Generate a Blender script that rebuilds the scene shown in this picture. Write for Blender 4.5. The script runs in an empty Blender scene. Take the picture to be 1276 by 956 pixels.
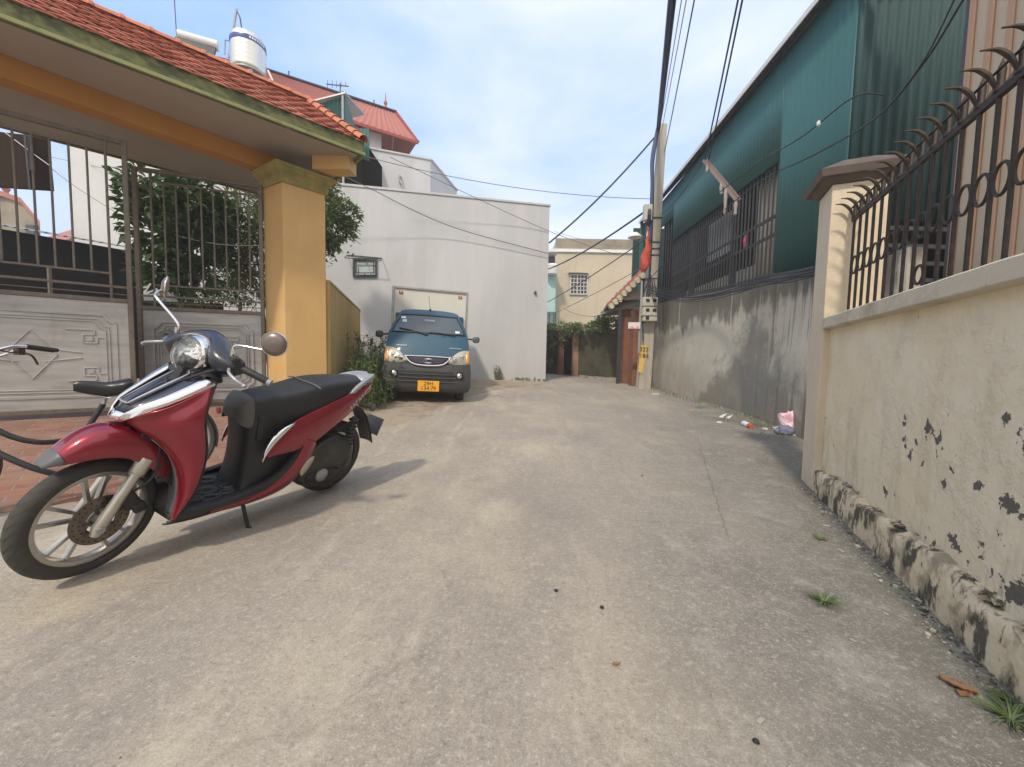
import bpy, bmesh, math, random
from mathutils import Vector, Matrix, Euler, noise
random.seed(7)
SC = bpy.context.scene
COL = SC.collection
PI = math.pi

# ------------------------------------------------------------------ camera
F_PX, PITCH, ROLL, CAM_H = 480.0, math.radians(3.58), math.radians(1.1), 1.05
cam = bpy.data.cameras.new("camera"); camo = bpy.data.objects.new("camera", cam); COL.objects.link(camo)
cam.sensor_width = 36.0; cam.lens = 36.0 * F_PX / 1276.0; cam.clip_start = 0.05; cam.clip_end = 2000
_cp, _sp, _cr, _sr = math.cos(PITCH), math.sin(PITCH), math.cos(ROLL), math.sin(ROLL)
_U = Vector((0, _sp, _cp)); _Xw = Vector((1, 0, 0)); _F = Vector((0, _cp, -_sp))
_ex = _Xw * _cr + _U * _sr; _ey = -_Xw * _sr + _U * _cr
camo.matrix_world = Matrix(((_ex.x, _ey.x, -_F.x, 0), (_ex.y, _ey.y, -_F.y, 0), (_ex.z, _ey.z, -_F.z, CAM_H), (0, 0, 0, 1)))
SC.camera = camo

# ------------------------------------------------------------------ sky and sun
SUN_TO = Vector((-0.32, -0.80, 1.0)).normalized()
W = bpy.data.worlds.new("World"); SC.world = W; W.use_nodes = True
nt = W.node_tree; nt.nodes.clear()
out = nt.nodes.new('ShaderNodeOutputWorld'); bg = nt.nodes.new('ShaderNodeBackground')
sky = nt.nodes.new('ShaderNodeTexSky'); sky.sky_type = 'NISHITA'; sky.sun_disc = False
sky.sun_elevation = math.asin(SUN_TO.z); sky.sun_rotation = math.atan2(SUN_TO.x, SUN_TO.y)
sky.air_density = 1.15; sky.dust_density = 0.7; sky.ozone_density = 2.0; sky.altitude = 0
tc = nt.nodes.new('ShaderNodeTexCoord')
mp = nt.nodes.new('ShaderNodeMapping'); mp.inputs['Scale'].default_value = (1.0, 1.0, 2.6); mp.inputs['Location'].default_value = (2.3, 0.9, 0.2)
n1 = nt.nodes.new('ShaderNodeTexNoise'); n1.inputs['Scale'].default_value = 1.5; n1.inputs['Detail'].default_value = 7; n1.inputs['Roughness'].default_value = 0.52; n1.inputs['Distortion'].default_value = 0.3
cr = nt.nodes.new('ShaderNodeValToRGB'); cr.color_ramp.elements[0].position = 0.42; cr.color_ramp.elements[1].position = 0.72
cr.color_ramp.elements[0].color = (0, 0, 0, 1); cr.color_ramp.elements[1].color = (1, 1, 1, 1)
sx = nt.nodes.new('ShaderNodeSeparateXYZ')
# more thin cloud towards the east (+x) and towards the horizon
ma = nt.nodes.new('ShaderNodeMapRange'); ma.inputs['From Min'].default_value = -0.5; ma.inputs['From Max'].default_value = 0.55; ma.inputs['To Min'].default_value = 0.0; ma.inputs['To Max'].default_value = 0.36
mh = nt.nodes.new('ShaderNodeMapRange'); mh.inputs['From Min'].default_value = 0.0; mh.inputs['From Max'].default_value = 0.5; mh.inputs['To Min'].default_value = 0.26; mh.inputs['To Max'].default_value = 0.0
my = nt.nodes.new('ShaderNodeMapRange'); my.inputs['From Min'].default_value = 0.25; my.inputs['From Max'].default_value = -0.45; my.inputs['To Min'].default_value = 0.0; my.inputs['To Max'].default_value = 0.95  # extra cloud behind the camera, out of view, added to lift the fill light
ad3 = nt.nodes.new('ShaderNodeMath'); ad3.operation = 'ADD'
ad = nt.nodes.new('ShaderNodeMath'); ad.operation = 'ADD'; ad2 = nt.nodes.new('ShaderNodeMath'); ad2.operation = 'ADD'
mu = nt.nodes.new('ShaderNodeMath'); mu.operation = 'MULTIPLY_ADD'; mu.inputs[1].default_value = 0.55; mu.use_clamp = True
mx = nt.nodes.new('ShaderNodeMix'); mx.data_type = 'RGBA'
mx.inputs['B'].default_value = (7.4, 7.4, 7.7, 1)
sb = nt.nodes.new('ShaderNodeMix'); sb.data_type = 'RGBA'; sb.inputs['Factor'].default_value = 0.6; sb.inputs['B'].default_value = (2.2, 4.7, 10.0, 1)
L = nt.links
L.new(tc.outputs['Generated'], mp.inputs['Vector']); L.new(mp.outputs['Vector'], n1.inputs['Vector'])
L.new(n1.outputs['Fac'], cr.inputs['Fac']); L.new(tc.outputs['Generated'], sx.inputs['Vector'])
L.new(sx.outputs['X'], ma.inputs['Value']); L.new(sx.outputs['Z'], mh.inputs['Value'])
L.new(ma.outputs['Result'], ad.inputs[0]); L.new(mh.outputs['Result'], ad.inputs[1])
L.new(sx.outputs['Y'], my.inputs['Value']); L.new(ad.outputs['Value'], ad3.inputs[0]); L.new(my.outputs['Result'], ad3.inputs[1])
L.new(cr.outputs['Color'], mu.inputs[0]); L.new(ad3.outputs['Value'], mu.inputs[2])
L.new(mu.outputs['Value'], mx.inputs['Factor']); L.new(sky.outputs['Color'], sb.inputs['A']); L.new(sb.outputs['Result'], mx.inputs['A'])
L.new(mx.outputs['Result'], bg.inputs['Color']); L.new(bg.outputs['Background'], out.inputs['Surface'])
bg.inputs['Strength'].default_value = 0.148

sl = bpy.data.lights.new("sun", 'SUN'); slo = bpy.data.objects.new("sun", sl); COL.objects.link(slo)
sl.energy = 2.5; sl.angle = math.radians(3.5); sl.color = (1.0, 0.89, 0.73)
slo.rotation_euler = (-SUN_TO).to_track_quat('-Z', 'Y').to_euler(); slo.location = (-5, -8, 14)
SC.view_settings.view_transform = 'Standard'; SC.view_settings.look = 'None'; SC.view_settings.gamma = 1
SC.view_settings.use_curve_mapping = False; SC.view_settings.exposure = 0.18
SC.render.engine = 'CYCLES'

# ------------------------------------------------------------------ where pixels of the photograph lie in the place (measuring only)
def ray(u, v):
    a = (u - 638) / F_PX; b = -(v - 478) / F_PX
    x = a * _cr - b * _sr; y = a * _sr + b * _cr
    return Vector((x, _cp + y * _sp, -_sp + y * _cp))
def atY(u, v, Y):
    d = ray(u, v); t = Y / d.y; return Vector((d.x * t, Y, CAM_H + d.z * t))
def atZ(u, v, Z=0):
    d = ray(u, v); t = (Z - CAM_H) / d.z; return Vector((d.x * t, d.y * t, Z))
def atPl(u, v, p0, p1):
    r = ray(u, v); n = (-(p1[1] - p0[1]), p1[0] - p0[0]); t = (p0[0] * n[0] + p0[1] * n[1]) / (r.x * n[0] + r.y * n[1])
    return Vector((r.x * t, r.y * t, CAM_H + r.z * t))
def gz(x, y):
    """height of the ground: level in front, rising gently away from the camera, more on the left."""
    t = min(max((x + 1.0) / 4.5, 0), 1); s = 0.045 * (1 - t) + 0.027 * t
    d = max(0.0, min(y, 15.0) - 3.5)
    d = d * d / (d + 1.0) if d > 0 else 0
    return s * d * 1.1

# ------------------------------------------------------------------ mesh helpers
OFF = {}
class MB:
    def __init__(s): s.v = []; s.f = []
    def add(s, vs, fs):
        n = len(s.v); s.v += [tuple(v) for v in vs]; s.f += [tuple(n + i for i in f) for f in fs]; return s
    def box(s, c, d, rz=0, rx=0, ry=0):
        M = Euler((rx, ry, rz)).to_matrix(); c = Vector(c)
        vs = [c + M @ Vector((x * d[0] / 2, y * d[1] / 2, z * d[2] / 2)) for x in (-1, 1) for y in (-1, 1) for z in (-1, 1)]
        return s.add(vs, [(0, 1, 3, 2), (4, 6, 7, 5), (0, 4, 5, 1), (2, 3, 7, 6), (0, 2, 6, 4), (1, 5, 7, 3)])
    def hexa(s, b, t):
        """b, t: four bottom and four top points (same winding)."""
        n = len(b)
        return s.add(list(b) + list(t), [tuple(range(n))[::-1], tuple(range(n, 2 * n))] + [(i, (i + 1) % n, n + (i + 1) % n, n + i) for i in range(n)])
    def prism(s, poly, z0, z1):
        return s.hexa([(p[0], p[1], z0) for p in poly], [(p[0], p[1], z1) for p in poly])
    def wall(s, p0, p1, th, z0, z1, z0b=None, z1b=None):
        """slab standing on the line p0-p1, thickness th to the left of it (negative: right)."""
        p0 = Vector((p0[0], p0[1])); p1 = Vector((p1[0], p1[1])); d = (p1 - p0).normalized(); n = Vector((-d.y, d.x)) * th
        z0b = z0 if z0b is None else z0b; z1b = z1 if z1b is None else z1b
        q = [p0, p1, p1 + n, p0 + n]; zs0 = [z0, z0b, z0b, z0]; zs1 = [z1, z1b, z1b, z1]
        return s.hexa([(q[i].x, q[i].y, zs0[i]) for i in range(4)], [(q[i].x, q[i].y, zs1[i]) for i in range(4)])
    def plate(s, poly, y0, y1):
        """polygon in x-z extruded from y0 to y1."""
        return s.hexa([(p[0], y0, p[1]) for p in poly], [(p[0], y1, p[1]) for p in poly])
    def beam(s, a, b, w, h, up=(0, 0, 1)):
        a = Vector(a); b = Vector(b); d = (b - a).normalized(); up = Vector(up)
        r = d.cross(up)
        if r.length < 1e-4: r = d.cross(Vector((0, 1, 0)))
        r.normalize(); u = r.cross(d).normalized()
        o = [(-w / 2, -h / 2), (w / 2, -h / 2), (w / 2, h / 2), (-w / 2, h / 2)]
        return s.hexa([a + r * x + u * y for x, y in o], [b + r * x + u * y for x, y in o])
    def tube(s, pts, r, n=10, cap=True):
        pts = [Vector(p) for p in pts]; m = len(pts)
        rs = r if isinstance(r, (list, tuple)) else [r] * m
        rings = []; prev = None
        for i, p in enumerate(pts):
            d = (pts[min(i + 1, m - 1)] - pts[max(i - 1, 0)])
            if d.length < 1e-9: d = Vector((0, 0, 1))
            d.normalize()
            if prev is None:
                a = d.cross(Vector((0, 0, 1)))
                if a.length < 1e-3: a = d.cross(Vector((1, 0, 0)))
                a.normalize()
            else:
                a = prev - d * prev.dot(d); a.normalize()
            prev = a; b = d.cross(a)
            rings.append([p + (a * math.cos(2 * PI * k / n) + b * math.sin(2 * PI * k / n)) * rs[i] for k in range(n)])
        n0 = len(s.v)
        for R in rings: s.v += [tuple(q) for q in R]
        for i in range(m - 1):
            for k in range(n):
                s.f.append((n0 + i * n + k, n0 + i * n + (k + 1) % n, n0 + (i + 1) * n + (k + 1) % n, n0 + (i + 1) * n + k))
        if cap: s.f.append(tuple(n0 + k for k in range(n))[::-1]); s.f.append(tuple(n0 + (m - 1) * n + k for k in range(n)))
        return s
    def lathe(s, prof, c, axis='z', n=32, cap=False):
        """prof: (radius, height along the axis) pairs."""
        c = Vector(c); n0 = len(s.v)
        for (r, h) in prof:
            for k in range(n):
                a = 2 * PI * k / n; x, y = r * math.cos(a), r * math.sin(a)
                s.v.append(tuple(c + (Vector((x, y, h)) if axis == 'z' else Vector((x, h, y)) if axis == 'y' else Vector((h, x, y)))))
        for i in range(len(prof) - 1):
            for k in range(n): s.f.append((n0 + i * n + k, n0 + i * n + (k + 1) % n, n0 + (i + 1) * n + (k + 1) % n, n0 + (i + 1) * n + k))
        if cap: s.f.append(tuple(n0 + k for k in range(n))); s.f.append(tuple(n0 + (len(prof) - 1) * n + k for k in range(n)))
        return s
    def grid(s, rows, close=False):
        n0 = len(s.v); m = len(rows[0])
        for r in rows: s.v += [tuple(p) for p in r]
        for i in range(len(rows) - 1):
            for j in range(m if close else m - 1):
                s.f.append((n0 + i * m + j, n0 + i * m + (j + 1) % m, n0 + (i + 1) * m + (j + 1) % m, n0 + (i + 1) * m + j))
        return s
    def xform(s, M): s.v = [tuple(M @ Vector(v)) for v in s.v]; return s
    def build(s, name, mat, parent=None, smooth=None, bevel=0, sub=0, solid=0, world=True, soff=-1):
        me = bpy.data.meshes.new(name)
        vs = s.v
        o = bpy.data.objects.new(name, me); COL.objects.link(o)
        off = Vector((0, 0, 0))
        if parent is not None:
            o.parent = parent
            off = OFF.get(parent.name, Vector((0, 0, 0)))
            if world and off.length > 0: vs = [(v[0] - off.x, v[1] - off.y, v[2] - off.z) for v in vs]
        OFF[o.name] = off
        me.from_pydata(vs, [], s.f)
        b = bmesh.new(); b.from_mesh(me); bmesh.ops.recalc_face_normals(b, faces=b.faces); b.to_mesh(b and me); b.free()
        if isinstance(mat, (list, tuple)):
            for m_ in mat: me.materials.append(m_)
        else: me.materials.append(mat)
        if smooth is not None:
            for p in me.polygons: p.use_smooth = True
            me.set_sharp_from_angle(angle=math.radians(smooth))
        if solid:
            md = o.modifiers.new("thickness", 'SOLIDIFY'); md.thickness = solid; md.offset = soff
        if bevel:
            md = o.modifiers.new("bevel", 'BEVEL'); md.width = bevel; md.segments = 2; md.limit_method = 'ANGLE'; md.angle_limit = math.radians(40)
        if sub:
            md = o.modifiers.new("sub", 'SUBSURF'); md.levels = sub; md.render_levels = sub
        return o
def tag(o, label=None, cat=None, group=None, kind=None):
    if label: o['label'] = label
    if cat: o['category'] = cat
    if group: o['group'] = group
    if kind: o['kind'] = kind
    return o
def thing(name, label, cat, loc=(0, 0, 0), rot=(0, 0, 0), group=None, local=False):
    o = bpy.data.objects.new(name, None); COL.objects.link(o); o.location = loc; o.rotation_euler = rot
    o.empty_display_size = 0.2
    OFF[o.name] = Vector((0, 0, 0)) if local else Vector(loc)
    return tag(o, label, cat, group)
def copy_tree(o, parent=None):
    c = o.copy(); COL.objects.link(c); c.parent = parent
    for ch in list(o.children): copy_tree(ch, c)
    return c
def catenary(a, b, sag, n=14):
    a = Vector(a); b = Vector(b)
    return [a.lerp(b, i / n) - Vector((0, 0, sag * 4 * (i / n) * (1 - i / n))) for i in range(n + 1)]
def smoothpath(pts, k=6):
    pts = [Vector(p) for p in pts]; out = []
    for i in range(len(pts) - 1):
        p0 = pts[max(i - 1, 0)]; p1 = pts[i]; p2 = pts[i + 1]; p3 = pts[min(i + 2, len(pts) - 1)]
        for j in range(k):
            t = j / k
            out.append(0.5 * ((2 * p1) + (p2 - p0) * t + (2 * p0 - 5 * p1 + 4 * p2 - p3) * t * t + (3 * p1 - p0 - 3 * p2 + p3) * t ** 3))
    out.append(pts[-1]); return out
def text_mb(txt, size, depth=0.002, align='CENTER'):
    c = bpy.data.curves.new("txt", 'FONT'); c.body = txt; c.size = size; c.extrude = depth; c.align_x = align; c.align_y = 'CENTER'
    o = bpy.data.objects.new("txt", c); COL.objects.link(o)
    me = bpy.data.meshes.new_from_object(o.evaluated_get(bpy.context.evaluated_depsgraph_get()))
    m = MB(); m.add([v.co[:] for v in me.vertices], [tuple(p.vertices) for p in me.polygons])
    bpy.data.objects.remove(o); bpy.data.curves.remove(c); bpy.data.meshes.remove(me)
    return m

# ------------------------------------------------------------------ materials
def hexc(r, g, b):
    f = lambda c: ((c / 255 + 0.055) / 1.055) ** 2.4 if c > 10 else c / 255 / 12.92
    return (f(r), f(g), f(b))
def mat(name, col, rough=0.7, metal=0.0, layers=(), bump=None, coat=0.0, trans=0.0, island=0.0, spec=None, mapping='Object', wave=None, emit=None):
    """layers: (colour, noise scale xyz, low, high, strength[, detail]); bump: list of (scale xyz, strength, distance, detail)"""
    m = bpy.data.materials.new(name); m.use_nodes = True; t = m.node_tree; N = t.nodes; K = t.links
    p = N['Principled BSDF']; p.inputs['Roughness'].default_value = rough; p.inputs['Metallic'].default_value = metal
    p.inputs['Coat Weight'].default_value = coat
    if coat: p.inputs['Coat Roughness'].default_value = 0.08
    if spec is not None: p.inputs['Specular IOR Level'].default_value = spec
    tc = N.new('ShaderNodeTexCoord'); co = tc.outputs[mapping]
    if mapping == 'World':
        pass
    base = N.new('ShaderNodeRGB'); base.outputs[0].default_value = (*col, 1); cur = base.outputs[0]
    if island:
        g = N.new('ShaderNodeNewGeometry'); h = N.new('ShaderNodeMapRange'); h.inputs['To Min'].default_value = 1 - island; h.inputs['To Max'].default_value = 1 + island
        K.new(g.outputs['Random Per Island'], h.inputs['Value'])
        v = N.new('ShaderNodeMix'); v.data_type = 'RGBA'; v.blend_type = 'MULTIPLY'; v.inputs['Factor'].default_value = 1
        cmb = N.new('ShaderNodeCombineColor')
        for q in ('Red', 'Green', 'Blue'): K.new(h.outputs['Result'], cmb.inputs[q])
        K.new(cur, v.inputs['A']); K.new(cmb.outputs['Color'], v.inputs['B']); cur = v.outputs['Result']
    for i, ly in enumerate(layers):
        c2, sc, lo, hi, st = ly[:5]; det = ly[5] if len(ly) > 5 else 6
        mp = N.new('ShaderNodeMapping'); mp.inputs['Scale'].default_value = sc; mp.inputs['Location'].default_value = (i * 3.7 + 1.3, i * 5.1, i * 1.9)
        nz = N.new('ShaderNodeTexNoise'); nz.inputs['Scale'].default_value = 1; nz.inputs['Detail'].default_value = det; nz.inputs['Roughness'].default_value = 0.62
        mr = N.new('ShaderNodeMapRange'); mr.inputs['From Min'].default_value = lo; mr.inputs['From Max'].default_value = hi; mr.inputs['To Max'].default_value = st
        v = N.new('ShaderNodeMix'); v.data_type = 'RGBA'; v.inputs['B'].default_value = (*c2, 1)
        K.new(co, mp.inputs['Vector']); K.new(mp.outputs['Vector'], nz.inputs['Vector']); K.new(nz.outputs['Fac'], mr.inputs['Value'])
        K.new(mr.outputs['Result'], v.inputs['Factor']); K.new(cur, v.inputs['A']); cur = v.outputs['Result']
    K.new(cur, p.inputs['Base Color'])
    nb = None
    if wave:
        wsc, wst, wax, wd = wave
        w = N.new('ShaderNodeTexWave'); w.bands_direction = wax; w.inputs['Scale'].default_value = wsc
        K.new(co, w.inputs['Vector']); b = N.new('ShaderNodeBump'); b.inputs['Strength'].default_value = wst; b.inputs['Distance'].default_value = wd
        K.new(w.outputs['Fac'], b.inputs['Height']); nb = b.outputs['Normal']
    for (sc, st, dist, det) in (bump or ()):
        mp = N.new('ShaderNodeMapping'); mp.inputs['Scale'].default_value = sc
        nz = N.new('ShaderNodeTexNoise'); nz.inputs['Scale'].default_value = 1; nz.inputs['Detail'].default_value = det
        b = N.new('ShaderNodeBump'); b.inputs['Strength'].default_value = st; b.inputs['Distance'].default_value = dist
        K.new(co, mp.inputs['Vector']); K.new(mp.outputs['Vector'], nz.inputs['Vector']); K.new(nz.outputs['Fac'], b.inputs['Height'])
        if nb: K.new(nb, b.inputs['Normal'])
        nb = b.outputs['Normal']
    if nb: K.new(nb, p.inputs['Normal'])
    if trans:
        tr = N.new('ShaderNodeBsdfTranslucent'); K.new(cur, tr.inputs['Color']); ms = N.new('ShaderNodeMixShader'); ms.inputs['Fac'].default_value = trans
        K.new(p.outputs['BSDF'], ms.inputs[1]); K.new(tr.outputs['BSDF'], ms.inputs[2]); K.new(ms.outputs['Shader'], N['Material Output'].inputs['Surface'])
    return m
S3 = lambda a: (a, a, a)
M = {}
M['yellow'] = mat('yellow_paint', (0.66, 0.42, 0.16), 0.75, layers=[((0.55, 0.33, 0.13), S3(1.3), .42, .7, .6), ((0.72, 0.51, 0.25), (3, 3, .8), .5, .72, .5), ((0.33, 0.22, 0.1), S3(9), .66, .78, .5)], bump=[(S3(35), .25, .01, 5), (S3(3), .2, .02, 3)])
M['orange'] = mat('orange_beam_paint', (0.50, 0.235, 0.045), 0.8, layers=[((0.38, 0.17, 0.035), S3(1.3), .42, .7, .6), ((0.30, 0.16, 0.05), S3(7), .6, .78, .5)], bump=[(S3(35), .25, .01, 5)])
M['yellow_dirty'] = mat('weathered_yellow_paint', (0.50, 0.33, 0.11), 0.85, layers=[((0.30, 0.22, 0.12), (8, 8, .7), .45, .68, .75), ((0.16, 0.13, 0.09), (2, 2, 5), .58, .75, .6)], bump=[(S3(30), .3, .01, 5)])
M['green_trim'] = mat('mossy_green_paint', (0.155, 0.165, 0.062), 0.85, layers=[((0.06, 0.07, 0.032), (4, 4, 7), .42, .58, .85), ((0.26, 0.27, 0.12), S3(4), .56, .72, .6), ((0.035, 0.035, 0.02), (9, 9, 3), .58, .7, .7)], bump=[(S3(25), .3, .01, 5)])
M['soffit'] = mat('grey_plaster', (0.42, 0.37, 0.31), 0.9, layers=[((0.35, 0.30, 0.25), S3(1.2), .4, .7, .6)], bump=[(S3(40), .15, .01, 4)])
M['tile'] = mat('terracotta_tile', (0.47, 0.155, 0.080), 0.7, layers=[((0.30, 0.085, 0.055), S3(7), .4, .65, .8), ((0.50, 0.24, 0.16), S3(2.5), .55, .75, .5), ((0.2, 0.06, 0.04), S3(22), .6, .75, .6)], bump=[(S3(60), .2, .005, 4)], island=.16)
M['ridge'] = mat('ridge_tile_clay', (0.58, 0.20, 0.10), 0.7, layers=[((0.36, 0.12, 0.07), S3(8), .45, .7, .6)], bump=[(S3(50), .2, .005, 4)], island=.1)
M['gate_iron'] = mat('brown_grey_gate_paint', (0.17, 0.14, 0.105), 0.5, .25, layers=[((0.09, 0.07, 0.055), S3(12), .45, .7, .7), ((0.30, 0.28, 0.23), S3(5), .6, .8, .5)], bump=[(S3(60), .2, .003, 4)])
M['gate_panel'] = mat('silver_gate_sheet', (0.43, 0.42, 0.39), 0.45, .35, layers=[((0.29, 0.28, 0.255), (2, 2, 14), .42, .65, .7), ((0.22, 0.19, 0.15), (6, 6, 1.5), .6, .8, .5), ((0.55, 0.55, 0.53), S3(3), .55, .8, .5)], bump=[(S3(25), .12, .006, 4)])
M['trim_light'] = mat('pale_olive_trim', (0.27, 0.29, 0.12), 0.8, layers=[((0.13, 0.14, 0.06), S3(5), .48, .68, .7)])
M['capital'] = mat('olive_yellow_capital', (0.34, 0.285, 0.085), 0.85, layers=[((0.17, 0.16, 0.06), S3(4), .46, .66, .7), ((0.07, 0.07, 0.035), (6, 6, 3), .58, .72, .6)], bump=[(S3(25), .3, .01, 5)])
M['whitewall'] = mat('pale_render', (0.535, 0.54, 0.55), 0.9, layers=[((0.475, 0.48, 0.485), (.5, .5, .35), .42, .62, .7), ((0.59, 0.59, 0.595), (1.6, 1.6, .25), .5, .7, .7), ((0.42, 0.41, 0.40), (2.2, 2.2, .12), .6, .8, .55), ((0.37, 0.35, 0.32), S3(.9), .66, .8, .4)], bump=[(S3(14), .15, .01, 5)])
M['white'] = mat('white_paint', (0.74, 0.74, 0.72), 0.6, layers=[((0.6, 0.6, 0.57), S3(2), .5, .75, .5)])
M['cream'] = mat('cream_paint_wall', (0.66, 0.56, 0.41), 0.85, layers=[((0.67, 0.58, 0.45), S3(.8), .45, .65, .6), ((0.50, 0.41, 0.29), (1.5, 1.5, .5), .5, .7, .5), ((0.42, 0.35, 0.26), (9, 9, 2), .62, .75, .45)], bump=[(S3(20), .35, .012, 6), (S3(5), .3, .03, 4)])
M['coping'] = mat('weathered_cream_coping', (0.58, 0.52, 0.39), 0.85, layers=[((0.30, 0.26, 0.18), (3, 3, 3), .48, .68, .75), ((0.66, 0.62, 0.50), S3(7), .5, .75, .6), ((0.14, 0.12, 0.09), S3(16), .62, .75, .6)], bump=[(S3(30), .4, .01, 6)])
M['capstone'] = mat('brown_cap_paint', (0.11, 0.085, 0.072), 0.75, layers=[((0.18, 0.15, 0.13), S3(8), .5, .75, .5)], bump=[(S3(30), .25, .006, 4)])
M['greensheet'] = mat('green_corrugated_sheet', (0.026, 0.118, 0.104), 0.55, .0, layers=[((0.042, 0.142, 0.125), (.6, .6, .3), .4, .65, .7), ((0.05, 0.12, 0.10), (4, 4, .4), .6, .8, .4)], bump=[(S3(3), .05, .02, 2)])
M['darksheet'] = mat('dark_teal_sheet', (0.010, 0.052, 0.052), 0.7, .0, layers=[((0.010, 0.044, 0.045), (4, 4, .5), .4, .7, .6)])
M['dark'] = mat('shade_dark_interior', (0.010, 0.010, 0.009), 1.0, spec=0.0, layers=[((0.02, 0.018, 0.015), S3(3), .5, .7, .5)])  # near-black colour stands in for the shade inside rooms and openings
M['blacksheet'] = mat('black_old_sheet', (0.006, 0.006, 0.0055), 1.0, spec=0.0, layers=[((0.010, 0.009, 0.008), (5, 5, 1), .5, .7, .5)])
M['iron'] = mat('dark_brown_iron', (0.040, 0.031, 0.024), 0.6, .3, layers=[((0.10, 0.06, 0.035), S3(18), .55, .7, .6)], bump=[(S3(70), .3, .003, 4)])
M['steel'] = mat('galvanised_steel', (0.38, 0.38, 0.38), 0.45, .7, layers=[((0.22, 0.2, 0.18), S3(8), .5, .7, .6)])
M['darkgrey'] = mat('dark_grey_metal', (0.06, 0.065, 0.07), 0.55, .4, layers=[((0.1, 0.09, 0.08), S3(9), .5, .7, .5)])
M['stainless'] = mat('brushed_stainless', (0.74, 0.72, 0.64), 0.36, .95, layers=[((0.55, 0.55, 0.53), (9, 9, .8), .45, .7, .5)])
M['blueband'] = mat('blue_band', (0.04, 0.07, 0.32), 0.4)
M['beige_house'] = mat('beige_render', (0.55, 0.48, 0.36), 0.9, layers=[((0.46, 0.39, 0.28), (.5, .5, .3), .45, .65, .7), ((0.38, 0.32, 0.23), (2, 2, .15), .58, .75, .5)], bump=[(S3(9), .15, .02, 4)])
M['brown_brick'] = mat('old_red_render', (0.26, 0.105, 0.06), 0.9, layers=[((0.15, 0.075, 0.05), S3(2.5), .42, .65, .8), ((0.33, 0.2, 0.13), S3(6), .58, .75, .6)], bump=[(S3(15), .3, .01, 5)])
M['mossy'] = mat('mossy_dark_wall', (0.09, 0.085, 0.055), 0.95, layers=[((0.045, 0.05, 0.03), S3(1.6), .42, .62, .8), ((0.2, 0.11, 0.06), (1.5, 1.5, 2), .58, .7, .7), ((0.035, 0.05, 0.02), (1, 1, 4), .55, .7, .6)], bump=[(S3(12), .4, .03, 6)])
M['concrete_pole'] = mat('pole_concrete', (0.44, 0.40, 0.34), 0.9, layers=[((0.30, 0.27, 0.22), (6, 6, .8), .45, .7, .7), ((0.54, 0.50, 0.44), S3(3), .55, .75, .5)], bump=[(S3(30), .3, .01, 5)])
M['cable'] = mat('black_cable', (0.022, 0.024, 0.03), 0.5)
M['cable_grey'] = mat('grey_cable', (0.13, 0.13, 0.14), 0.5)
M['cable_blue'] = mat('bluish_cable', (0.045, 0.06, 0.16), 0.45)
M['cable_white'] = mat('white_cable', (0.75, 0.75, 0.75), 0.5)
M['rubber'] = mat('tyre_rubber', (0.050, 0.048, 0.042), 0.85, layers=[((0.10, 0.092, 0.075), S3(9), .5, .75, .6)], bump=[(S3(80), .3, .003, 3)])
M['blackplastic'] = mat('black_plastic', (0.020, 0.020, 0.021), 0.45, layers=[((0.055, 0.05, 0.045), S3(7), .5, .75, .55)], bump=[(S3(150), .15, .001, 2)])
M['greyplastic'] = mat('grey_plastic', (0.10, 0.105, 0.11), 0.45, layers=[((0.15, 0.145, 0.135), S3(6), .5, .75, .5)], bump=[(S3(140), .1, .001, 2)])
M['seatvinyl'] = mat('seat_vinyl', (0.020, 0.020, 0.021), 0.55, layers=[((0.042, 0.039, 0.035), S3(4), .45, .75, .6)], bump=[(S3(220), .35, .0015, 2)])
M['red'] = mat('candy_red_paint', (0.255, 0.006, 0.022), 0.26, .5, layers=[((0.19, 0.012, 0.022), S3(3), .5, .8, .45)], coat=1.0)
M['navy'] = mat('navy_gloss_paint', (0.010, 0.014, 0.028), 0.3, .0, layers=[((0.028, 0.030, 0.036), S3(6), .5, .8, .45)], coat=.45)
M['chrome'] = mat('chrome', (0.80, 0.79, 0.77), 0.10, 1.0, layers=[((0.5, 0.48, 0.45), S3(9), .55, .8, .5)])
M['alloy'] = mat('alloy_rim', (0.48, 0.47, 0.44), 0.36, .75, layers=[((0.30, 0.27, 0.22), S3(9), .45, .7, .6)])
M['fork'] = mat('fork_silver', (0.52, 0.49, 0.42), 0.35, .7, layers=[((0.34, 0.30, 0.24), S3(12), .5, .7, .6)])
M['disc'] = mat('brake_disc_steel', (0.16, 0.13, 0.11), 0.4, .8, layers=[((0.28, 0.24, 0.2), S3(15), .5, .7, .6)])
M['silver'] = mat('silver_plastic', (0.34, 0.35, 0.38), 0.4, .35, coat=.3, layers=[((0.36, 0.36, 0.36), S3(5), .5, .7, .4)])
M['enginecase'] = mat('dark_engine_case', (0.055, 0.055, 0.052), 0.4, .6, layers=[((0.13, 0.12, 0.10), S3(7), .45, .75, .6)])
def glassmat(name, col, rough=0.03, alpha_mix=0.5):
    m = bpy.data.materials.new(name); m.use_nodes = True; t = m.node_tree; N = t.nodes; K = t.links; N.clear()
    o = N.new('ShaderNodeOutputMaterial'); g = N.new('ShaderNodeBsdfGlossy'); g.inputs['Roughness'].default_value = rough
    tr = N.new('ShaderNodeBsdfTransparent'); tr.inputs['Color'].default_value = (*col, 1)
    lw = N.new('ShaderNodeFresnel'); lw.inputs['IOR'].default_value = 1.5; mx = N.new('ShaderNodeMixShader')
    md = N.new('ShaderNodeMath'); md.operation = 'ADD'; md.inputs[1].default_value = alpha_mix; md.use_clamp = True
    K.new(lw.outputs['Fac'], md.inputs[0]); K.new(md.outputs['Value'], mx.inputs['Fac']); K.new(tr.outputs['BSDF'], mx.inputs[1]); K.new(g.outputs['BSDF'], mx.inputs[2]); K.new(mx.outputs['Shader'], o.inputs['Surface'])
    return m
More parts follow.
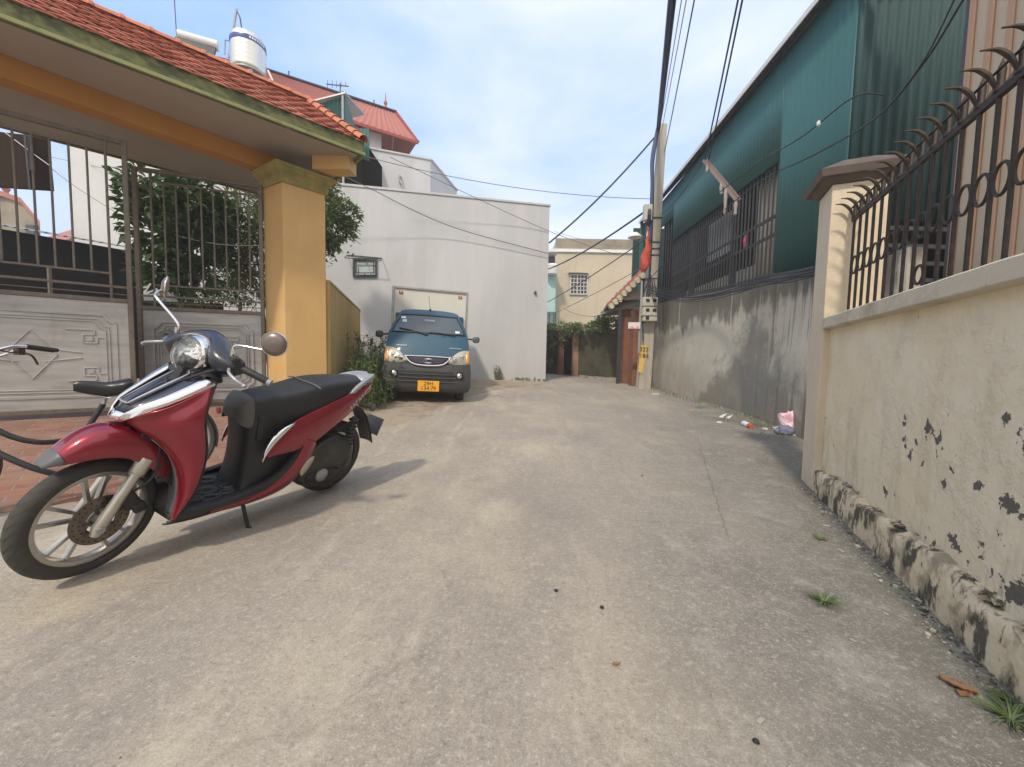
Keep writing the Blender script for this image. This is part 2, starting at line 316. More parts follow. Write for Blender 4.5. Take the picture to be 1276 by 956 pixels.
M['glass'] = glassmat('window_glass', (0.25, 0.3, 0.3), .04, .12)
M['lens'] = glassmat('clear_lens', (0.97, 0.98, 0.98), .06, .0)
M['mirror'] = mat('mirror_back_cream', (0.20, 0.165, 0.14), 0.35, .5, layers=[((0.25, 0.2, 0.16), S3(20), .5, .7, .5)])
M['amber'] = mat('amber_lens', (0.75, 0.30, 0.05), 0.25, coat=.5)
M['plate_orange'] = mat('orange_number_plate', (0.85, 0.40, 0.02), 0.5)
M['ink'] = mat('black_ink', (0.02, 0.02, 0.02), 0.6)
M['truckblue'] = mat('truck_blue_paint', (0.022, 0.085, 0.145), 0.55, .0, coat=.1, layers=[((0.05, 0.105, 0.15), S3(2), .45, .75, .5)])
M['boxwhite'] = mat('cargo_box_cream', (0.68, 0.66, 0.58), 0.6, layers=[((0.55, 0.52, 0.45), (1.5, 1.5, .6), .5, .75, .5)])
M['bumper'] = mat('bumper_dark_grey', (0.052, 0.054, 0.058), 0.6, layers=[((0.085, 0.082, 0.078), S3(4), .45, .7, .6)])
M['leaf_dark'] = mat('leaf_dark_green', (0.060, 0.115, 0.034), 0.5, island=.45, trans=.18, layers=[((0.06, 0.10, 0.03), S3(1.5), .5, .7, .6)])
M['leaf_mid'] = mat('leaf_mid_green', (0.135, 0.195, 0.062), 0.55, island=.45, trans=.25, layers=[((0.20, 0.23, 0.085), S3(2), .5, .7, .6)])
M['leaf_light'] = mat('leaf_fresh_green', (0.10, 0.165, 0.04), 0.5, island=.35, trans=.25)
M['bark'] = mat('bark', (0.13, 0.10, 0.075), 0.9, layers=[((0.22, 0.19, 0.15), (8, 8, 2), .5, .7, .6)], bump=[(S3(30), .5, .01, 5)])
M['redroof'] = mat('faded_red_roof', (0.42, 0.15, 0.12), 0.7, layers=[((0.34, 0.13, 0.105), (.8, .8, .8), .4, .7, .6)], wave=None)
M['flagred'] = mat('red_cloth', (0.52, 0.085, 0.045), 0.8, layers=[((0.45, 0.03, 0.02), S3(8), .5, .7, .6)], bump=[(S3(14), .6, .02, 3)])
M['yellowpaint'] = mat('yellow_stencil_patch', (0.66, 0.46, 0.10), 0.8, layers=[((0.44, 0.36, 0.2), S3(12), .5, .66, .7)])
M['stencil'] = mat('stencil_brown', (0.12, 0.06, 0.02), 0.8)
M['pink'] = mat('pink_bag_plastic', (0.78, 0.40, 0.46), 0.5, layers=[((0.9, 0.78, 0.80), S3(9), .5, .56, .85)], bump=[(S3(12), .6, .02, 4)])
M['paper'] = mat('white_plastic_litter', (0.75, 0.75, 0.75), 0.6, bump=[(S3(20), .4, .01, 3)])
M['bluegrey'] = mat('grey_blue_cloth', (0.16, 0.18, 0.25), 0.8, bump=[(S3(15), .5, .02, 3)])
M['deadleaf'] = mat('dead_leaf', (0.27, 0.145, 0.075), 0.7, layers=[((0.22, 0.11, 0.05), S3(30), .45, .65, .7)])
M['stone'] = mat('rubble', (0.44, 0.40, 0.35), 0.95, layers=[((0.3, 0.27, 0.23), S3(20), .45, .65, .6)], bump=[(S3(50), .4, .005, 4)], island=.3)
M['teal'] = mat('pale_teal_paint', (0.42, 0.62, 0.58), 0.8, layers=[((0.34, 0.52, 0.49), S3(.6), .45, .65, .5)])
M['oldplaster'] = mat('old_brown_plaster', (0.30, 0.26, 0.19), 0.95, layers=[((0.17, 0.15, 0.11), S3(.8), .45, .65, .7)])
M['bamboo'] = mat('weathered_bamboo', (0.40, 0.34, 0.24), 0.8)
# ================================================================== SETTING: ground, road, paving
def ground_mb(x0, x1, y0, y1, nx, ny, dz, fx=None):
    m = MB(); rows = []
    for j in range(ny + 1):
        y = y0 + (y1 - y0) * j / ny
        rows.append([(x0 + (x1 - x0) * i / nx, y, gz(x0 + (x1 - x0) * i / nx, y) + dz) for i in range(nx + 1)])
    return m.grid(rows)
M['earth'] = mat('dusty_earth', (0.30, 0.25, 0.19), 0.95, layers=[((0.22, 0.19, 0.13), S3(.6), .42, .62, .7)], bump=[(S3(6), .3, .03, 6)])
g = ground_mb(-60, 60, -30, 90, 60, 60, -0.012)
gnd = g.build('ground', M['earth'], smooth=60); tag(gnd, kind='structure')
gg = MB(); gg.add([(-240, -240, -.03), (240, -240, -.03), (240, 240, -.03), (-240, 240, -.03)], [(0, 1, 2, 3)])
far = gg.build('far_ground', M['earth']); tag(far, kind='structure')

def road_material():
    m = bpy.data.materials.new('worn_concrete_road'); m.use_nodes = True; t = m.node_tree; N = t.nodes; K = t.links
    p = N['Principled BSDF']; p.inputs['Roughness'].default_value = .88
    tc = N.new('ShaderNodeTexCoord'); co = tc.outputs['Object']
    def noi(sc, det=6, rough=.6, loc=(0, 0, 0), rot=0, dist=0):
        mp = N.new('ShaderNodeMapping'); mp.inputs['Scale'].default_value = sc if isinstance(sc, tuple) else S3(sc); mp.inputs['Location'].default_value = loc; mp.inputs['Rotation'].default_value = (0, 0, rot)
        n = N.new('ShaderNodeTexNoise'); n.inputs['Scale'].default_value = 1; n.inputs['Detail'].default_value = det; n.inputs['Roughness'].default_value = rough; n.inputs['Distortion'].default_value = dist
        K.new(co, mp.inputs['Vector']); K.new(mp.outputs['Vector'], n.inputs['Vector']); return n.outputs['Fac']
    def mr(v, a, b, c=0, d=1, smooth=False):
        r = N.new('ShaderNodeMapRange'); r.inputs['From Min'].default_value = a; r.inputs['From Max'].default_value = b; r.inputs['To Min'].default_value = c; r.inputs['To Max'].default_value = d
        if smooth: r.interpolation_type = 'SMOOTHSTEP'
        K.new(v, r.inputs['Value']); return r.outputs['Result']
    def op(o, a, b=None, cl=False):
        q = N.new('ShaderNodeMath'); q.operation = o; q.use_clamp = cl
        for i, x in enumerate((a, b)):
            if x is None: continue
            if isinstance(x, (int, float)): q.inputs[i].default_value = x
            else: K.new(x, q.inputs[i])
        return q.outputs['Value']
    def mixc(f, a, b):
        v = N.new('ShaderNodeMix'); v.data_type = 'RGBA'
        K.new(f, v.inputs['Factor']) if not isinstance(f, float) else setattr(v.inputs['Factor'], 'default_value', f)
        for nm, x in (('A', a), ('B', b)):
            if isinstance(x, tuple): v.inputs[nm].default_value = (*x, 1)
            else: K.new(x, v.inputs[nm])
        return v.outputs['Result']
    sp = N.new('ShaderNodeSeparateXYZ'); K.new(co, sp.inputs['Vector']); X, Y = sp.outputs['X'], sp.outputs['Y']
    base = mixc(mr(noi(.55, 5, .6), .38, .64), (0.355, 0.308, 0.245), (0.262, 0.226, 0.185))
    # pale dusty patches
    base = mixc(mr(noi((.75, .5, 1), 7, .65, (4, 1, 0), .3), .48, .64, 0, .8), base, (0.46, 0.395, 0.29))
    base = mixc(mr(noi((1.6, .45, 1), 7, .68, (9, 3, 0), .5), .52, .68, 0, .5), base, (0.24, 0.21, 0.17))
    base = mixc(mr(noi((3.2, .9, 1), 6, .68, (2, 7, 0), -.6), .55, .68, 0, .55), base, (0.52, 0.455, 0.345))
    base = mixc(mr(noi((2.4, .7, 1), 6, .68, (5, 2, 0), .75), .56, .69, 0, .45), base, (0.50, 0.44, 0.345))
    # old grey slab along the right-hand wall
    edge = op('ADD', op('SUBTRACT', X, op('ADD', op('MULTIPLY', Y, .40), .02)), op('MULTIPLY', op('SUBTRACT', noi(1.6, 5), .5), 1.0))
    slab = mr(edge, -.45, .75, 0, .95, True)
    rc = mixc(mr(noi(1.3, 7, .65, (1, 5, 0)), .4, .62), (0.225, 0.21, 0.175), (0.125, 0.118, 0.095))
    rc = mixc(mr(noi(3.5, 8, .72, (3, 2, 0)), .53, .64, 0, .75), rc, (0.37, 0.355, 0.31))
    rc = mixc(mr(noi(6, 8, .7, (8, 2, 0)), .58, .68, 0, .6), rc, (0.09, 0.085, 0.065))
    base = mixc(slab, base, rc)
    # greyer, darker right half of the lane
    base = mixc(mr(op('ADD', X, op('MULTIPLY', op('SUBTRACT', noi(.5, 4, .6, (2, 2, 0)), .5), 2.5)), -.5, 1.2, 0, .38, True), base, (0.225, 0.202, 0.172))
    # dark strip near the wall foot
    e2 = op('ADD', op('SUBTRACT', X, op('ADD', op('MULTIPLY', Y, .445), .86)), op('MULTIPLY', op('SUBTRACT', noi(2.4, 6), .5), .5))
    base = mixc(mr(e2, -.1, .2, 0, .55, True), base, (0.10, 0.095, 0.07))
    # fine grit
    g1 = noi(55, 4, .7); g2 = noi(160, 3, .7, (3, 3, 3)); g3 = noi(22, 5, .72, (7, 1, 0))
    g4 = noi(9, 6, .7, (1, 9, 0))
    base = mixc(mr(g4, .52, .68, 0, .20), base, (0.46, 0.41, 0.33))
    base = mixc(mr(g4, .46, .32, 0, .18), base, (0.19, 0.17, 0.14))
    base = mixc(mr(g3, .53, .68, 0, .32), base, (0.52, 0.48, 0.41))
    base = mixc(mr(g3, .45, .31, 0, .32), base, (0.15, 0.135, 0.115))
    base = mixc(mr(g1, .55, .68, 0, .42), base, (0.58, 0.54, 0.47))
    base = mixc(mr(g1, .44, .31, 0, .48), base, (0.12, 0.11, 0.10))
    base = mixc(mr(g2, .57, .68, 0, .45), base, (0.62, 0.60, 0.55))
    base = mixc(mr(g2, .42, .32, 0, .45), base, (0.10, 0.09, 0.08))
    # cracks
    vo = N.new('ShaderNodeTexVoronoi'); vo.feature = 'DISTANCE_TO_EDGE'; vo.inputs['Scale'].default_value = .42
    mpv = N.new('ShaderNodeMapping'); nn = N.new('ShaderNodeTexNoise'); nn.inputs['Scale'].default_value = 1.8; nn.inputs['Detail'].default_value = 7
    K.new(co, nn.inputs['Vector']); va = N.new('ShaderNodeVectorMath'); va.operation = 'MULTIPLY_ADD'; va.inputs[1].default_value = (.7, .7, 0); K.new(nn.outputs['Color'], va.inputs[0]); K.new(co, va.inputs[2]); K.new(va.outputs['Vector'], vo.inputs['Vector'])
    crk = mr(vo.outputs['Distance'], 0.0, .006, 1, 0)
    crk = op('MULTIPLY', crk, mr(noi(.7, 3, .5, (6, 6, 0)), .54, .62, 0, 1))
    base = mixc(op('MULTIPLY', crk, .22), base, (0.12, 0.105, 0.09))
    # slab joints in the old concrete
    for (u0, v0, u1, v1, wob) in ((868, 545, 908, 672, .03), (886, 596, 1006, 613, .02), (600, 640, 905, 655, .05)):
        a = atZ(u0, v0, 0); b_ = atZ(u1, v1, 0); d = (b_ - a); Ld = d.length; d.normalize(); nx, ny = -d.y, d.x
        dn = op('ADD', op('MULTIPLY', op('SUBTRACT', X, a.x), nx), op('MULTIPLY', op('SUBTRACT', Y, a.y), ny)); dn = op('ADD', dn, op('MULTIPLY', op('SUBTRACT', noi(5, 5, .6, (u0 * .01, 0, 0)), .5), wob * 2))
        al = op('ADD', op('MULTIPLY', op('SUBTRACT', X, a.x), d.x), op('MULTIPLY', op('SUBTRACT', Y, a.y), d.y))
        j = op('MULTIPLY', mr(op('ABSOLUTE', dn, 0), .010, .004), op('MULTIPLY', mr(al, -.1, .1), mr(al, Ld + .1, Ld - .1))); base = mixc(op('MULTIPLY', j, .30 if v0 != 640 else .12), base, (0.06, 0.055, 0.045))
    K.new(base, p.inputs['Base Color'])
    hs = op('ADD', op('MULTIPLY', g3, .6), op('ADD', op('MULTIPLY', g1, .5), op('MULTIPLY', g2, .25)))
    hs = op('SUBTRACT', hs, op('MULTIPLY', crk, .12))
    b = N.new('ShaderNodeBump'); b.inputs['Strength'].default_value = .5; b.inputs['Distance'].default_value = .011
    K.new(hs, b.inputs['Height']); K.new(b.outputs['Normal'], p.inputs['Normal'])
    return m
M['road'] = road_material()
road = MB(); rows = []
ys = [-3 + i * .25 for i in range(60)] + [12 + i * .5 for i in range(40)]
for y in ys:
    xl = -7.5; xr = 6.0
    rows.append([(xl + (xr - xl) * i / 50, y, gz(xl + (xr - xl) * i / 50, y) + 0.004 * noise.noise(Vector((i * .35, y * .9, 0)))) for i in range(51)])
road.grid(rows); ro = road.build('road', M['road'], smooth=80); tag(ro, kind='structure')

# gateway positions -------------------------------------------------
LEAF_L0 = atY(158, 185, 4.97); LEAF_L1 = atY(0, 143, 4.36)
G0 = Vector((LEAF_L0.x, LEAF_L0.y)); gd = Vector((0.735, 0.678)); gn = Vector((gd.y, -gd.x))
FLOOR_Z = 0.25
# brick apron: from the road edge up to the gate
def brick_material():
    m = bpy.data.materials.new('red_brick_paving'); m.use_nodes = True; t = m.node_tree; N = t.nodes; K = t.links
    p = N['Principled BSDF']; p.inputs['Roughness'].default_value = .85
    tc = N.new('ShaderNodeTexCoord'); mp = N.new('ShaderNodeMapping'); mp.inputs['Rotation'].default_value = (0, 0, math.radians(-43)); mp.inputs['Scale'].default_value = S3(1)
    bt = N.new('ShaderNodeTexBrick'); bt.inputs['Scale'].default_value = 1; bt.inputs['Brick Width'].default_value = .22; bt.inputs['Row Height'].default_value = .11; bt.inputs['Mortar Size'].default_value = .009
    bt.inputs['Color1'].default_value = (0.31, 0.135, 0.09, 1); bt.inputs['Color2'].default_value = (0.19, 0.085, 0.06, 1); bt.inputs['Mortar'].default_value = (0.24, 0.18, 0.135, 1); bt.inputs['Mortar Smooth'].default_value = .3
    K.new(tc.outputs['Object'], mp.inputs['Vector']); K.new(mp.outputs['Vector'], bt.inputs['Vector'])
    n = N.new('ShaderNodeTexNoise'); n.inputs['Scale'].default_value = 3.5; n.inputs['Detail'].default_value = 8; n.inputs['Roughness'].default_value = .7; K.new(tc.outputs['Object'], n.inputs['Vector'])
    r = N.new('ShaderNodeMapRange'); r.inputs['From Min'].default_value = .42; r.inputs['From Max'].default_value = .66; r.inputs['To Max'].default_value = .65; K.new(n.outputs['Fac'], r.inputs['Value'])
    v = N.new('ShaderNodeMix'); v.data_type = 'RGBA'; v.inputs['B'].default_value = (0.30, 0.215, 0.155, 1); K.new(r.outputs['Result'], v.inputs['Factor']); K.new(bt.outputs['Color'], v.inputs['A']); K.new(v.outputs['Result'], p.inputs['Base Color'])
    b = N.new('ShaderNodeBump'); b.inputs['Strength'].default_value = .6; b.inputs['Distance'].default_value = .012; b.invert = True; K.new(bt.outputs['Fac'], b.inputs['Height'])
    b2 = N.new('ShaderNodeBump'); b2.inputs['Strength'].default_value = .4; b2.inputs['Distance'].default_value = .012; K.new(n.outputs['Fac'], b2.inputs['Height']); K.new(b.outputs['Normal'], b2.inputs['Normal']); K.new(b2.outputs['Normal'], p.inputs['Normal'])
    return m
M['brick'] = brick_material()
pv = MB(); rows = []
E0 = atZ(0, 640, 0); E1 = atZ(300, 592, 0.0); ed = Vector((E1.x - E0.x, E1.y - E0.y)).normalized()
for i in range(30):
    s = -4 + i * .3
    e = Vector((E0.x, E0.y)) + ed * s; 
    gq = G0 + gd * (s - 1.2)
    gq = Vector((gq.x, gq.y)); row = []
    dirn = Vector((-gd.y, gd.x))
    for j in range(11):
        t = j / 10; q = e + dirn * (t * 5.0); dist = t * 5.0
        zb = gz(q.x, q.y)
        z = max(min(FLOOR_Z, 0.02 + dist * 0.078), zb + 0.006)
        if j == 0: z = gz(q.x, q.y) + 0.008
        row.append((q.x, q.y, z))
    rows.append(row)
# keep the apron between the left edge and the plants by the low wall
rows = [r for r in rows if r[0][0] < -1.75]
pv.grid(rows); po = pv.build('brick_paving', M['brick'], smooth=40, solid=.05); tag(po, kind='structure')
# ================================================================== THE YELLOW GATEWAY
SOF = 4.1
EA = atZ(0, 25, SOF); EB = atZ(447, 193, SOF)                      # eave line, lower front edge
evd = Vector((EB.x - EA.x, EB.y - EA.y)).normalized(); evn = Vector((-evd.y, evd.x))   # evn points to the back
E2 = Vector((EB.x, EB.y)); EL = E2 - evd * 7.2
gw = thing('gateway', 'yellow painted gateway with a terracotta tiled canopy roof and moss green trim', 'gateway', (E2.x, E2.y, 0))
PC = atY(356, 470, 5.86)                                           # front ridge of the pillar
pc = Vector((PC.x, PC.y)); PR = atPl(407, 400, pc, pc + Vector((.69, .725))); pr = Vector((PR.x, PR.y))
lf = Vector((-.866, .5)); PL = atPl(331, 400, pc, pc + lf); pl = Vector((PL.x, PL.y))
pb = pl + (pr - pc)
m = MB(); m.prism([pc, pr, pb, pl], 0.0, 3.66); m.build('pillar', M['yellow'], gw, bevel=.012)
def scaled(poly, k):
    c = sum(poly, Vector((0, 0))) / len(poly); return [c + (q - c) * (1 + k / (q - c).length) for q in poly]
m = MB(); q0 = [pc, pr, pb, pl]
lv = [(.03, 3.60), (.05, 3.66), (.05, 3.72), (.12, 3.76), (.16, 3.80), (.16, 3.855)]
for i in range(len(lv) - 1):
    a, za = lv[i]; b, zb = lv[i + 1]
    if zb - za > 0: m.hexa([(*p, za + (.001 if i else 0)) for p in scaled(q0, a)], [(*p, zb) for p in scaled(q0, b)])
m.build('capital', M['capital'], gw)
# the far pillar, outside the picture, carries the other end
sh = -evd * 5.4
m = MB(); m.prism([p + sh for p in q0], 0, 3.66); m.build('pillar', M['yellow'], gw, bevel=.012)
# soffit slab
BK = 2.75
m = MB()
poly = [EL, E2, E2 + evn * BK, EL + evn * BK]
m.prism(poly, SOF + .002, SOF + .10); m.build('soffit', M['soffit'], gw)
# orange beam along the gate line
ba = atZ(0, 66, SOF); bb = atZ(335, 193, SOF); bd = Vector((bb.x - ba.x, bb.y - ba.y)).normalized()
b0 = Vector((ba.x, ba.y)) - bd * 3.2; b1 = Vector((bb.x, bb.y)) + bd * .35
m = MB(); m.wall(b0, b1, .24, 3.865, SOF + .001); m.build('beam', M['orange'], gw, bevel=.008)
# bracket beams towards the eave, over the pillar
mid = (pc + pr) / 2
tc_ = E2 + evn * .12 - evd * .10; ms_ = mid + (tc_ - mid).normalized() * .12; m = MB(); m.wall(ms_, tc_, .26, 3.90, SOF + .0015); m.build('bracket', M['yellow'], gw, bevel=.006)
# fascia: front and right end, a drip moulding
fo = .035
def ring(off): return [EL - evn * off, E2 - evn * off + evd * off, E2 + evn * BK + evd * off + evn * off, EL + evn * BK + evn * off]
def fascia(name, off0, off1, z0, z1, mt):
    a = ring(off0); b = ring(off1); m = MB()
    for i, j in ((0, 1), (1, 2), (2, 3)):
        m.hexa([(*a[i], z0), (*a[j], z0), (*b[j], z0), (*b[i], z0)], [(*a[i], z1), (*a[j], z1), (*b[j], z1), (*b[i], z1)])
    return m.build(name, mt, gw)
fascia('fascia', 0.0, .05, SOF - .01, SOF + .19, M['green_trim'])
fascia('drip_moulding', 0.048, .075, SOF - .012, SOF + .028, M['trim_light'])
# tiled roof: hip form
ZE = SOF + .175; RB = .95; RH = 0.83; RS = .42
def roofplane(name, A, B, C, D, ztop, tilew=.17, expo=.125):
    """A-B eave (2D), D-C ridge; rows of overlapping round-nosed tiles."""
    A = Vector((*A, ZE)); B = Vector((*B, ZE)); C = Vector((*C, ztop)); D = Vector((*D, ztop))
    up = ((C + D) / 2 - (A + B) / 2); d = (B - A).normalized(); n = d.cross(up).normalized()
    if n.z < 0: n = -n
    upv = n.cross(d).normalized()
    if upv.z < 0: upv = -upv
    H = (D - A).dot(upv); rows = int(H / expo); m = MB(); rnd = random.Random(3)
    for r in range(rows + 1):
        h0 = r * expo; t = min(h0 / H, 1)
        l0 = (D - A).dot(d) * t; l1 = (B - A).length - ((B - C).dot(d)) * t
        k = 0; x = l0 - (tilew / 2 if r % 2 else 0)
        while x < l1:
            xa = max(x, l0); xb = min(x + tilew - .006, l1); x += tilew
            if xb - xa < .03: continue
            h1 = min(h0 + expo * 1.12, H + .01)
            lift = .020 + rnd.uniform(-.003, .004); tl = rnd.uniform(-.004, .004)
            P = lambda u, h, z: A + d * u + upv * h + n * z
            # rounded nose, slight camber
            cols = 6; top = []; bot = []
            R0 = []; R1 = []; R2 = []
            for c in range(cols + 1):
                f = c / cols; u = xa + (xb - xa) * f; cam_ = .011 * math.sin(PI * f); nose = -.022 * math.sin(PI * f) ** .7
                R0.append(P(u, h0 + nose, lift - .014 + cam_ + tl)); R1.append(P(u, h0 + nose, lift + cam_ + tl)); R2.append(P(u, h1, .001 + cam_ * .6))
            m.grid([R0, R1, R2])
    return m
ridge0 = EL + evn * RB + evd * .0; ridge1 = E2 + evn * RB - evd * RS
O = .05
m = roofplane('roof', EL - evn * O, E2 - evn * O + evd * O, ridge1, ridge0, ZE + RH)
Bk = E2 + evn * (2 * RB + O)
m2 = roofplane('roof', E2 + evd * O + evn * (2 * RB + O), EL + evn * (2 * RB + O), ridge0, ridge1, ZE + RH)
m.add(m2.v, m2.f)
m3 = roofplane('roof', E2 + evd * O - evn * O, E2 + evd * O + evn * (2 * RB + O), ridge1, ridge1 + evn * .001, ZE + RH)
m.add(m3.v, m3.f)
roof = m.build('roof', M['tile'], gw, smooth=30)
# under-roof infill
m = MB(); i4 = [EL, E2, E2 + evn * 2 * RB, EL + evn * 2 * RB]
m.add([(*i4[0], ZE - .02), (*i4[1], ZE - .02), (*i4[2], ZE - .02), (*i4[3], ZE - .02), (*ridge0, ZE + RH - .02), (*ridge1, ZE + RH - .02)], [(0, 1, 5, 4), (1, 2, 5), (2, 3, 4, 5), (0, 3, 4), (0, 1, 2, 3)])
m.build('roof_deck', M['oldplaster'], gw)
def caps(p, q, n, r=.075):
    m = MB(); p = Vector(p); q = Vector(q); d = (q - p).normalized(); sd = d.cross(Vector((0, 0, 1))).normalized(); u = sd.cross(d)
    for i in range(n):
        a = p.lerp(q, i / n); b = p.lerp(q, (i + 1.12) / n); rows = []
        for (pt, rr) in ((a, r * 1.12), (a + (b - a) * .12, r * 1.16), (a + (b - a) * .16, r), (b, r * .92)):
            rows.append([pt + sd * rr * math.cos(PI * k / 8) + u * rr * math.sin(PI * k / 8) for k in range(9)])
        m.grid(rows)
    return m
Rz = ZE + RH + .0
m = caps((*ridge1, Rz), (*(ridge0), Rz), 26); m.build('ridge_cap', M['ridge'], roof, smooth=40)
m = caps((*(E2 - evn * O + evd * O), ZE + .03), (*ridge1, Rz), 8); m.build('hip_cap', M['ridge'], roof, smooth=40)
m = caps((*(E2 + evn * (2 * RB + O) + evd * O), ZE + .03), (*ridge1, Rz), 8); m.build('hip_cap', M['ridge'], roof, smooth=40)

# ------------------------------------------------------------------ gate leaves
def leaf(P0, P1, bars, low, zt, label, mid_bar=None, flip=False, W=None):
    """P0: meeting stile foot, P1: a second point on the leaf line; bars: pixel columns of the uprights."""
    P0 = Vector((P0[0], P0[1])); P1 = Vector((P1[0], P1[1])); d = (P1 - P0).normalized(); n = Vector((-d.y, d.x))
    if n.y > 0: n = -n
    t = thing('gate_leaf', label, 'gate leaf', (P0.x, P0.y, FLOOR_Z), group='iron gate leaves')
    Q = lambda u, o=0: P0 + d * u + n * o
    zb, zp, zr2, zr3 = FLOOR_Z + .05, 1.66, 1.86, 2.02
    def bar(name, a, b, w, mt=M['gate_iron'], **k):
        m = MB(); m.beam(a, b, w, w, up=(n.x, n.y, 0)); return m.build(name, mt, t, bevel=.004, **k)
    def up(name, u, z0, z1, w): return bar(name, (*Q(u), z0), (*Q(u), z1), w)
    def rail(name, u0, u1, z, w, o=0): return bar(name, (*Q(u0, o), z), (*Q(u1, o), z), w)
    up('stile', .025, zb, zt, .05); up('stile', W - .025, zb, zt, .05)
    rail('top_rail', .05, W - .05, zt - .025, .05)
    rail('rail', .05, W - .05, zp + .03, .05); rail('rail', .05, W - .05, zb + .03, .05)
    rail('rail', .05, W - .05, zr2, .028)
    us = [(Vector(atPl(px, 300, P0, P1)[:2]) - P0).length for px in bars]
    ztop2 = zt - .17 if low else zt - .05
    rail('rail', us[0] if not low else us[0], W - .05, zr3 if not low else zr3, .024)
    if low: rail('rail', us[0], W - .05, ztop2, .026)
    rail('rail', .05, W - .05, zp + .11, .012)
    uu = list(us)
    while uu[-1] + (us[2] - us[1]) < W - .08: uu.append(uu[-1] + (us[2] - us[1]))
    for i, u in enumerate(uu):
        if i == 0: up('bar', u, zp + .055, zt - .05, .024)
        else: up('bar', u, zr3 + .01, ztop2, .020)
    # sheet panel and its pressed relief
    m = MB(); m.wall(Q(.052, -.008), Q(W - .052, -.008), .016 if not flip else -.016, zb + .057, zp + .004); pn = m.build('sheet_panel', M['gate_panel'], t)
    rel = MB()
    def strip(u0, z0, u1, z1, w=.018, h=.010, o=0.012):
        rel.beam((*Q(u0, o), z0), (*Q(u1, o), z1), h * 1.6, w, up=(n.x, n.y, 0)) if False else rel.beam((*Q(u0, o), z0), (*Q(u1, o), z1), w, h * 1.4, up=(n.x, n.y, 0))
    z0, z1 = zb + .2, zp - .16
    for k, (ins, w) in enumerate(((.0, .035), (.055, .014), (.085, .012))):
        a, b, c, e = .17 + ins, W - .17 - ins, z0 + ins, z1 - ins; ch = .10
        strip(a + ch, e, b - ch, e, w); strip(a + ch, c, b - ch, c, w); strip(a, c + ch, a, e - ch, w); strip(b, c + ch, b, e - ch, w)
        for (x, zz, sx_, sz_) in ((a, e, 1, -1), (b, e, -1, -1), (a, c, 1, 1), (b, c, -1, 1)):
            strip(x, zz + sz_ * ch, x + sx_ * ch * .55, zz + sz_ * ch * .75, w); strip(x + sx_ * ch * .55, zz + sz_ * ch * .75, x + sx_ * ch, zz, w)
    cu, cz = W / 2, (z0 + z1) / 2
    for sx_ in (-1, 1):
        for sz_ in (-1, 1):
            strip(cu + sx_ * .20, cz, cu, cz + sz_ * .28, .014)
            strip(cu + sx_ * .10, cz + sz_ * .08, cu + sx_ * .40, cz + sz_ * .03, .012)
            # meander corner
            x0, zc = cu + sx_ * (W / 2 - .33), cz + sz_ * .25
            pts = [(-.26, .06), (-.02, .06), (-.02, -.0), (-.12, 0), (-.12, -.10), (.0, -.10), (.0, -.03), (.07, -.03), (.07, -.17)]
            for p, q in zip(pts, pts[1:]): strip(x0 + sx_ * p[0], zc + sz_ * p[1], x0 + sx_ * q[0], zc + sz_ * q[1], .016)
            rel.box((*Q(x0 - sx_ * .06, .012), zc - sz_ * .05), (.05, .02, .05), rz=math.atan2(d.y, d.x))
    rel.build('pressed_relief', M['gate_panel'], pn, bevel=.004)
    return t
leaf(LEAF_L0, LEAF_L1, [136, 113, 91, 68, 46, 23, 1], True, 3.66, 'iron gate leaf behind the bicycle, its bars framing open sky', W=1.72)
RH_ = atY(330, 400, 6.08); RF = atY(172, 400, 5.55)
leaf(RF, RH_, [190, 206, 221, 236, 252, 267, 282, 297, 311], True, 3.64, 'iron gate leaf hinged on the yellow pillar, dark leafy tree showing through its bars', W=(Vector(RH_[:2]) - Vector(RF[:2])).length)

# ------------------------------------------------------------------ low yellow boundary wall
LW0 = atPl(408, 400, pr, pr + Vector((-.25, 1))); 
a = Vector((pr.x + .02, pr.y + .06)); b = Vector(atY(449, 400, 10.3)[:2])
lw = thing('boundary_wall', 'plain weathered yellow boundary wall running back from the gateway pillar', 'wall', (a.x, a.y, 0))
m = MB(); m.wall(a, b, .16, 0.0, 2.24); m.build('wall', M['yellow_dirty'], lw)
m = MB(); m.wall(a + Vector((.012, -.0)), b + Vector((.012, .012)), .184, 2.243, 2.285); m.build('coping', M['yellow_dirty'], lw, bevel=.006)

# ------------------------------------------------------------------ behind the gate: dark lean-to, awning, far houses
sa = atY(-60, 272, 9.0); sb_ = atY(176, 313, 11.0)
t = thing('lean_to_shed', 'low black shed with a corrugated roof edge seen through the gate bars', 'shed', (sb_.x, sb_.y, .3))
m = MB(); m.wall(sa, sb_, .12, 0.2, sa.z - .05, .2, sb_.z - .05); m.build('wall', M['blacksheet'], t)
m = MB(); rows = []
dS = Vector((sb_.x - sa.x, sb_.y - sa.y)).normalized(); nS = Vector((dS.y, -dS.x)); Ls = (Vector(sb_[:2]) - Vector(sa[:2])).length
for k in range(2):
    rows.append([(sa.x + dS.x * Ls * i / 160 + nS.x * (.25 - 1.8 * k), sa.y + dS.y * Ls * i / 160 + nS.y * (.25 - 1.8 * k), sa.z + (sb_.z - sa.z) * i / 160 + .018 * math.sin(i * 2 * PI / 8) + .35 * k) for i in range(161)])
m.grid(rows); m.build('roof_sheet', M['steel'], t, smooth=60, solid=.008)
m = MB(); m.wall(atY(56, 300, 8.6), atY(58.5, 300, 8.6), .06, .3, 2.9); m.build('post', M['gate_iron'], t)
# dark rear hall beyond the right leaf
m = MB(); q1 = atY(172, 300, 10.9); q2 = atY(345, 300, 11.6); m.wall((q1.x, q1.y), (q2.x, q2.y), .15, .2, 2.5); o_ = m.build('courtyard_wall', M['blacksheet']); tag(o_, 'black courtyard wall behind the tree and the gate leaf', 'wall')
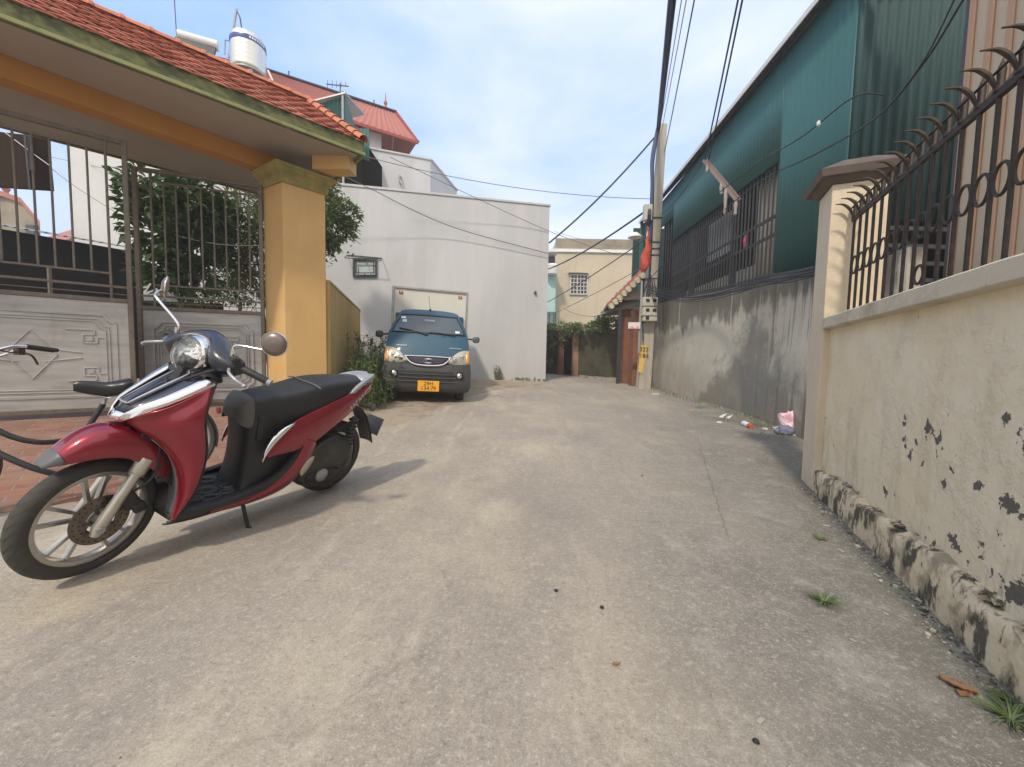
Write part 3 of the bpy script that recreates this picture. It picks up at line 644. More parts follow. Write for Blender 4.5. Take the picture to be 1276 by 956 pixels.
# brown awning, upper corner
t = thing('shop_awning', 'dark brown flat awning panel hanging above the open gate bars', 'awning', atY(20, 200, 7.0))
A0 = atY(-40, 160, 7.2); A1 = atY(33, 168, 7.2); A2 = atY(38, 235, 6.8); A3 = atY(-40, 230, 6.8)
m = MB(); m.hexa([A3, A2, A1, A0], [p + Vector((0, .35, .1)) for p in (A3, A2, A1, A0)]); m.build('panel', mat('brown_awning', (.026, .017, .011), .95, spec=.1), t)
m = MB(); m.beam(atY(30, 166, 7.1), atY(37, 236, 6.72), .02, .025); m.build('edge_strip', M['darkgrey'], t)
m = MB(); m.beam(atY(36, 168, 7.2), atY(40.5, 214, 6.9), .06, .05); m.build('side_strip', M['ink'], t)
# old gable house
t = thing('gable_house', 'old brown plastered gable house with red verge tiles seen between the gate bars', 'house', atY(25, 300, 24))
D = 24
gl = [atY(-90, 262, D), atY(2, 245.5, D), atY(26, 254, D), atY(50, 283, D), atY(52, 330, D), atY(-90, 330, D)]
gv = Vector((gl[2].x, gl[2].y, 0)).normalized() * 5
m = MB(); m.hexa([tuple(p) for p in gl], [tuple(p + gv) for p in gl]); m.build('wall', M['oldplaster'], t)
m = MB()
for p, q in ((gl[0], gl[1]), (gl[1], gl[2]), (gl[2], gl[3])):
    o_ = -gv * .06; z_ = Vector((0, 0, .28)); m.hexa([p + o_, q + o_, q + gv, p + gv], [p + o_ + z_, q + o_ + z_, q + gv + z_, p + gv + z_])
m.build('roof', M['redroof'], t)
m = MB(); f_ = atY(8, 246, D); m.lathe([(.0, 0), (.22, .0), (.10, .3), (.2, .5), (.05, .7), (.02, 1.3), (0, 1.35)], f_, n=10); m.build('finial', M['redroof'], t, smooth=40)
m = MB(); f_ = atY(43, 281, D); m.box(f_ + Vector((0, -.1, -.9)), (.5, .3, 1.7)); m.build('window', M['darkgrey'], t)
# low red roof next to it
def far_house(name, label, px0, px1, ptop, peave, D, roofm, wallm, finial=False):
    a = atY(px0, peave, D); b = atY(px1, peave, D); ztop = atY((px0 + px1) / 2, ptop, D + 2).z
    t = thing(name, label, 'house', (a.x, D, 0))
    m = MB(); m.prism([(a.x + .3, D), (b.x - .3, D), (b.x - .3, D + 5), (a.x + .3, D + 5)], -.2, a.z); m.build('wall', wallm, t)
    m = MB(); mx_ = (b.x - a.x) * .2
    m.add([(a.x, D - .3, a.z), (b.x, D - .3, b.z), (b.x, D + 5.3, b.z), (a.x, D + 5.3, a.z), (a.x + mx_, D + 2.5, ztop), (b.x - mx_, D + 2.5, ztop)], [(0, 1, 5, 4), (1, 2, 5), (2, 3, 4, 5), (0, 4, 3), (0, 3, 2, 1)]); m.build('roof', roofm, t)
    if finial:
        m = MB(); m.lathe([(.16, 0), (.08, .3), (.16, .5), (.03, .8), (0, 1.5)], ((a.x + b.x) / 2, D + 2.5, ztop), n=8); m.build('finial', M['darkgrey'], t, smooth=40)
    return t
far_house('tiled_house', 'distant house with a low red tiled roof just above the black shed', 44, 82, 281, 303, 30, M['redroof'], M['beige_house'])
far_house('white_house', 'distant small white house with a grey roof and dark finial', 80, 106, 303, 316, 34, M['steel'], M['white'], True)
far_house('hip_roof_house', 'distant cream house with an orange hip roof beside the white tower wall', 106, 140, 278, 297, 30, mat('orange_roof', (.48, .19, .09), .7, layers=[((.36, .14, .08), S3(1), .45, .65, .6)]), M['beige_house'])
# white tall house behind the tree
t = thing('tower_house', 'tall plain white house wall rising behind the tree inside the gate', 'house', atY(140, 320, 17))
a = atY(129, 240, 17); b = atY(300, 240, 17.4)
m = MB(); m.prism([(a.x, a.y), (b.x, b.y), (b.x - 1, b.y + 7), (a.x - .6, a.y + 7)], 0, 9.6); m.build('wall', M['white'], t)
m = MB(); c_ = atY(158, 305, 16.6); m.prism([(c_.x - .9, 16.2), (c_.x + 1.3, 16.2), (c_.x + 1.3, 16.95), (c_.x - .9, 16.95)], 0, atY(166, 285, 16.2).z); m.build('annex', M['white'], t)
m = MB(); m.prism([(a.x - .06, a.y - .06), (b.x, b.y - .06), (b.x, b.y + 3), (a.x - .06, a.y + 3)], 9.602, 9.8); m.build('parapet', M['steel'], t)
# ================================================================== PALE BUILDING WITH THE BLANK WALL
HT = 6.05
wl = atZ(395, 228.5, HT); wr = atZ(685, 257.5, HT)
wlp = Vector((wl.x, wl.y)); wrp = Vector((wr.x, wr.y)); wd = (wrp - wlp).normalized(); wn = Vector((-wd.y, wd.x))
t = thing('blank_wall_building', 'pale grey rendered building with one tall blank wall behind the blue truck', 'building', (wr.x, wr.y, 0))
w0 = wlp - wd * 2.5
m = MB(); m.prism([w0, wrp, wrp + wn * 7, w0 + wn * 7], 0, HT); m.build('wall', M['whitewall'], t)
m = MB(); m.prism([w0 - wn * .03, wrp - wn * .03 + wd * .03, wrp + wn * 7 + wd * .03, w0 + wn * 7], HT + .002, HT + .07); m.build('parapet_cap', M['whitewall'], t, bevel=.01)
def onw(u, v, off=0):
    p = atPl(u, v, wlp, wrp); return Vector((p.x - wn.x * off, p.y - wn.y * off, p.z))
# small grilled window with its hood
fr = thing('window_unit', 'small window with a dark iron grille and wire hood high on the pale wall', 'window', onw(455, 333))
def wbox(mb, u0, v0, u1, v1, d0, d1):
    a = onw(u0, v1, d0); b = onw(u1, v1, d0); c = onw(u1, v0, d0); d = onw(u0, v0, d0)
    k = Vector((-wn.x, -wn.y, 0)) * (d1 - d0); return mb.hexa([a, b, c, d], [p + k for p in (a, b, c, d)])
m = MB(); wbox(m, 442, 324, 469, 344, .003, .01); m.build('pane', mat('frosted_pane', (.50, .58, .57), .25), fr)
m = MB(); 
for (u0, v0, u1, v1) in ((440, 322, 470, 324.6), (440, 343, 470, 345.6), (440, 324.6, 442.4, 343), (467.6, 324.8, 470, 343)): wbox(m, u0, v0, u1, v1, .004, .06)
m.build('frame', M['darkgrey'], fr)
m = MB()
for (u0, v0, u1, v1) in ((443.5, 326.4, 467, 327.6), (443.5, 340.4, 467, 341.4), (444, 327, 445.2, 341), (465.6, 327, 466.8, 341), (454.6, 324, 455.6, 327), (454.6, 341, 455.6, 344)): wbox(m, u0, v0, u1, v1, .07, .09)
m.build('grille', M['darkgrey'], fr)
m = MB(); P = lambda u, v, o: onw(u, v, o)
for a_, b_ in (((433, 318, .02), (476, 322, .02)), ((433, 318, .02), (433, 325, .35)), ((476, 322, .02), (476, 329, .35)), ((433, 325, .35), (476, 328.5, .35)), ((455, 320, .02), (455, 327, .35))):
    m.tube([P(*a_), P(*b_)], .012, 6)
m.build('hood_frame', M['darkgrey'], fr)
m = MB(); o_ = onw(667, 365, 0.0); m.lathe([(0, 0), (.045, 0), (.045, .06), (0, .06)], (o_.x, o_.y - .07, o_.z), axis='y', n=12); x = m.build('wall_outlet', M['darkgrey']); tag(x, 'small dark round pipe outlet near the corner of the pale wall', 'pipe outlet')
# upper setback block
ub = thing('stair_tower', 'pale grey rooftop block standing set back above the blank wall', 'building', (onw(500, 230).x, onw(500, 230).y + 2, HT))
ZU = 8.35
ua = atZ(440, 182, ZU); uc = atZ(536.5, 200, ZU); U0 = Vector((ua.x, ua.y)); U1 = Vector((uc.x, uc.y)); ud = (U1 - U0).normalized(); un = Vector((-ud.y, ud.x))
m = MB(); m.prism([U0 - ud * 1.5, U1, U1 + Vector((.6, 2.6)), U0 + un * 3 - ud * 1.5], HT - .5, ZU); m.build('wall', M['whitewall'], ub)
m = MB(); m.prism([U0 - ud * 1.5 - un * .04, U1 - un * .04 + ud * .04, U1 + Vector((.66, 2.6)), U0 + un * 3 - ud * 1.5], ZU + .002, ZU + .06); m.build('cap', M['whitewall'], ub)
m = MB(); c_ = atPl(500, 226, U0, U1); m.tube([c_ + Vector((0, -.02, .12)), c_ + Vector((0, -.22, .1)), c_ + Vector((0, -.22, -.12)), c_ + Vector((0, -.02, -.14))], .03, 8); m.build('hook', M['steel'], ub)
# ------------------------------------------------------------------ house with faded red roof
hr = thing('red_roof_house', 'white house with a long faded red sheet roof and a ridge finial behind the gateway', 'house', atY(430, 200, 17))
ZR = 11.4; ZV = 10.05
r0 = atZ(300, 78, ZR); r1 = atZ(494, 141, ZR); v1 = atZ(521, 176, ZV); v0_ = atZ(455, 155, ZV)
vd = Vector((v1.x - v0_.x, v1.y - v0_.y, 0)).normalized(); v0 = v1 - vd * 12
back = Vector((-vd.y, vd.x, 0)); 
rows = []
m = MB()
def corrplane(a, b, c, d, pitch, amp):
    n = int((b - a).length / pitch); nn = (b - a).cross(d - a).normalized(); R0 = []; R1 = []
    for i in range(n * 4 + 1):
        f = i / (n * 4); z = amp * math.cos(i * PI / 2)
        R0.append(a.lerp(b, f) + nn * z); R1.append(d.lerp(c, f) + nn * z)
    return [R0, R1]
m.grid(corrplane(v0, v1, r1, r0, .25, .018)); rf = m.build('roof', M['redroof'], hr, smooth=60)
m = MB(); e_ = v1 + back * 5 + vd * 0; m.add([v1, e_, r1], [(0, 1, 2)]); b0_ = v0 + back * 5; m.grid(corrplane(e_, b0_, r0, r1, .25, .018)); m.build('rear_roof', M['redroof'], hr)
m = MB(); m.beam(r0 + Vector((0, 0, .04)), r1 + Vector((0, 0, .04)), .16, .05); m.build('ridge_strip', M['darkgrey'], rf)
m = MB(); m.beam(v1 + Vector((0, 0, -.02)), r1 + Vector((0, 0, .03)), .14, .08); m.beam(v0 - Vector((0, 0, .07)), v1 - Vector((0, 0, .07)), .08, .10); m.build('verge', mat('red_verge', (.34, .06, .045), .6), rf)
m = MB(); m.lathe([(.09, 0), (.04, .1), (.08, .2), (.03, .3), (.012, .6), (0, .62)], r1 - vd * .45 + Vector((0, 0, .05)), n=8); m.build('finial', M['redroof'], rf, smooth=40)
hw = Vector((v1.x, v1.y)) - Vector((vd.x, vd.y)) * 1.35 + Vector((back.x, back.y)) * .6
v2 = Vector((vd.x, vd.y)); b2 = Vector((back.x, back.y))
m = MB(); m.prism([hw - v2 * 9, hw, hw + b2 * 4, hw - v2 * 9 + b2 * 4], 0, ZV + .12); m.build('wall', M['white'], hr)
# antennas on the ridge
for (u, v, h, lab) in ((424, 120, .9, 'thin TV antenna with crossbars on the red roof, beside the teal box'), (360, 98, .45, 'short bare lightning rod at the high end of the dark ridge'), (466, 134, .5, 'small lightning rod on the ridge nearest the finial')):
    p = atZ(u, v, ZR); t = thing('antenna' if h > .8 else 'lightning_rod', lab, 'antenna' if h > .8 else 'lightning rod', p)
    m = MB(); m.tube([p + Vector((0, 0, -.3)), p + Vector((0, 0, h * .55))], .02, 6); m.build('mast', M['darkgrey'], t)
    if h > .8:
        m = MB(); top = p + Vector((0, 0, h * .5)); m.beam(top - Vector((.55, 0, 0)), top + Vector((.3, .1, 0)), .03, .03)
        for k in range(5): c_ = top + Vector((-.5 + k * .18, 0, 0)); m.beam(c_ - Vector((0, .0, .16 - k * .015)), c_ + Vector((0, 0, .16 - k * .015)), .015, .015)
        m.build('crossbars', M['darkgrey'], t)
    else:
        m = MB(); m.lathe([(0, -.03), (.035, 0), (0, .03)], p + Vector((0, 0, h * .55)), n=8); m.build('tip', M['darkgrey'], t)
# teal sheet box on the roof
tb = thing('rooftop_box', 'small teal corrugated sheet enclosure poking above the gateway hip', 'enclosure', atY(425, 160, 13))
D = 13.0
p = [atY(404, 124, D), atY(429, 119, D), atY(430, 160, D), atY(404, 160, D)]
ztop0, ztop1 = p[0].z, p[1].z
A = Vector((p[3].x - .6, D)); B = Vector((p[2].x, D)); Cc = Vector((atY(449, 172, D + 1.6).x, D + 1.6))
m = MB(); n = 14
R0 = []; R1 = []
for i in range(n * 4 + 1):
    f = i / (n * 4); q = A.lerp(B, f); o = .03 * math.cos(i * PI / 2); R0.append((q.x, q.y + o, 7.6)); R1.append((q.x, q.y + o, ztop0 - .3 + (ztop1 - ztop0 + .3) * f))
m.grid([R0, R1]); m.build('front_sheet', M['greensheet'], tb, smooth=50)
m = MB(); m.add([(B.x, B.y, 7.6), (Cc.x, Cc.y, 7.6), (Cc.x, Cc.y, atY(449, 176, D + 1.6).z), (B.x, B.y, ztop1)], [(0, 1, 2, 3)]); m.build('side_sheet', M['greensheet'], tb, solid=.01)
m = MB(); m.hexa([(A.x - .2, A.y - .15, ztop0 - .3), (B.x + .05, B.y - .1, ztop1), (B.x + .1, B.y + 1.4, ztop1 + .25), (A.x, A.y + 1.4, ztop0)], [(A.x - .2, A.y - .15, ztop0 - .25), (B.x + .05, B.y - .1, ztop1 + .05), (B.x + .1, B.y + 1.4, ztop1 + .3), (A.x, A.y + 1.4, ztop0 + .05)]); m.build('lid', M['steel'], tb)
m = MB(); m.tube([(B.x - .05, B.y - .05, 7.6), (B.x - .05, B.y - .05, ztop1 + .1)], .04, 8); m.build('post', M['steel'], tb)
# dark balcony opening with curtain, under the eave end
bo = thing('balcony_room', 'open dark rooftop room with teal curtain edge and a bent steel pipe', 'room', atY(440, 210, 12.5))
D = 12.4
a = atY(427, 232, D); b = atY(452, 232, D); c_ = atY(452, 172, D); 
m = MB(); m.prism([(a.x - .1, D), (b.x, D), (b.x, D + 2), (a.x - .1, D + 2)], HT + .075, c_.z); m.build('opening', M['dark'], bo)
m = MB(); q = atY(453, 215, D - .15); R = []
for k in range(2): R.append([(q.x - .12 + .3 * i / 12, D - .15 + .03 * math.sin(i * 1.6), (7.15 if k == 0 else c_.z + .2) - (.1 if k == 0 else 0) * i / 12) for i in range(13)])
m.grid(R); m.build('curtain', M['greensheet'], bo, solid=.01, smooth=60)
m = MB(); a2 = atY(428, 232, D - .1); m.tube([(a2.x, D - .1, HT + .08), (a2.x, D - .1, HT + 1.5)], .04, 8); 
q = atY(431, 212, D - .12); m.tube(smoothpath([q + Vector((-.08, 0, -.15)), q + Vector((.08, 0, -.05)), q + Vector((.12, 0, .15)), q + Vector((.02, 0, .33))], 5), .045, 8); m.build('pipe', M['steel'], bo, smooth=50)
pw = thing('pink_wall', 'peach painted house wall glimpsed between the foliage and the dark rooftop room', 'wall', atY(420, 220, 13)); a = atY(405, 230, 13.2); b = atY(427, 230, 13.2)
m = MB(); m.prism([(a.x, 13.2), (b.x, 13.2), (b.x, 13.6), (a.x, 13.6)], HT + .075, atY(415, 190, 13.2).z); m.build('wall', mat('peach_paint', (.62, .36, .22), .85), pw)

# ------------------------------------------------------------------ water tank, solar heater, poles on a roof behind
wt = thing('water_tank', 'stainless steel water tank with a blue band on a steel stand above the tiled roof', 'water tank', atY(308, 95, 13.5))
D = 13.5; tt = atY(309, 47, D); tb_ = atY(309, 92, D); cx, cy = tt.x, D
R = (atY(328, 60, D).x - atY(290, 60, D).x) / 2
z1 = tt.z - .14; z0 = tb_.z
m = MB(); prof = [(0, z0 - .02), (R * .92, z0 - .02), (R, z0 + .04)]
for i in range(6):
    z = z0 + .06 + (z1 - z0 - .1) * i / 6; prof += [(R, z), (R + .006, z + .03), (R, z + .06)]
prof += [(R, z1), (R * .97, z1 + .05), (R * .6, z1 + .16), (R * .3, z1 + .2), (R * .28, z1 + .26), (0, z1 + .27)]
m.lathe(prof, (cx, cy, 0), n=40); m.build('tank_body', M['stainless'], wt, smooth=40)
zb = z1 - .22; m = MB(); m.lathe([(R + .009, zb), (R + .012, zb + .01), (R + .012, zb + .13), (R + .009, zb + .14)], (cx, cy, 0), n=40); bd_ = m.build('band', M['blueband'], wt, smooth=40)
m = MB()
for k in range(7):
    an = math.radians(-50 + k * 8); p = Vector((cx + math.cos(an) * (R + .013), cy + math.sin(an) * (R + .013), zb + .07)); m.box(p, (.012, .05, .07), rz=an)
m.build('band_mark', M['stainless'], bd_)
m = MB()
for k in range(6):
    an = k * PI / 3 + .2; p = Vector((cx + R * .85 * math.cos(an), cy + R * .85 * math.sin(an), z0)); q = Vector((cx + R * .95 * math.cos(an + .3), cy + R * .95 * math.sin(an + .3), z0 - .75)); m.beam(p, q, .04, .04)
    q2 = Vector((cx + R * .95 * math.cos(an - .3), cy + R * .95 * math.sin(an - .3), z0 - .75)); m.beam(p, q2, .035, .035)
m.lathe([(R * .8, z0 - .06), (R * .97, z0 - .06), (R * .97, z0 - .02), (R * .8, z0 - .02)], (cx, cy, 0), n=30); m.build('stand', M['steel'], wt)
bt = thing('rooftop_terrace', 'flat concrete terrace roof under the water tank, mostly hidden by the tiles', 'building', (cx, cy, 0))
m = MB(); m.prism([(cx - 2.7, cy - .7), (cx + .9, cy - .7), (cx + .9, cy + 5), (cx - 2.7, cy + 5)], 0, z0 - .76); m.build('wall', M['whitewall'], bt)
pp = thing('steel_pole', 'leaning galvanised pole with a curved hose beside the water tank', 'pole', atY(286, 70, 13.3))
m = MB(); m.tube([atY(285, 72, 13.3), atY(295, 11, 13.3)], .035, 8); m.build('mast', M['steel'], pp)
m = MB(); m.tube(smoothpath([atY(295, 14, 13.3), atY(299, 22, 13.3), atY(301, 36, 13.4)], 5), .018, 6); m.build('hose', M['darkgrey'], pp)
m = MB(); m.tube([atY(280, 68, 13.3), atY(280.5, 50, 13.3), atY(287, 51, 13.3)], .02, 6); m.build('bracket', M['steel'], pp)
m = MB(); m.tube([atY(334, 88, 13), atY(340, 101, 13)], .03, 8); x = m.build('white_pipe', M['white']); tag(x, 'short white plastic pipe leaning on the tiled roof beside the tank', 'pipe')
m = MB(); m.tube([atY(217, -6, 12), atY(220, 44, 12)], .012, 6); x = m.build('aerial_rod', M['darkgrey']); tag(x, 'thin dark aerial rod rising left of the solar heater above the tiles', 'aerial')
sh_ = thing('solar_water_heater', 'white solar water heater drum on a dark rack behind the tiled ridge', 'solar heater', atY(245, 50, 12))
a = atY(222, 44, 12); b = atY(272, 58, 12.4); m = MB(); m.tube([a, b], .14, 14); m.build('drum', M['white'], sh_, smooth=40)
m = MB(); dn = Vector((0, -.35, -.9)); m.hexa([a - Vector((0, .1, .1)), b - Vector((0, .1, .1)), b - Vector((0, .06, .13)), a - Vector((0, .06, .13))], [a + dn, b + dn, b + dn + Vector((0, .04, 0)), a + dn + Vector((0, .04, 0))]); m.build('collector', M['darkgrey'], sh_)
# ================================================================== TREES AND PLANTS
def leafcloud(blobs, n, size, rnd, elong=2.2, shell=.55, droop=.2):
    """leaves spread through ellipsoid blobs (centre, radii)"""
    m = MB(); tot = sum(b[1][0] * b[1][1] * b[1][2] for b in blobs)
    for c, r in blobs:
        k = max(10, int(n * r[0] * r[1] * r[2] / tot)); c = Vector(c)
        for _ in range(k):
            d = Vector((rnd.gauss(0, 1), rnd.gauss(0, 1), rnd.gauss(0, 1))).normalized(); rr = rnd.random() ** shell
            p = c + Vector((d.x * r[0], d.y * r[1], d.z * r[2])) * rr
            if noise.noise(p * 3.1) < -.12: continue
            s = size * rnd.uniform(.65, 1.25)
            ax = (d + Vector((rnd.gauss(0, .7), rnd.gauss(0, .7), rnd.gauss(0, .5) - droop))).normalized()
            sd = ax.cross(Vector((rnd.gauss(0, .4), rnd.gauss(0, .4), 1))).normalized(); u = sd.cross(ax)
            w = s / elong; f = .22 * w
            a = p; b = p + ax * s * .5 + sd * w * .5 + u * f; e = p + ax * s; g_ = p + ax * s * .5 - sd * w * .5 + u * f; mm = p + ax * s * .5
            b1 = p + ax * s * .25 + sd * w * .36 + u * f * .8; b2 = p + ax * s * .25 - sd * w * .36 + u * f * .8
            m.add([a, b1, b, e, g_, b2, mm], [(0, 1, 2, 6), (6, 2, 3), (6, 3, 4), (0, 6, 4, 5)])
    return m
def branch_tree(t, base, top, r0, tips, rnd, mt=None):
    m = MB(); base = Vector(base); top = Vector(top)
    pts = [base.lerp(top, i / 8) + Vector((rnd.gauss(0, .03), rnd.gauss(0, .03), 0)) for i in range(9)]
    m.tube(pts, [r0 * (1 - .55 * i / 8) for i in range(9)], 9); m.build('trunk', mt or M['bark'], t, smooth=60)
    m = MB()
    for tp in tips:
        tp = Vector(tp); s = pts[rnd.randint(4, 8)]; mid_ = s.lerp(tp, .5) + Vector((rnd.gauss(0, .1), rnd.gauss(0, .1), .12))
        m.tube(smoothpath([s, mid_, tp], 4), [r0 * .38 * (1 - .8 * i / 8) for i in range(9)], 6)
    m.build('branches', mt or M['bark'], t, smooth=60)
rnd = random.Random(11)
# broad-leaved tree inside the gate
T1 = thing('broadleaf_tree', 'dense dark tree with broad glossy leaves rising behind the gap of the two gate leaves', 'tree', (-7.0, 7.9, .25))
bl = []
def bp(u, v, Y, r): p = atY(u, v, Y); return (tuple(p), r)
for (u, v, Y, r) in ((180, 228, 7.6, (.42, .45, .40)), (205, 250, 7.4, (.55, .5, .5)), (235, 245, 7.5, (.5, .5, .45)), (190, 290, 7.5, (.42, .5, .5)), (225, 300, 7.4, (.55, .5, .55)), (265, 268, 7.8, (.42, .5, .4)), (200, 335, 7.5, (.5, .45, .45)), (240, 340, 7.6, (.5, .45, .5)), (175, 255, 7.7, (.35, .4, .4)), (250, 300, 8.2, (.6, .5, .6)), (160, 225, 8.0, (.2, .3, .2))): bl.append(bp(u, v, Y, r))
m = leafcloud(bl, 5600, .19, rnd, 1.9); m.build('crown', M['leaf_dark'], T1)
branch_tree(T1, (-6.6, 7.75, .25), (-6.2, 7.6, 3.2), .09, [b[0] for b in bl], rnd)
T2 = thing('leafy_shrub_tree', 'lighter green small-leaved tree against the pillar inside the gate', 'tree', (-5.2, 8.3, .25))
bl = [bp(u, v, Y, r) for (u, v, Y, r) in ((300, 262, 8.6, (.5, .5, .45)), (318, 290, 8.4, (.4, .5, .5)), (285, 305, 8.8, (.5, .5, .5)), (310, 335, 8.6, (.55, .5, .5)), (275, 345, 8.9, (.5, .5, .4)), (322, 250, 8.8, (.35, .4, .3)), (270, 285, 9, (.4, .4, .5)))]
m = leafcloud(bl, 7200, .10, rnd, 1.9, .5); m.build('crown', M['leaf_mid'], T2)
branch_tree(T2, (-5.3, 8.5, .25), (-5.5, 8.5, 3.0), .06, [b[0] for b in bl], rnd)
# hanging shrubs low behind the right leaf
T3 = thing('trailing_shrub', 'dry trailing shrub with thin stems low behind the pillar-side gate leaf', 'shrub', (-5.4, 7.4, .25))
bl = [bp(u, v, Y, r) for (u, v, Y, r) in ((250, 372, 7.2, (.5, .35, .16)), (295, 368, 7.4, (.5, .35, .2)), (320, 352, 7.5, (.25, .3, .25)), (222, 378, 7.0, (.3, .3, .12)))]
m = leafcloud(bl, 1800, .07, rnd, 2.6, .6); m.build('foliage', M['leaf_light'], T3)
m = MB()
for k in range(26):
    p = atY(rnd.uniform(230, 325), rnd.uniform(340, 392), rnd.uniform(7.0, 7.5)); q = p + Vector((rnd.uniform(-.4, .4), 0, rnd.uniform(-.5, .3))); m.tube(smoothpath([p, p.lerp(q, .5) + Vector((0, 0, .12)), q], 4), .006, 5)
m.tube([(-5.35, 7.4, .25), atY(300, 372, 7.4)], .03, 6)
m.build('stems', M['bark'], T3)
# tree right of the pillar
T4 = thing('evergreen_tree', 'dense evergreen tree spilling over the low yellow wall beside the pillar', 'tree', (-4.6, 8.7, .25))
bl = [bp(u, v, Y, r) for (u, v, Y, r) in ((412, 262, 8.6, (.40, .5, .35)), (430, 268, 8.7, (.30, .45, .28)), (418, 288, 8.6, (.45, .5, .32)), (434, 284, 8.8, (.20, .3, .22)), (409, 303, 8.6, (.32, .45, .22)), (390, 250, 8.7, (.5, .5, .5)), (375, 300, 8.8, (.6, .5, .6)), (424, 303, 8.6, (.20, .3, .16)), (447, 280, 8.8, (.08, .12, .06)), (345, 146, 8.7, (.50, .5, .42)), (366, 158, 8.6, (.40, .4, .32)), (338, 168, 8.8, (.4, .4, .3)), (436, 311, 8.8, (.12, .2, .08)), (405, 328, 8.7, (.14, .2, .10)), (449, 268, 8.8, (.07, .1, .06)), (430, 246, 8.8, (.16, .2, .12)), (415, 318, 8.7, (.12, .2, .08)), (408, 232, 8.7, (.3, .35, .3)), (414, 215, 8.7, (.18, .25, .18)), (442, 262, 8.8, (.12, .2, .1)), (441, 297, 8.7, (.12, .2, .12)))]  # high blobs behind the gateway roof are added unseen to shade the blank wall
m = leafcloud(bl, 12500, .105, rnd, 2.3, .42); m.build('crown', M['leaf_mid'], T4)
branch_tree(T4, (-4.85, 8.8, .25), (-4.7, 8.7, 3.2), .10, [b[0] for b in bl[:3] + bl[5:7]], rnd)
# weeds between the low wall and the truck
def weeds(name, label, cat, pts, n, h, lsz, mt=None, spread=.22, kind=None):
    c = pts[0]; t = thing(name, label, cat, (c[0], c[1], gz(c[0], c[1])))
    m = MB(); st = MB()
    for _ in range(n):
        p0 = Vector(pts[rnd.randrange(len(pts))]); x = p0.x + rnd.gauss(0, spread); y = p0.y + rnd.gauss(0, spread); z = gz(x, y); hh = h * rnd.uniform(.45, 1.15) * p0.z
        tip = Vector((x + rnd.gauss(0, .12) * hh, y + rnd.gauss(0, .12) * hh, z + hh))
        path = smoothpath([(x, y, z), ((x + tip.x) / 2 + rnd.gauss(0, .03), (y + tip.y) / 2, z + hh * .55), tip], 3)
        st.tube(path, .004, 4, cap=False)
        for k in range(int(4 + hh * 22)):
            q = path[0].lerp(tip, rnd.uniform(.15, 1.02)); an = rnd.uniform(0, 2 * PI); s = lsz * rnd.uniform(.6, 1.3)
            ax = Vector((math.cos(an), math.sin(an), rnd.uniform(-.2, .8))).normalized(); sd = ax.cross(Vector((0, 0, 1))).normalized(); u = sd.cross(ax)
            m.add([q, q + ax * s * .45 + sd * s * .24 + u * s * .06, q + ax * s, q + ax * s * .45 - sd * s * .24 + u * s * .06], [(0, 1, 2), (0, 2, 3)])
    m.build('leaves', mt or M['leaf_mid'], t); st.build('stems', M['leaf_mid'], t)
    return t
W_ = lambda u, v, Y, h=1: (atY(u, v, Y).x, Y, h)
weeds('weed_bush', 'tall tangled green weeds filling the gap between the yellow wall and the truck', 'weeds', [W_(458, 470, 6.6, .8), W_(463, 470, 7.2, 1), W_(470, 470, 7.8, 1.1), W_(457, 470, 7.9, 1.2), W_(463, 470, 8.6, 1.3), W_(472, 470, 8.4, 1.2), W_(455, 470, 7.2, .9)], 330, .95, .085, spread=.16)
m = MB()
for k in range(40):
    p = atY(rnd.uniform(458, 472), rnd.uniform(438, 448), rnd.uniform(7.6, 8.2)); s = .028
    for j in range(5): an = j * 2 * PI / 5; m.add([p, p + Vector((math.cos(an) * s, -.01, math.sin(an) * s)), p + Vector((math.cos(an + .7) * s, -.01, math.sin(an + .7) * s))], [(0, 1, 2)])
x = m.build('white_flowers', mat('white_petal', (.8, .8, .76), .6)); tag(x, 'cluster of tiny white flowers on top of the weeds beside the truck', 'flowers')
weeds('weed_tuft', 'small upright green weed growing against the foot of the pale blank wall', 'weeds', [(onw(619, 470, .18).x, onw(619, 470, .18).y, 1)], 16, .42, .07, M['leaf_mid'], .08)
weeds('weed_tuft', 'low weeds at the very corner foot of the pale wall by the road', 'weeds', [(onw(660, 475, .15).x, onw(660, 475, .15).y, 1), (onw(674, 475, .12).x, onw(674, 475, .12).y, .9), (onw(645, 475, .12).x, onw(645, 475, .12).y, .6)], 40, .14, .06, M['leaf_mid'], .12)
x = MB()
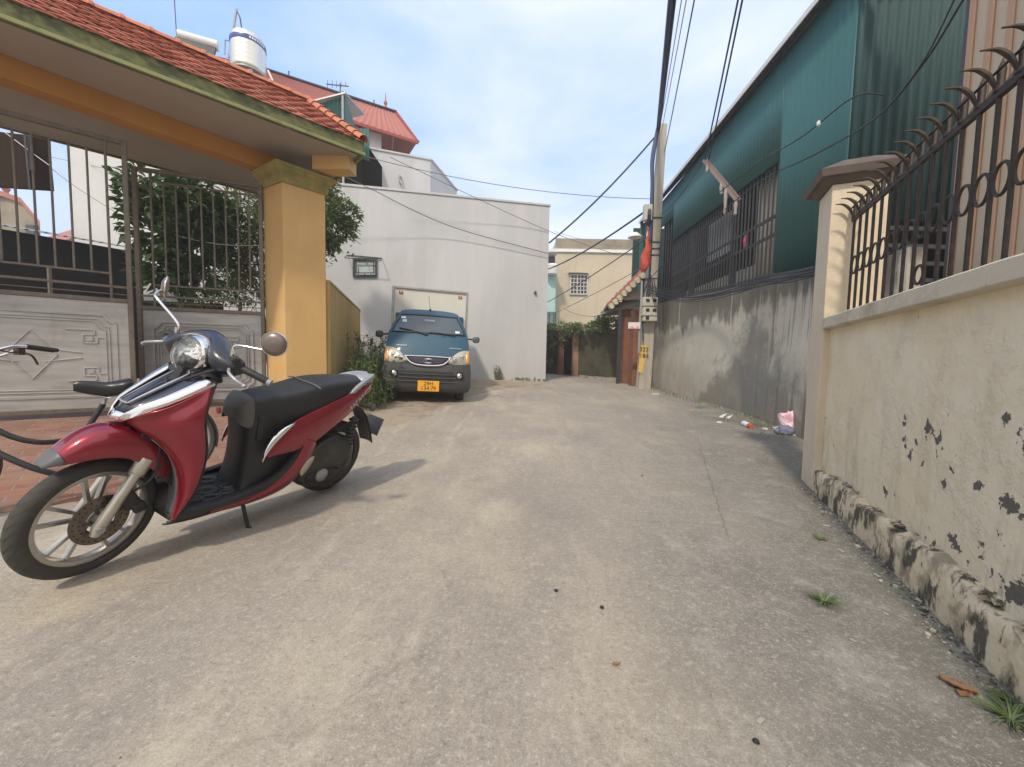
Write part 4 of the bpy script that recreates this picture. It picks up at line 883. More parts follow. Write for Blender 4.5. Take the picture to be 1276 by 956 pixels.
# ================================================================== RIGHT SIDE: stained wall, green warehouse
def nodekit(m):
    t = m.node_tree; N = t.nodes; K = t.links; co = N.new('ShaderNodeTexCoord').outputs['Object']
    def noi(sc, det=6, rough=.6, loc=(0, 0, 0)):
        mp = N.new('ShaderNodeMapping'); mp.inputs['Scale'].default_value = sc if isinstance(sc, tuple) else S3(sc); mp.inputs['Location'].default_value = loc
        n = N.new('ShaderNodeTexNoise'); n.inputs['Scale'].default_value = 1; n.inputs['Detail'].default_value = det; n.inputs['Roughness'].default_value = rough
        K.new(co, mp.inputs['Vector']); K.new(mp.outputs['Vector'], n.inputs['Vector']); return n.outputs['Fac']
    def mr(v, a, b, c=0, d=1):
        r = N.new('ShaderNodeMapRange'); r.inputs['From Min'].default_value = a; r.inputs['From Max'].default_value = b; r.inputs['To Min'].default_value = c; r.inputs['To Max'].default_value = d; K.new(v, r.inputs['Value']); return r.outputs['Result']
    def op(o, a, b, cl=False):
        q = N.new('ShaderNodeMath'); q.operation = o; q.use_clamp = cl
        for i, x in enumerate((a, b)):
            if isinstance(x, (int, float)): q.inputs[i].default_value = x
            else: K.new(x, q.inputs[i])
        return q.outputs['Value']
    def mixc(f, a, b):
        v = N.new('ShaderNodeMix'); v.data_type = 'RGBA'; K.new(f, v.inputs['Factor'])
        for nm, x in (('A', a), ('B', b)):
            if isinstance(x, tuple): v.inputs[nm].default_value = (*x, 1)
            else: K.new(x, v.inputs[nm])
        return v.outputs['Result']
    return co, noi, mr, op, mixc, N, K
def stained_material(off):
    m = bpy.data.materials.new('stained_concrete_render'); m.use_nodes = True; co, noi, mr, op, mixc, N, K = nodekit(m)
    p = N['Principled BSDF']; p.inputs['Roughness'].default_value = .92
    sp = N.new('ShaderNodeSeparateXYZ'); K.new(co, sp.inputs['Vector']); Y = op('ADD', sp.outputs['Y'], off); Z = sp.outputs['Z']
    c = mixc(mr(noi(.8, 6), .4, .62), (0.52, 0.49, 0.41), (0.41, 0.385, 0.32))
    c = mixc(mr(noi((6, 6, .5), 7, .65), .55, .72, 0, .5), c, (0.53, 0.51, 0.45))
    n1 = noi(.9, 7, .62, (3, 1, 2)); n2 = noi(3.0, 7, .68, (1, 8, 2)); n3 = noi((5.5, 5.5, .35), 6, .65, (2, 2, 2))
    # mould band hanging from the top edge
    band = mr(op('ADD', Z, op('ADD', op('MULTIPLY', op('SUBTRACT', n1, .5), 1.3), op('MULTIPLY', op('SUBTRACT', n3, .5), 1.1))), 1.98, 2.16)
    c = mixc(op('MULTIPLY', band, .80), c, (0.115, 0.110, 0.092))
    # great dark diagonal patch
    tri = op('SUBTRACT', op('SUBTRACT', 2.05, op('MULTIPLY', op('ABSOLUTE', op('SUBTRACT', Y, 7.3), 0), .85)), Z)
    tri = mr(op('ADD', tri, op('ADD', op('MULTIPLY', op('SUBTRACT', n1, .5), 3.4), op('MULTIPLY', op('SUBTRACT', n2, .5), 1.8))), -.15, .45)
    c = mixc(op('MULTIPLY', tri, .72), c, (0.135, 0.132, 0.120))
    c = mixc(op('MULTIPLY', op('MULTIPLY', tri, mr(n2, .5, .62)), .55), c, (0.30, 0.30, 0.275))
    drip = op('MULTIPLY', mr(n3, .52, .62), mr(Y, 7.2, 6.4)); c = mixc(op('MULTIPLY', drip, .75), c, (0.10, 0.096, 0.082))
    drip2 = op('MULTIPLY', mr(noi((8, 8, .25), 5, .6, (9, 9, 9)), .58, .66), mr(Z, .8, 1.6)); c = mixc(op('MULTIPLY', drip2, .6), c, (0.50, 0.48, 0.42))
    och = op('MULTIPLY', mr(Z, .85, .25), mr(n1, .42, .60)); c = mixc(op('MULTIPLY', och, .55), c, (0.33, 0.25, 0.16))
    c = mixc(mr(n2, .60, .72, 0, .6), c, (0.08, 0.078, 0.068))
    K.new(c, p.inputs['Base Color'])
    b = N.new('ShaderNodeBump'); b.inputs['Strength'].default_value = .5; b.inputs['Distance'].default_value = .02; K.new(op('ADD', noi(14, 7, .65), op('MULTIPLY', n2, .6)), b.inputs['Height']); K.new(b.outputs['Normal'], p.inputs['Normal'])
    return m
M['stained'] = stained_material(9.0)
SW = [(4.62, 13.2), (4.60, 10.0), (4.58, 7.6), (4.30, 6.2), (4.02, 5.2), (4.0, 4.0)]
ST = [2.95, 2.80, 2.60, 2.46, 2.27, 2.27]
sw = thing('stained_wall', 'tall grey concrete wall streaked with black mould below the green warehouse', 'wall', (4.6, 9, 0))
def onpoly(P, t):
    s = t * (len(P) - 1); i = min(int(s), len(P) - 2); f = s - i; return Vector(P[i]).lerp(Vector(P[i + 1]), f)
m = MB(); NF = 120; rows_f = []; rows_b = []
for k in range(13):
    rf_ = []; rb_ = []
    for i in range(NF + 1):
        t = i / NF; p = onpoly(SW, t); s = t * (len(ST) - 1); j = min(int(s), len(ST) - 2); zt = ST[j] + (ST[j + 1] - ST[j]) * (s - j)
        z = -.1 + (zt + .1) * k / 12; o = .025 * noise.noise(Vector((p.y * .8, z * .9, 3))) + (.03 if z < 1.2 + .25 * noise.noise(Vector((p.y, 0, 0))) else 0)
        rf_.append((p.x - o, p.y, z)); rb_.append((p.x + .2, p.y, z))
    rows_f.append(rf_); rows_b.append(rb_)
m.grid(rows_f); m.grid(rows_b[::-1]); m.grid([rows_f[-1], rows_b[-1]]); m.grid([[r[0] for r in rows_f], [r[0] for r in rows_b]]); m.grid([[r[-1] for r in rows_f], [r[-1] for r in rows_b]])
m.build('wall', M['stained'], sw, smooth=35)
m = MB(); a = Vector((4.50, 6.9)); b = Vector((3.98, 5.1)); m.wall(a, b, .18, 2.56, 2.62, 2.29, 2.35); m.build('coping', M['stained'], sw)
# warehouse
GX = 4.86; GY0 = 5.86; GY1 = 16.0
def gx(y): return GX + .035 * (y - 5.45)
wh = thing('warehouse', 'large dark green corrugated sheet warehouse with a long barred opening above the stained wall', 'warehouse', (GX, GY0, 0))
ZE_ = 6.85; ZE1 = 6.6
def sheet(name, y0, y1, zlo, zhi, parent=wh, mt=None, pitch=.125, amp=.006):
    m = MB(); n = max(2, int((y1 - y0) / pitch)); R0 = []; R1 = []
    for i in range(n * 6 + 1):
        y = y0 + (y1 - y0) * i / (n * 6); ph = (i % 6); o = amp if ph in (1, 2) else 0
        R0.append((gx(y) - o, y, zlo(y))); R1.append((gx(y) - o, y, zhi(y)))
    m.grid([R0, R1]); return m.build(name, mt or M['greensheet'], parent, solid=.006, smooth=20)
zt_ = lambda y: 6.78 - .012 * (y - 5.45)
zop = lambda y: 4.87 + .02 * (y - 7.45)
sheet('side_sheet', GY0, 7.45, lambda y: 2.45, zt_)
sheet('side_sheet', 7.45, 12.75, zop, zt_)
sheet('side_sheet', 12.75, GY1, lambda y: 5.75, zt_)
m = MB(); m.beam((gx(GY1) - .02, GY1, 3.2), (gx(GY1) - .02, GY1, zt_(GY1)), .22, .12); m.build('corner_post', M['greensheet'], wh)
m = MB(); m.beam((gx(GY1) - .01, GY1 - .1, 3.2), (gx(GY1) - .01, GY1 - .1, 5.8), .05, .5, up=(0, 1, 0)); 
# front (near) face running to the right
m = MB(); n = 36; R0 = []; R1 = []
for i in range(n * 6 + 1):
    x = gx(GY0) + (6.2) * i / (n * 6); ph = i % 6; o = .05 if ph in (1, 2) else 0
    R0.append((x, GY0 + .12 * (x - GX) - o, 2.95)); R1.append((x, GY0 + .12 * (x - GX) - o, 8.2))
m.grid([R0, R1]); m.build('end_sheet', M['darksheet'], wh, solid=.006, smooth=20)
# eave: gutter and white flashing
m = MB(); a = (gx(3.9) - .16, 3.9, zt_(3.9) + .06); b = (gx(GY1) - .16, GY1 + .1, zt_(GY1) + .06)
m.beam((a[0] + .07, a[1], a[2]), (b[0] + .07, b[1], b[2]), .16, .02); m.build('eave_sheet', M['steel'], wh)
m = MB(); m.beam((a[0] - .02, a[1], a[2] + .0), (b[0] - .02, b[1], b[2] + .0), .02, .09); m.build('flashing', M['white'], wh)
m = MB(); m.beam((a[0] + .06, a[1], a[2] - .05), (b[0] + .06, b[1], b[2] - .05), .07, .05); m.build('gutter', M['darkgrey'], wh)
m = MB(); m.add([(gx(5.3) - .02, 5.3, 7.0), (gx(GY1) - .02, GY1, 6.75), (5.4, GY1, 7.0), (5.4, 5.3, 7.2)], [(0, 1, 2, 3)]); m.add([(8.0, 5.3, 8.0), (8.0, GY1, 7.8), (10.5, GY1, 8.8), (10.5, 5.3, 8.9)], [(0, 1, 2, 3)]); m.build('roof', M['darksheet'], wh, solid=.03, soff=1)  # middle of the roof left open to let daylight onto the inner panels
# opening: bars, rails, posts
bars = MB(); y = 7.52
while y < 12.7:
    bars.beam((gx(y) + .04, y, 2.6), (gx(y) + .04, y, zop(y)), .022, .03); y += .135
for z in (3.55, 3.9): bars.beam((gx(7.45) + .07, 7.45, z), (gx(12.75) + .07, 12.75, z), .05, .05)
bars.build('window_grille', M['darkgrey'], wh)
bars = MB(); y = 12.8
while y < GY1: bars.beam((gx(y) + .04, y, 2.9), (gx(y) + .04, y, 5.75), .025, .03); y += .22
bars.build('window_grille', M['darkgrey'], wh)
m = MB()
for y in (9.2, 11.4):
    m = MB(); m.beam((gx(y) + .12, y, 2.6), (gx(y) + .12, y, zop(y)), .1, .1); m.build('post', M['darkgrey'], wh)
# interior: beige corrugated panels and a white panel for the bright gap, dark roof
beige = mat('beige_sheet', (.58, .51, .37), .7, layers=[((.36, .31, .21), (3, 3, .4), .45, .7, .6)])
def inner(name, x, y0, y1, z0, z1, mt, pitch=.18, slope=0):
    m = MB(); n = max(2, int(abs(y1 - y0) / pitch)); R0 = []; R1 = []
    for i in range(n * 4 + 1):
        y = y0 + (y1 - y0) * i / (n * 4); o = .03 * math.cos(i * PI / 2); R0.append((x - o, y, z0)); R1.append((x - o, y, z1 + slope * i / (n * 4)))
    m.grid([R0, R1]); return m.build(name, mt, wh, solid=.006, smooth=40)
inner('inner_panel', 5.25, 7.4, 8.5, 2.4, 5.2, beige, .16)
inner('inner_panel', 7.2, 12.0, 15.5, 2.2, 4.3, beige, .3)
inner('inner_panel', 5.75, 8.9, 12.9, 2.4, 3.42, beige, .25)
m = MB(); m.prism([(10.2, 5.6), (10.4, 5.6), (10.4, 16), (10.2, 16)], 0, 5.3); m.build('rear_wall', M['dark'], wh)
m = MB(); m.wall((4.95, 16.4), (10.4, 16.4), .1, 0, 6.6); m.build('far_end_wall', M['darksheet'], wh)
m = MB(); m.prism([(6.05, 8.6), (6.1, 8.6), (6.1, 16), (6.05, 16)], 3.45, 7.2); m.prism([(5.6, 7.0), (6.1, 7.0), (6.1, 7.1), (5.6, 7.1)], 2.4, 7.2); m.build('shade_board', M['dark'], wh)  # dark boards added in place of the shade inside the opening
m = MB(); m.beam((5.6, 8.55, 2.5), (5.6, 8.55, 5.9), .14, .14); m.build('inner_post', M['darkgrey'], wh)
# bright gap: its light is put in as a white panel inside the opening
m = MB(); a = atPl(884, 281, (5.98, 0), (5.98, 1)); b = atPl(912, 312, (5.98, 0), (5.98, 1)); m.prism([(5.98, a.y), (6.03, a.y), (6.03, b.y), (5.98, b.y)], b.z, a.z); m.build('bright_gap_panel', M['white'], wh)
# ------------------------------------------------------------------ beige sheet building at the far right, behind the fence
bb_ = thing('beige_sheet_building', 'beige corrugated building with brown ribs close behind the iron fence', 'building', (5.4, 4.3, 0))
p0 = Vector(atY(1199, 200, 4.3)[:2]); p1 = p0 + Vector((.42, -1)).normalized() * -0 
dB = Vector((-.22, -1)).normalized(); L_ = 5.0; m = MB(); ribs = MB()
q0_ = p0; q1_ = p0 + dB * L_
m.wall(q0_, q1_, .15, 0, 7.5); m.build('wall', mat('beige_cladding', (.60, .51, .36), .75, layers=[((.50, .41, .28), (2, 2, .4), .45, .7, .5)]), bb_)
k = 0.0
while k < L_:
    c = q0_ + dB * k; nB = Vector((dB.y, -dB.x)); ribs.beam((c.x + nB.x * .012, c.y + nB.y * .012, 0), (c.x + nB.x * .012, c.y + nB.y * .012, 7.5), .05, .045); k += .21
ribs.build('ribs', mat('brown_ribs', (.36, .23, .16), .7), bb_)
m = MB(); c = q0_; m.beam((c.x - .01, c.y + .03, 0), (c.x - .01, c.y + .03, 7.5), .05, .06); m.build('corner_post', M['darkgrey'], bb_)
# dark yard clutter under the green end sheet
yd = thing('yard_shed', 'dark open shed with stacked dark bars between the fence and the green end sheet', 'shed', (5.2, 5.2, 0))
m = MB(); m.prism([(4.2, 5.15), (8, 5.45), (8, 5.6), (4.2, 5.3)], 0, 2.98); m.build('wall', M['dark'], yd)
m = MB()
for k in range(6): m.beam((4.2, 5.05 - .04 * k, 1.75 + .2 * k), (7.5, 5.3 - .04 * k, 1.8 + .2 * k), .06, .05)
m.build('bars', M['darkgrey'], yd)
m = MB(); a = atY(1077, 346, 4.9); b = atY(1087, 365, 4.9); m.prism([(a.x, 4.9), (b.x, 4.9), (b.x, 4.93), (a.x, 4.93)], b.z, a.z); nb = m.build('notice', M['white']); tag(nb, 'small white notice card fixed in the dark yard low behind the fence bars', 'notice')

# ================================================================== NEAR RIGHT WALL, PILLAR, IRON FENCE
WD = Vector((-.412, -.911)).normalized()                           # along the wall towards the camera
WN = Vector((.911, -.412))                                         # away from the road
B0 = Vector((2.545, 3.19))                                         # near foot corner of the pillar on the road side
cw = thing('roadside_wall', 'low cream plastered wall with peeling paint and a blackened plinth along the road', 'wall', (B0.x, B0.y, 0))
LW = 5.2
face0 = B0 + WN * .055
# wall body as a fine sheet with flaked relief (front), plain back
NU, NV = 260, 64
front = []
for j in range(NV + 1):
    z = -.02 + 1.37 * j / NV; r = []
    for i in range(NU + 1):
        u = LW * i / NU; p = face0 + WD * (u - .02); q = Vector((p.x * 2, p.y * 2, z * 2))
        d = .010 * noise.noise(q * 1.1) + .004 * noise.noise(q * 5) + .002 * noise.noise(q * 16)
        r.append((p.x - WN.x * d, p.y - WN.y * d, z))
    front.append(r)
back = [[(x + WN.x * .16, y + WN.y * .16, z) for (x, y, z) in (r[0], r[-1])] for r in (front[0], front[-1])]
# paint with flakes
def peel_material():
    m = bpy.data.materials.new('peeling_cream_paint'); m.use_nodes = True; t = m.node_tree; N = t.nodes; K = t.links
    p = N['Principled BSDF']; p.inputs['Roughness'].default_value = .85; co = N.new('ShaderNodeTexCoord').outputs['Object']
    def noi(sc, det=6, rough=.6, loc=(0, 0, 0)):
        mp = N.new('ShaderNodeMapping'); mp.inputs['Scale'].default_value = sc if isinstance(sc, tuple) else S3(sc); mp.inputs['Location'].default_value = loc
        n = N.new('ShaderNodeTexNoise'); n.inputs['Scale'].default_value = 1; n.inputs['Detail'].default_value = det; n.inputs['Roughness'].default_value = rough
        K.new(co, mp.inputs['Vector']); K.new(mp.outputs['Vector'], n.inputs['Vector']); return n.outputs['Fac']
    def mr(v, a, b, c=0, d=1):
        r = N.new('ShaderNodeMapRange'); r.inputs['From Min'].default_value = a; r.inputs['From Max'].default_value = b; r.inputs['To Min'].default_value = c; r.inputs['To Max'].default_value = d; K.new(v, r.inputs['Value']); return r.outputs['Result']
    def op(o, a, b, cl=False):
        q = N.new('ShaderNodeMath'); q.operation = o; q.use_clamp = cl
        for i, x in enumerate((a, b)):
            if isinstance(x, (int, float)): q.inputs[i].default_value = x
            else: K.new(x, q.inputs[i])
        return q.outputs['Value']
    def mixc(f, a, b):
        v = N.new('ShaderNodeMix'); v.data_type = 'RGBA'; K.new(f, v.inputs['Factor'])
        for nm, x in (('A', a), ('B', b)):
            if isinstance(x, tuple): v.inputs[nm].default_value = (*x, 1)
            else: K.new(x, v.inputs[nm])
        return v.outputs['Result']
    sp = N.new('ShaderNodeSeparateXYZ'); K.new(co, sp.inputs['Vector']); Z = sp.outputs['Z']
    c = mixc(mr(noi(1.5), .4, .65), (0.78, 0.67, 0.46), (0.82, 0.73, 0.54))
    c = mixc(mr(noi((4, 4, 1.2), 6, .7, (3, 0, 0)), .55, .75, 0, .45), c, (0.50, 0.41, 0.28))
    c = mixc(op('MULTIPLY', mr(noi((5, 5, .9), 7, .7, (1, 4, 0)), .50, .68, 0, .6), mr(Z, .9, .3)), c, (0.36, 0.31, 0.23))
    stain = op('MULTIPLY', mr(noi((9, 9, 1.1), 7, .7, (8, 4, 0)), .56, .70, 0, .75), mr(Z, .75, .25))
    c = mixc(stain, c, (0.16, 0.14, 0.11))
    # flaked off patches, most between knee and hip height
    nf = noi(13.0, 6, .66, (2.2, 5.1, .7)); zone = noi(1.1, 2, .5, (4.3, 1.2, 3.4))
    spots = None
    for (u, v, r, g) in ((1133, 556, .10, .30), (1166, 545, .09, .26), (1160, 532, .07, .22), (1128, 522, .045, .22), (1191, 580, .06, .24), (1257, 633, .08, .30), (1255, 520, .045, .24), (1276, 555, .06, .26), (1105, 612, .05, .25), (1192, 682, .07, .25), (1215, 605, .05, .2), (1270, 745, .12, .28), (1150, 575, .05, .22), (1235, 720, .06, .22), (1175, 600, .05, .2)):
        q = atPl(u, v, face0, face0 + WD) - Vector((B0.x, B0.y, 0)); d = N.new('ShaderNodeVectorMath'); d.operation = 'DISTANCE'; d.inputs[1].default_value = q; K.new(co, d.inputs[0])
        w = mr(d.outputs['Value'], r * 1.3, 0, 0, g); spots = w if spots is None else op('MAXIMUM', spots, w)
    thr = op('ADD', op('MULTIPLY', mr(Z, .98, .55, .13, 0), 1.0), op('MULTIPLY', mr(zone, .62, .45, 0, .10), 1.0))
    fl = op('MAXIMUM', mr(op('SUBTRACT', nf, thr), .615, .628), mr(op('ADD', nf, spots), .70, .712))
    halo = mr(op('ADD', nf, spots), .62, .70); c = mixc(op('MULTIPLY', halo, .22), c, (0.82, 0.74, 0.60))
    c = mixc(mr(noi((3, 3, 2), 8, .75, (5, 5, 1)), .56, .70, 0, .35), c, (0.52, 0.44, 0.31))
    c = mixc(fl, c, (0.125, 0.112, 0.098))
    K.new(c, p.inputs['Base Color'])
    h = op('SUBTRACT', op('ADD', op('MULTIPLY', noi(26, 7, .65), .35), op('ADD', op('MULTIPLY', mr(noi(4.5, 7, .7, (1, 2, 9)), .5, .75), .6), op('MULTIPLY', noi(6, 6, .65, (7, 7, 7)), .8))), op('MULTIPLY', fl, 1.0))
    b = N.new('ShaderNodeBump'); b.inputs['Strength'].default_value = 1.0; b.inputs['Distance'].default_value = .016; K.new(h, b.inputs['Height']); K.new(b.outputs['Normal'], p.inputs['Normal'])
    return m
M['peel'] = peel_material()
m = MB(); m.grid(front); m.grid(back[::-1]); m.build('painted_face', M['peel'], cw, smooth=70)
# plinth: a proud blackened step with a ragged broken top edge
M['plinth'] = mat('blackened_plinth', (0.68, 0.565, 0.37), 0.92, layers=[((0.74, 0.64, 0.45), S3(5), .45, .65, .6), ((0.26, 0.22, 0.14), (10, 10, 7), .48, .60, .85, 8), ((0.070, 0.062, 0.047), (9.5, 9.5, 5.2), .515, .585, .95, 9), ((0.06, 0.053, 0.04), (19, 19, 9), .60, .65, .85, 7)], bump=[(S3(22), .6, .015, 7), (S3(6), .5, .03, 4)])
PLR = []; NP = 420
for j, (zf, of) in enumerate(((-.03, 0), (.35, .0), (.65, .002), (.88, .006), (1.0, .016), (1.03, .034), (1.035, .055), (1.06, .085))):
    r = []
    for i in range(NP + 1):
        u = LW * i / NP; p = B0 + WD * u; top = .19 + .025 * min(u / 1.5, 1) + .045 * noise.noise(Vector((u * 2.6, 0, 4))) + .03 * noise.noise(Vector((u * 11, 0, 7)))
        z = top * zf; z += (.010 * noise.noise(Vector((u * 9, j * 1.7, 0))) if j > 2 else 0)
        d = of + .010 * noise.noise(Vector((u * 5, z * 7, 0))) + .005 * noise.noise(Vector((u * 22, z * 22, 0)))
        if j >= 7: d = .10
        r.append((p.x + WN.x * d, p.y + WN.y * d, z if j else -.03))
    PLR.append(r)
m = MB(); m.grid(PLR); m.build('plinth', M['plinth'], cw, smooth=50)
# broken flakes lying on the plinth edge
m = MB(); rp = random.Random(5)
for k in range(34):
    u = rp.uniform(.35, 3.0); p = B0 + WD * u + WN * rp.uniform(.02, .06); s = rp.uniform(.012, .05)
    top = .19 + .025 * min(u / 1.5, 1) + .045 * noise.noise(Vector((u * 2.6, 0, 4)))
    m.box((p.x, p.y, top + rp.uniform(.0, .03)), (s, s * rp.uniform(.8, 2.2), s * .25), rz=rp.uniform(0, 3), rx=rp.uniform(-.4, .4), ry=rp.uniform(-.4, .4))
m.build('broken_edge', M['plinth'], cw, bevel=.003)
# coping
m = MB(); nz = 60; prof = [(.05, 1.345), (-.005, 1.35), (-.01, 1.355), (-.01, 1.43), (-.002, 1.438), (.30, 1.445), (.305, 1.35), (.25, 1.345)]
rows = []
for i in range(nz + 1):
    u = -.0 + LW * i / nz; p = B0 + WD * (u + .01)
    rows.append([(p.x + WN.x * (a + .004 * noise.noise(Vector((u * 6, b * 9, 0)))), p.y + WN.y * a, b + .004 * noise.noise(Vector((u * 5, b * 5, 2)))) for a, b in prof])
m.grid(rows, close=True); m.build('coping', M['coping'], cw, smooth=40)
# the pillar
pn = B0 - WD * 0; pf = B0 - WD * .34
m = MB(); poly = [pn, pf, pf + WN * .37, pn + WN * .37]; m.prism(poly, -.02, 2.50); m.build('pillar', M['cream'], cw, bevel=.008)
cp0 = [pn, pf, pf + WN * .37, pn + WN * .37]
def grow(poly, k):
    c = sum(poly, Vector((0, 0))) / 4; 
    return [c + (q - c).normalized() * ((q - c).length + k * 1.414) for q in poly]
m = MB(); m.hexa([(*q, 2.501) for q in grow(cp0, .015)], [(*q, 2.545) for q in grow(cp0, .06)]); m.hexa([(*q, 2.546) for q in grow(cp0, .085)], [(*q, 2.60) for q in grow(cp0, .10)]); m.hexa([(*q, 2.601) for q in grow(cp0, .095)], [(*q, 2.71) for q in grow(cp0, -.08)])
m.build('pillar_cap', M['capstone'], cw)
# iron fence
fe = thing('iron_fence', 'rusty brown iron fence with rings and curved spikes standing on the cream roadside wall', 'fence', (B0.x, B0.y, 1.44))
fl0 = B0 + WN * .14
fp = lambda u, z, o=0: Vector((fl0.x + WD.x * u + WN.x * o, fl0.y + WD.y * u + WN.y * o, z))
m = MB(); m.beam(fp(.02, 2.20), fp(LW, 2.20), .022, .032); m.build('top_rail', M['iron'], fe)
m = MB(); m.tube([fp(.02, 2.285, -.02), fp(LW, 2.285, -.02)], .006, 6); m.build('upper_rod', M['iron'], fe)
m = MB(); m.beam(fp(.02, 1.62), fp(LW, 1.62), .010, .014); 
u = .05; k = 0; b0m = r0m = s0m = None
sp_ = .118
while u < 3.1:
    if b0m is None:
        m = MB(); m.tube([fp(0, 1.442), fp(0, 2.30)], .0092, 8); b0m = m.build('bar', M['iron'], fe, smooth=50)
        m = MB(); c = fp(sp_ / 2, 1.83); 
        ring_ = [c + Vector((WD.x, WD.y, 0)) * (.048 * math.cos(a)) + Vector((0, 0, .066 * math.sin(a))) for a in [2 * PI * i / 24 for i in range(25)]]
        m.tube(ring_, .007, 7, cap=False); r0m = m.build('ring', M['iron'], fe, smooth=60)
        # curved side leaves and a small leaf on the back
        m = MB(); cu = smoothpath([fp(0, 2.215, -.012), fp(0, 2.275, -.035), fp(0, 2.315, -.075), fp(0, 2.325, -.125)], 5); m.tube(cu, [.004 + .007 * math.sin(PI * min(i / (len(cu) - 1) * 1.15, 1)) for i in range(len(cu))], 7)
        cu = smoothpath([fp(0, 2.215, .012), fp(0, 2.265, .03), fp(0, 2.31, .05)], 4); m.tube(cu, [.011 * (1 - .8 * i / (len(cu) - 1)) for i in range(len(cu))], 6)
        m.lathe([(0, 2.205), (.02, 2.21), (.02, 2.225), (.012, 2.235), (.014, 2.30), (.0, 2.345)], fp(0, 0), n=8)
        s0m = m.build('spike', M['iron'], fe, smooth=50)
        base_ = [b0m, r0m, s0m]
        for o in base_: o.location = (WD.x * u, WD.y * u, 0)
    else:
        for o in base_:
            c = o.copy(); c.location = (WD.x * u, WD.y * u, 0); COL.objects.link(c); c.parent = fe
            c.rotation_euler = (0, 0, 0)
    u += sp_; k += 1
m = MB(); c = fp(1.06, 1.56, .0); m.tube([c + Vector((WD.x, WD.y, 0)) * (.048 * math.cos(a)) + Vector((0, 0, .05 * math.sin(a))) for a in [2 * PI * i / 24 for i in range(25)]], .008, 7, cap=False); m.build('ring', M['iron'], fe, smooth=60)
# ================================================================== FAR END OF THE LANE
YB = 27.0
bh = thing('beige_house', 'two storey beige rendered house with one white grilled window at the end of the lane', 'house', (atY(730, 380, YB).x, YB, 0))
a = atY(693, 298, YB); b = atY(800, 300, YB); zt = a.z
m = MB(); m.prism([(a.x, YB), (b.x + 2, YB), (b.x + 2, YB + 9), (a.x, YB + 9)], 0, zt); m.build('wall', M['beige_house'], bh)
m = MB(); z2 = atY(700, 312, YB).z; m.prism([(a.x - .12, YB - .12), (b.x + 2, YB - .12), (b.x + 2, YB - .002), (a.x - .12, YB - .002)], z2 - .12, z2 + .08); m.build('cornice', M['white'], bh)
m = MB(); m.prism([(a.x - .03, YB - .03), (b.x + 2, YB - .03), (b.x + 2, YB - .002), (a.x - .03, YB - .002)], z2 + .082, zt + .05); m.build('parapet', M['oldplaster'], bh)
w0 = atY(711, 343, YB); w1 = atY(731, 367, YB)
m = MB(); m.prism([(w0.x, YB - .05), (w1.x, YB - .05), (w1.x, YB - .01), (w0.x, YB - .01)], w1.z, w0.z); wn_ = m.build('window', M['darkgrey'], bh)
m = MB(); nx, nz_ = 5, 5
for i in range(nx + 1):
    x = w0.x + (w1.x - w0.x) * i / nx; m.beam((x, YB - .1, w1.z - .05), (x, YB - .1, w0.z + .05), .06 if i in (0, nx, 2) else .035, .05)
for i in range(nz_ + 1):
    z = w1.z + (w0.z - w1.z) * i / nz_; m.beam((w0.x - .05, YB - .1, z), (w1.x + .05, YB - .1, z), .05, .06 if i in (0, nz_) else .035)
m.build('grille', M['white'], wn_)
m = MB(); h0 = atY(708, 341, YB); h1 = atY(733, 341, YB); m.prism([(h0.x, YB - .35), (h1.x, YB - .35), (h1.x, YB - .003), (h0.x, YB - .003)], h0.z, h0.z + .08); m.build('lintel', M['beige_house'], bh)
th = thing('teal_house', 'narrow pale teal house front with a balcony beside the beige house', 'house', (atY(684, 380, 25.5).x, 25.5, 0))
YT = 25.5; a = atY(640, 316, YT); b = atY(691.5, 316, YT); zc = a.z
m = MB(); m.prism([(a.x, YT), (b.x, YT), (b.x, YT + 8), (a.x, YT + 8)], 0, zc); m.build('wall', M['teal'], th)
m = MB(); m.prism([(a.x, YT - .9), (b.x + .1, YT - .9), (b.x + .1, YT - .003), (a.x, YT - .003)], atY(685, 318.5, YT).z, zc + .1); m.build('balcony_canopy', M['white'], th)
m = MB(); zz = atY(685, 342, YT).z; m.prism([(a.x, YT - .06), (b.x, YT - .06), (b.x, YT - .004), (a.x, YT - .004)], zz, atY(685, 320, YT).z); m.build('balcony_opening', M['darkgrey'], th)
m = MB(); m.prism([(a.x, YT - 1.0), (b.x, YT - 1.0), (b.x, YT - .8), (a.x, YT - .8)], atY(685, 391, YT).z, atY(685, 345, YT).z); m.build('balcony_front', M['teal'], th)
m = MB(); q = atY(687, 337, YT - 1); m.lathe([(0, 0), (.35, 0), (.42, .5), (.3, .6), (0, .62)], (q.x, YT - 1.3, q.z - .3), n=14); x = m.build('satellite_dish', M['white'], smooth=40); tag(x, 'round white basin shaped fixture on the teal house balcony', 'fixture')
m = MB()
for k in range(8):
    x = a.x + (b.x - a.x) * k / 7; m.beam((x, YT - 1.2, .4), (x, YT - 1.2, atY(685, 393, YT).z), .06, .06)
m.build('fence', M['darkgrey'], th)
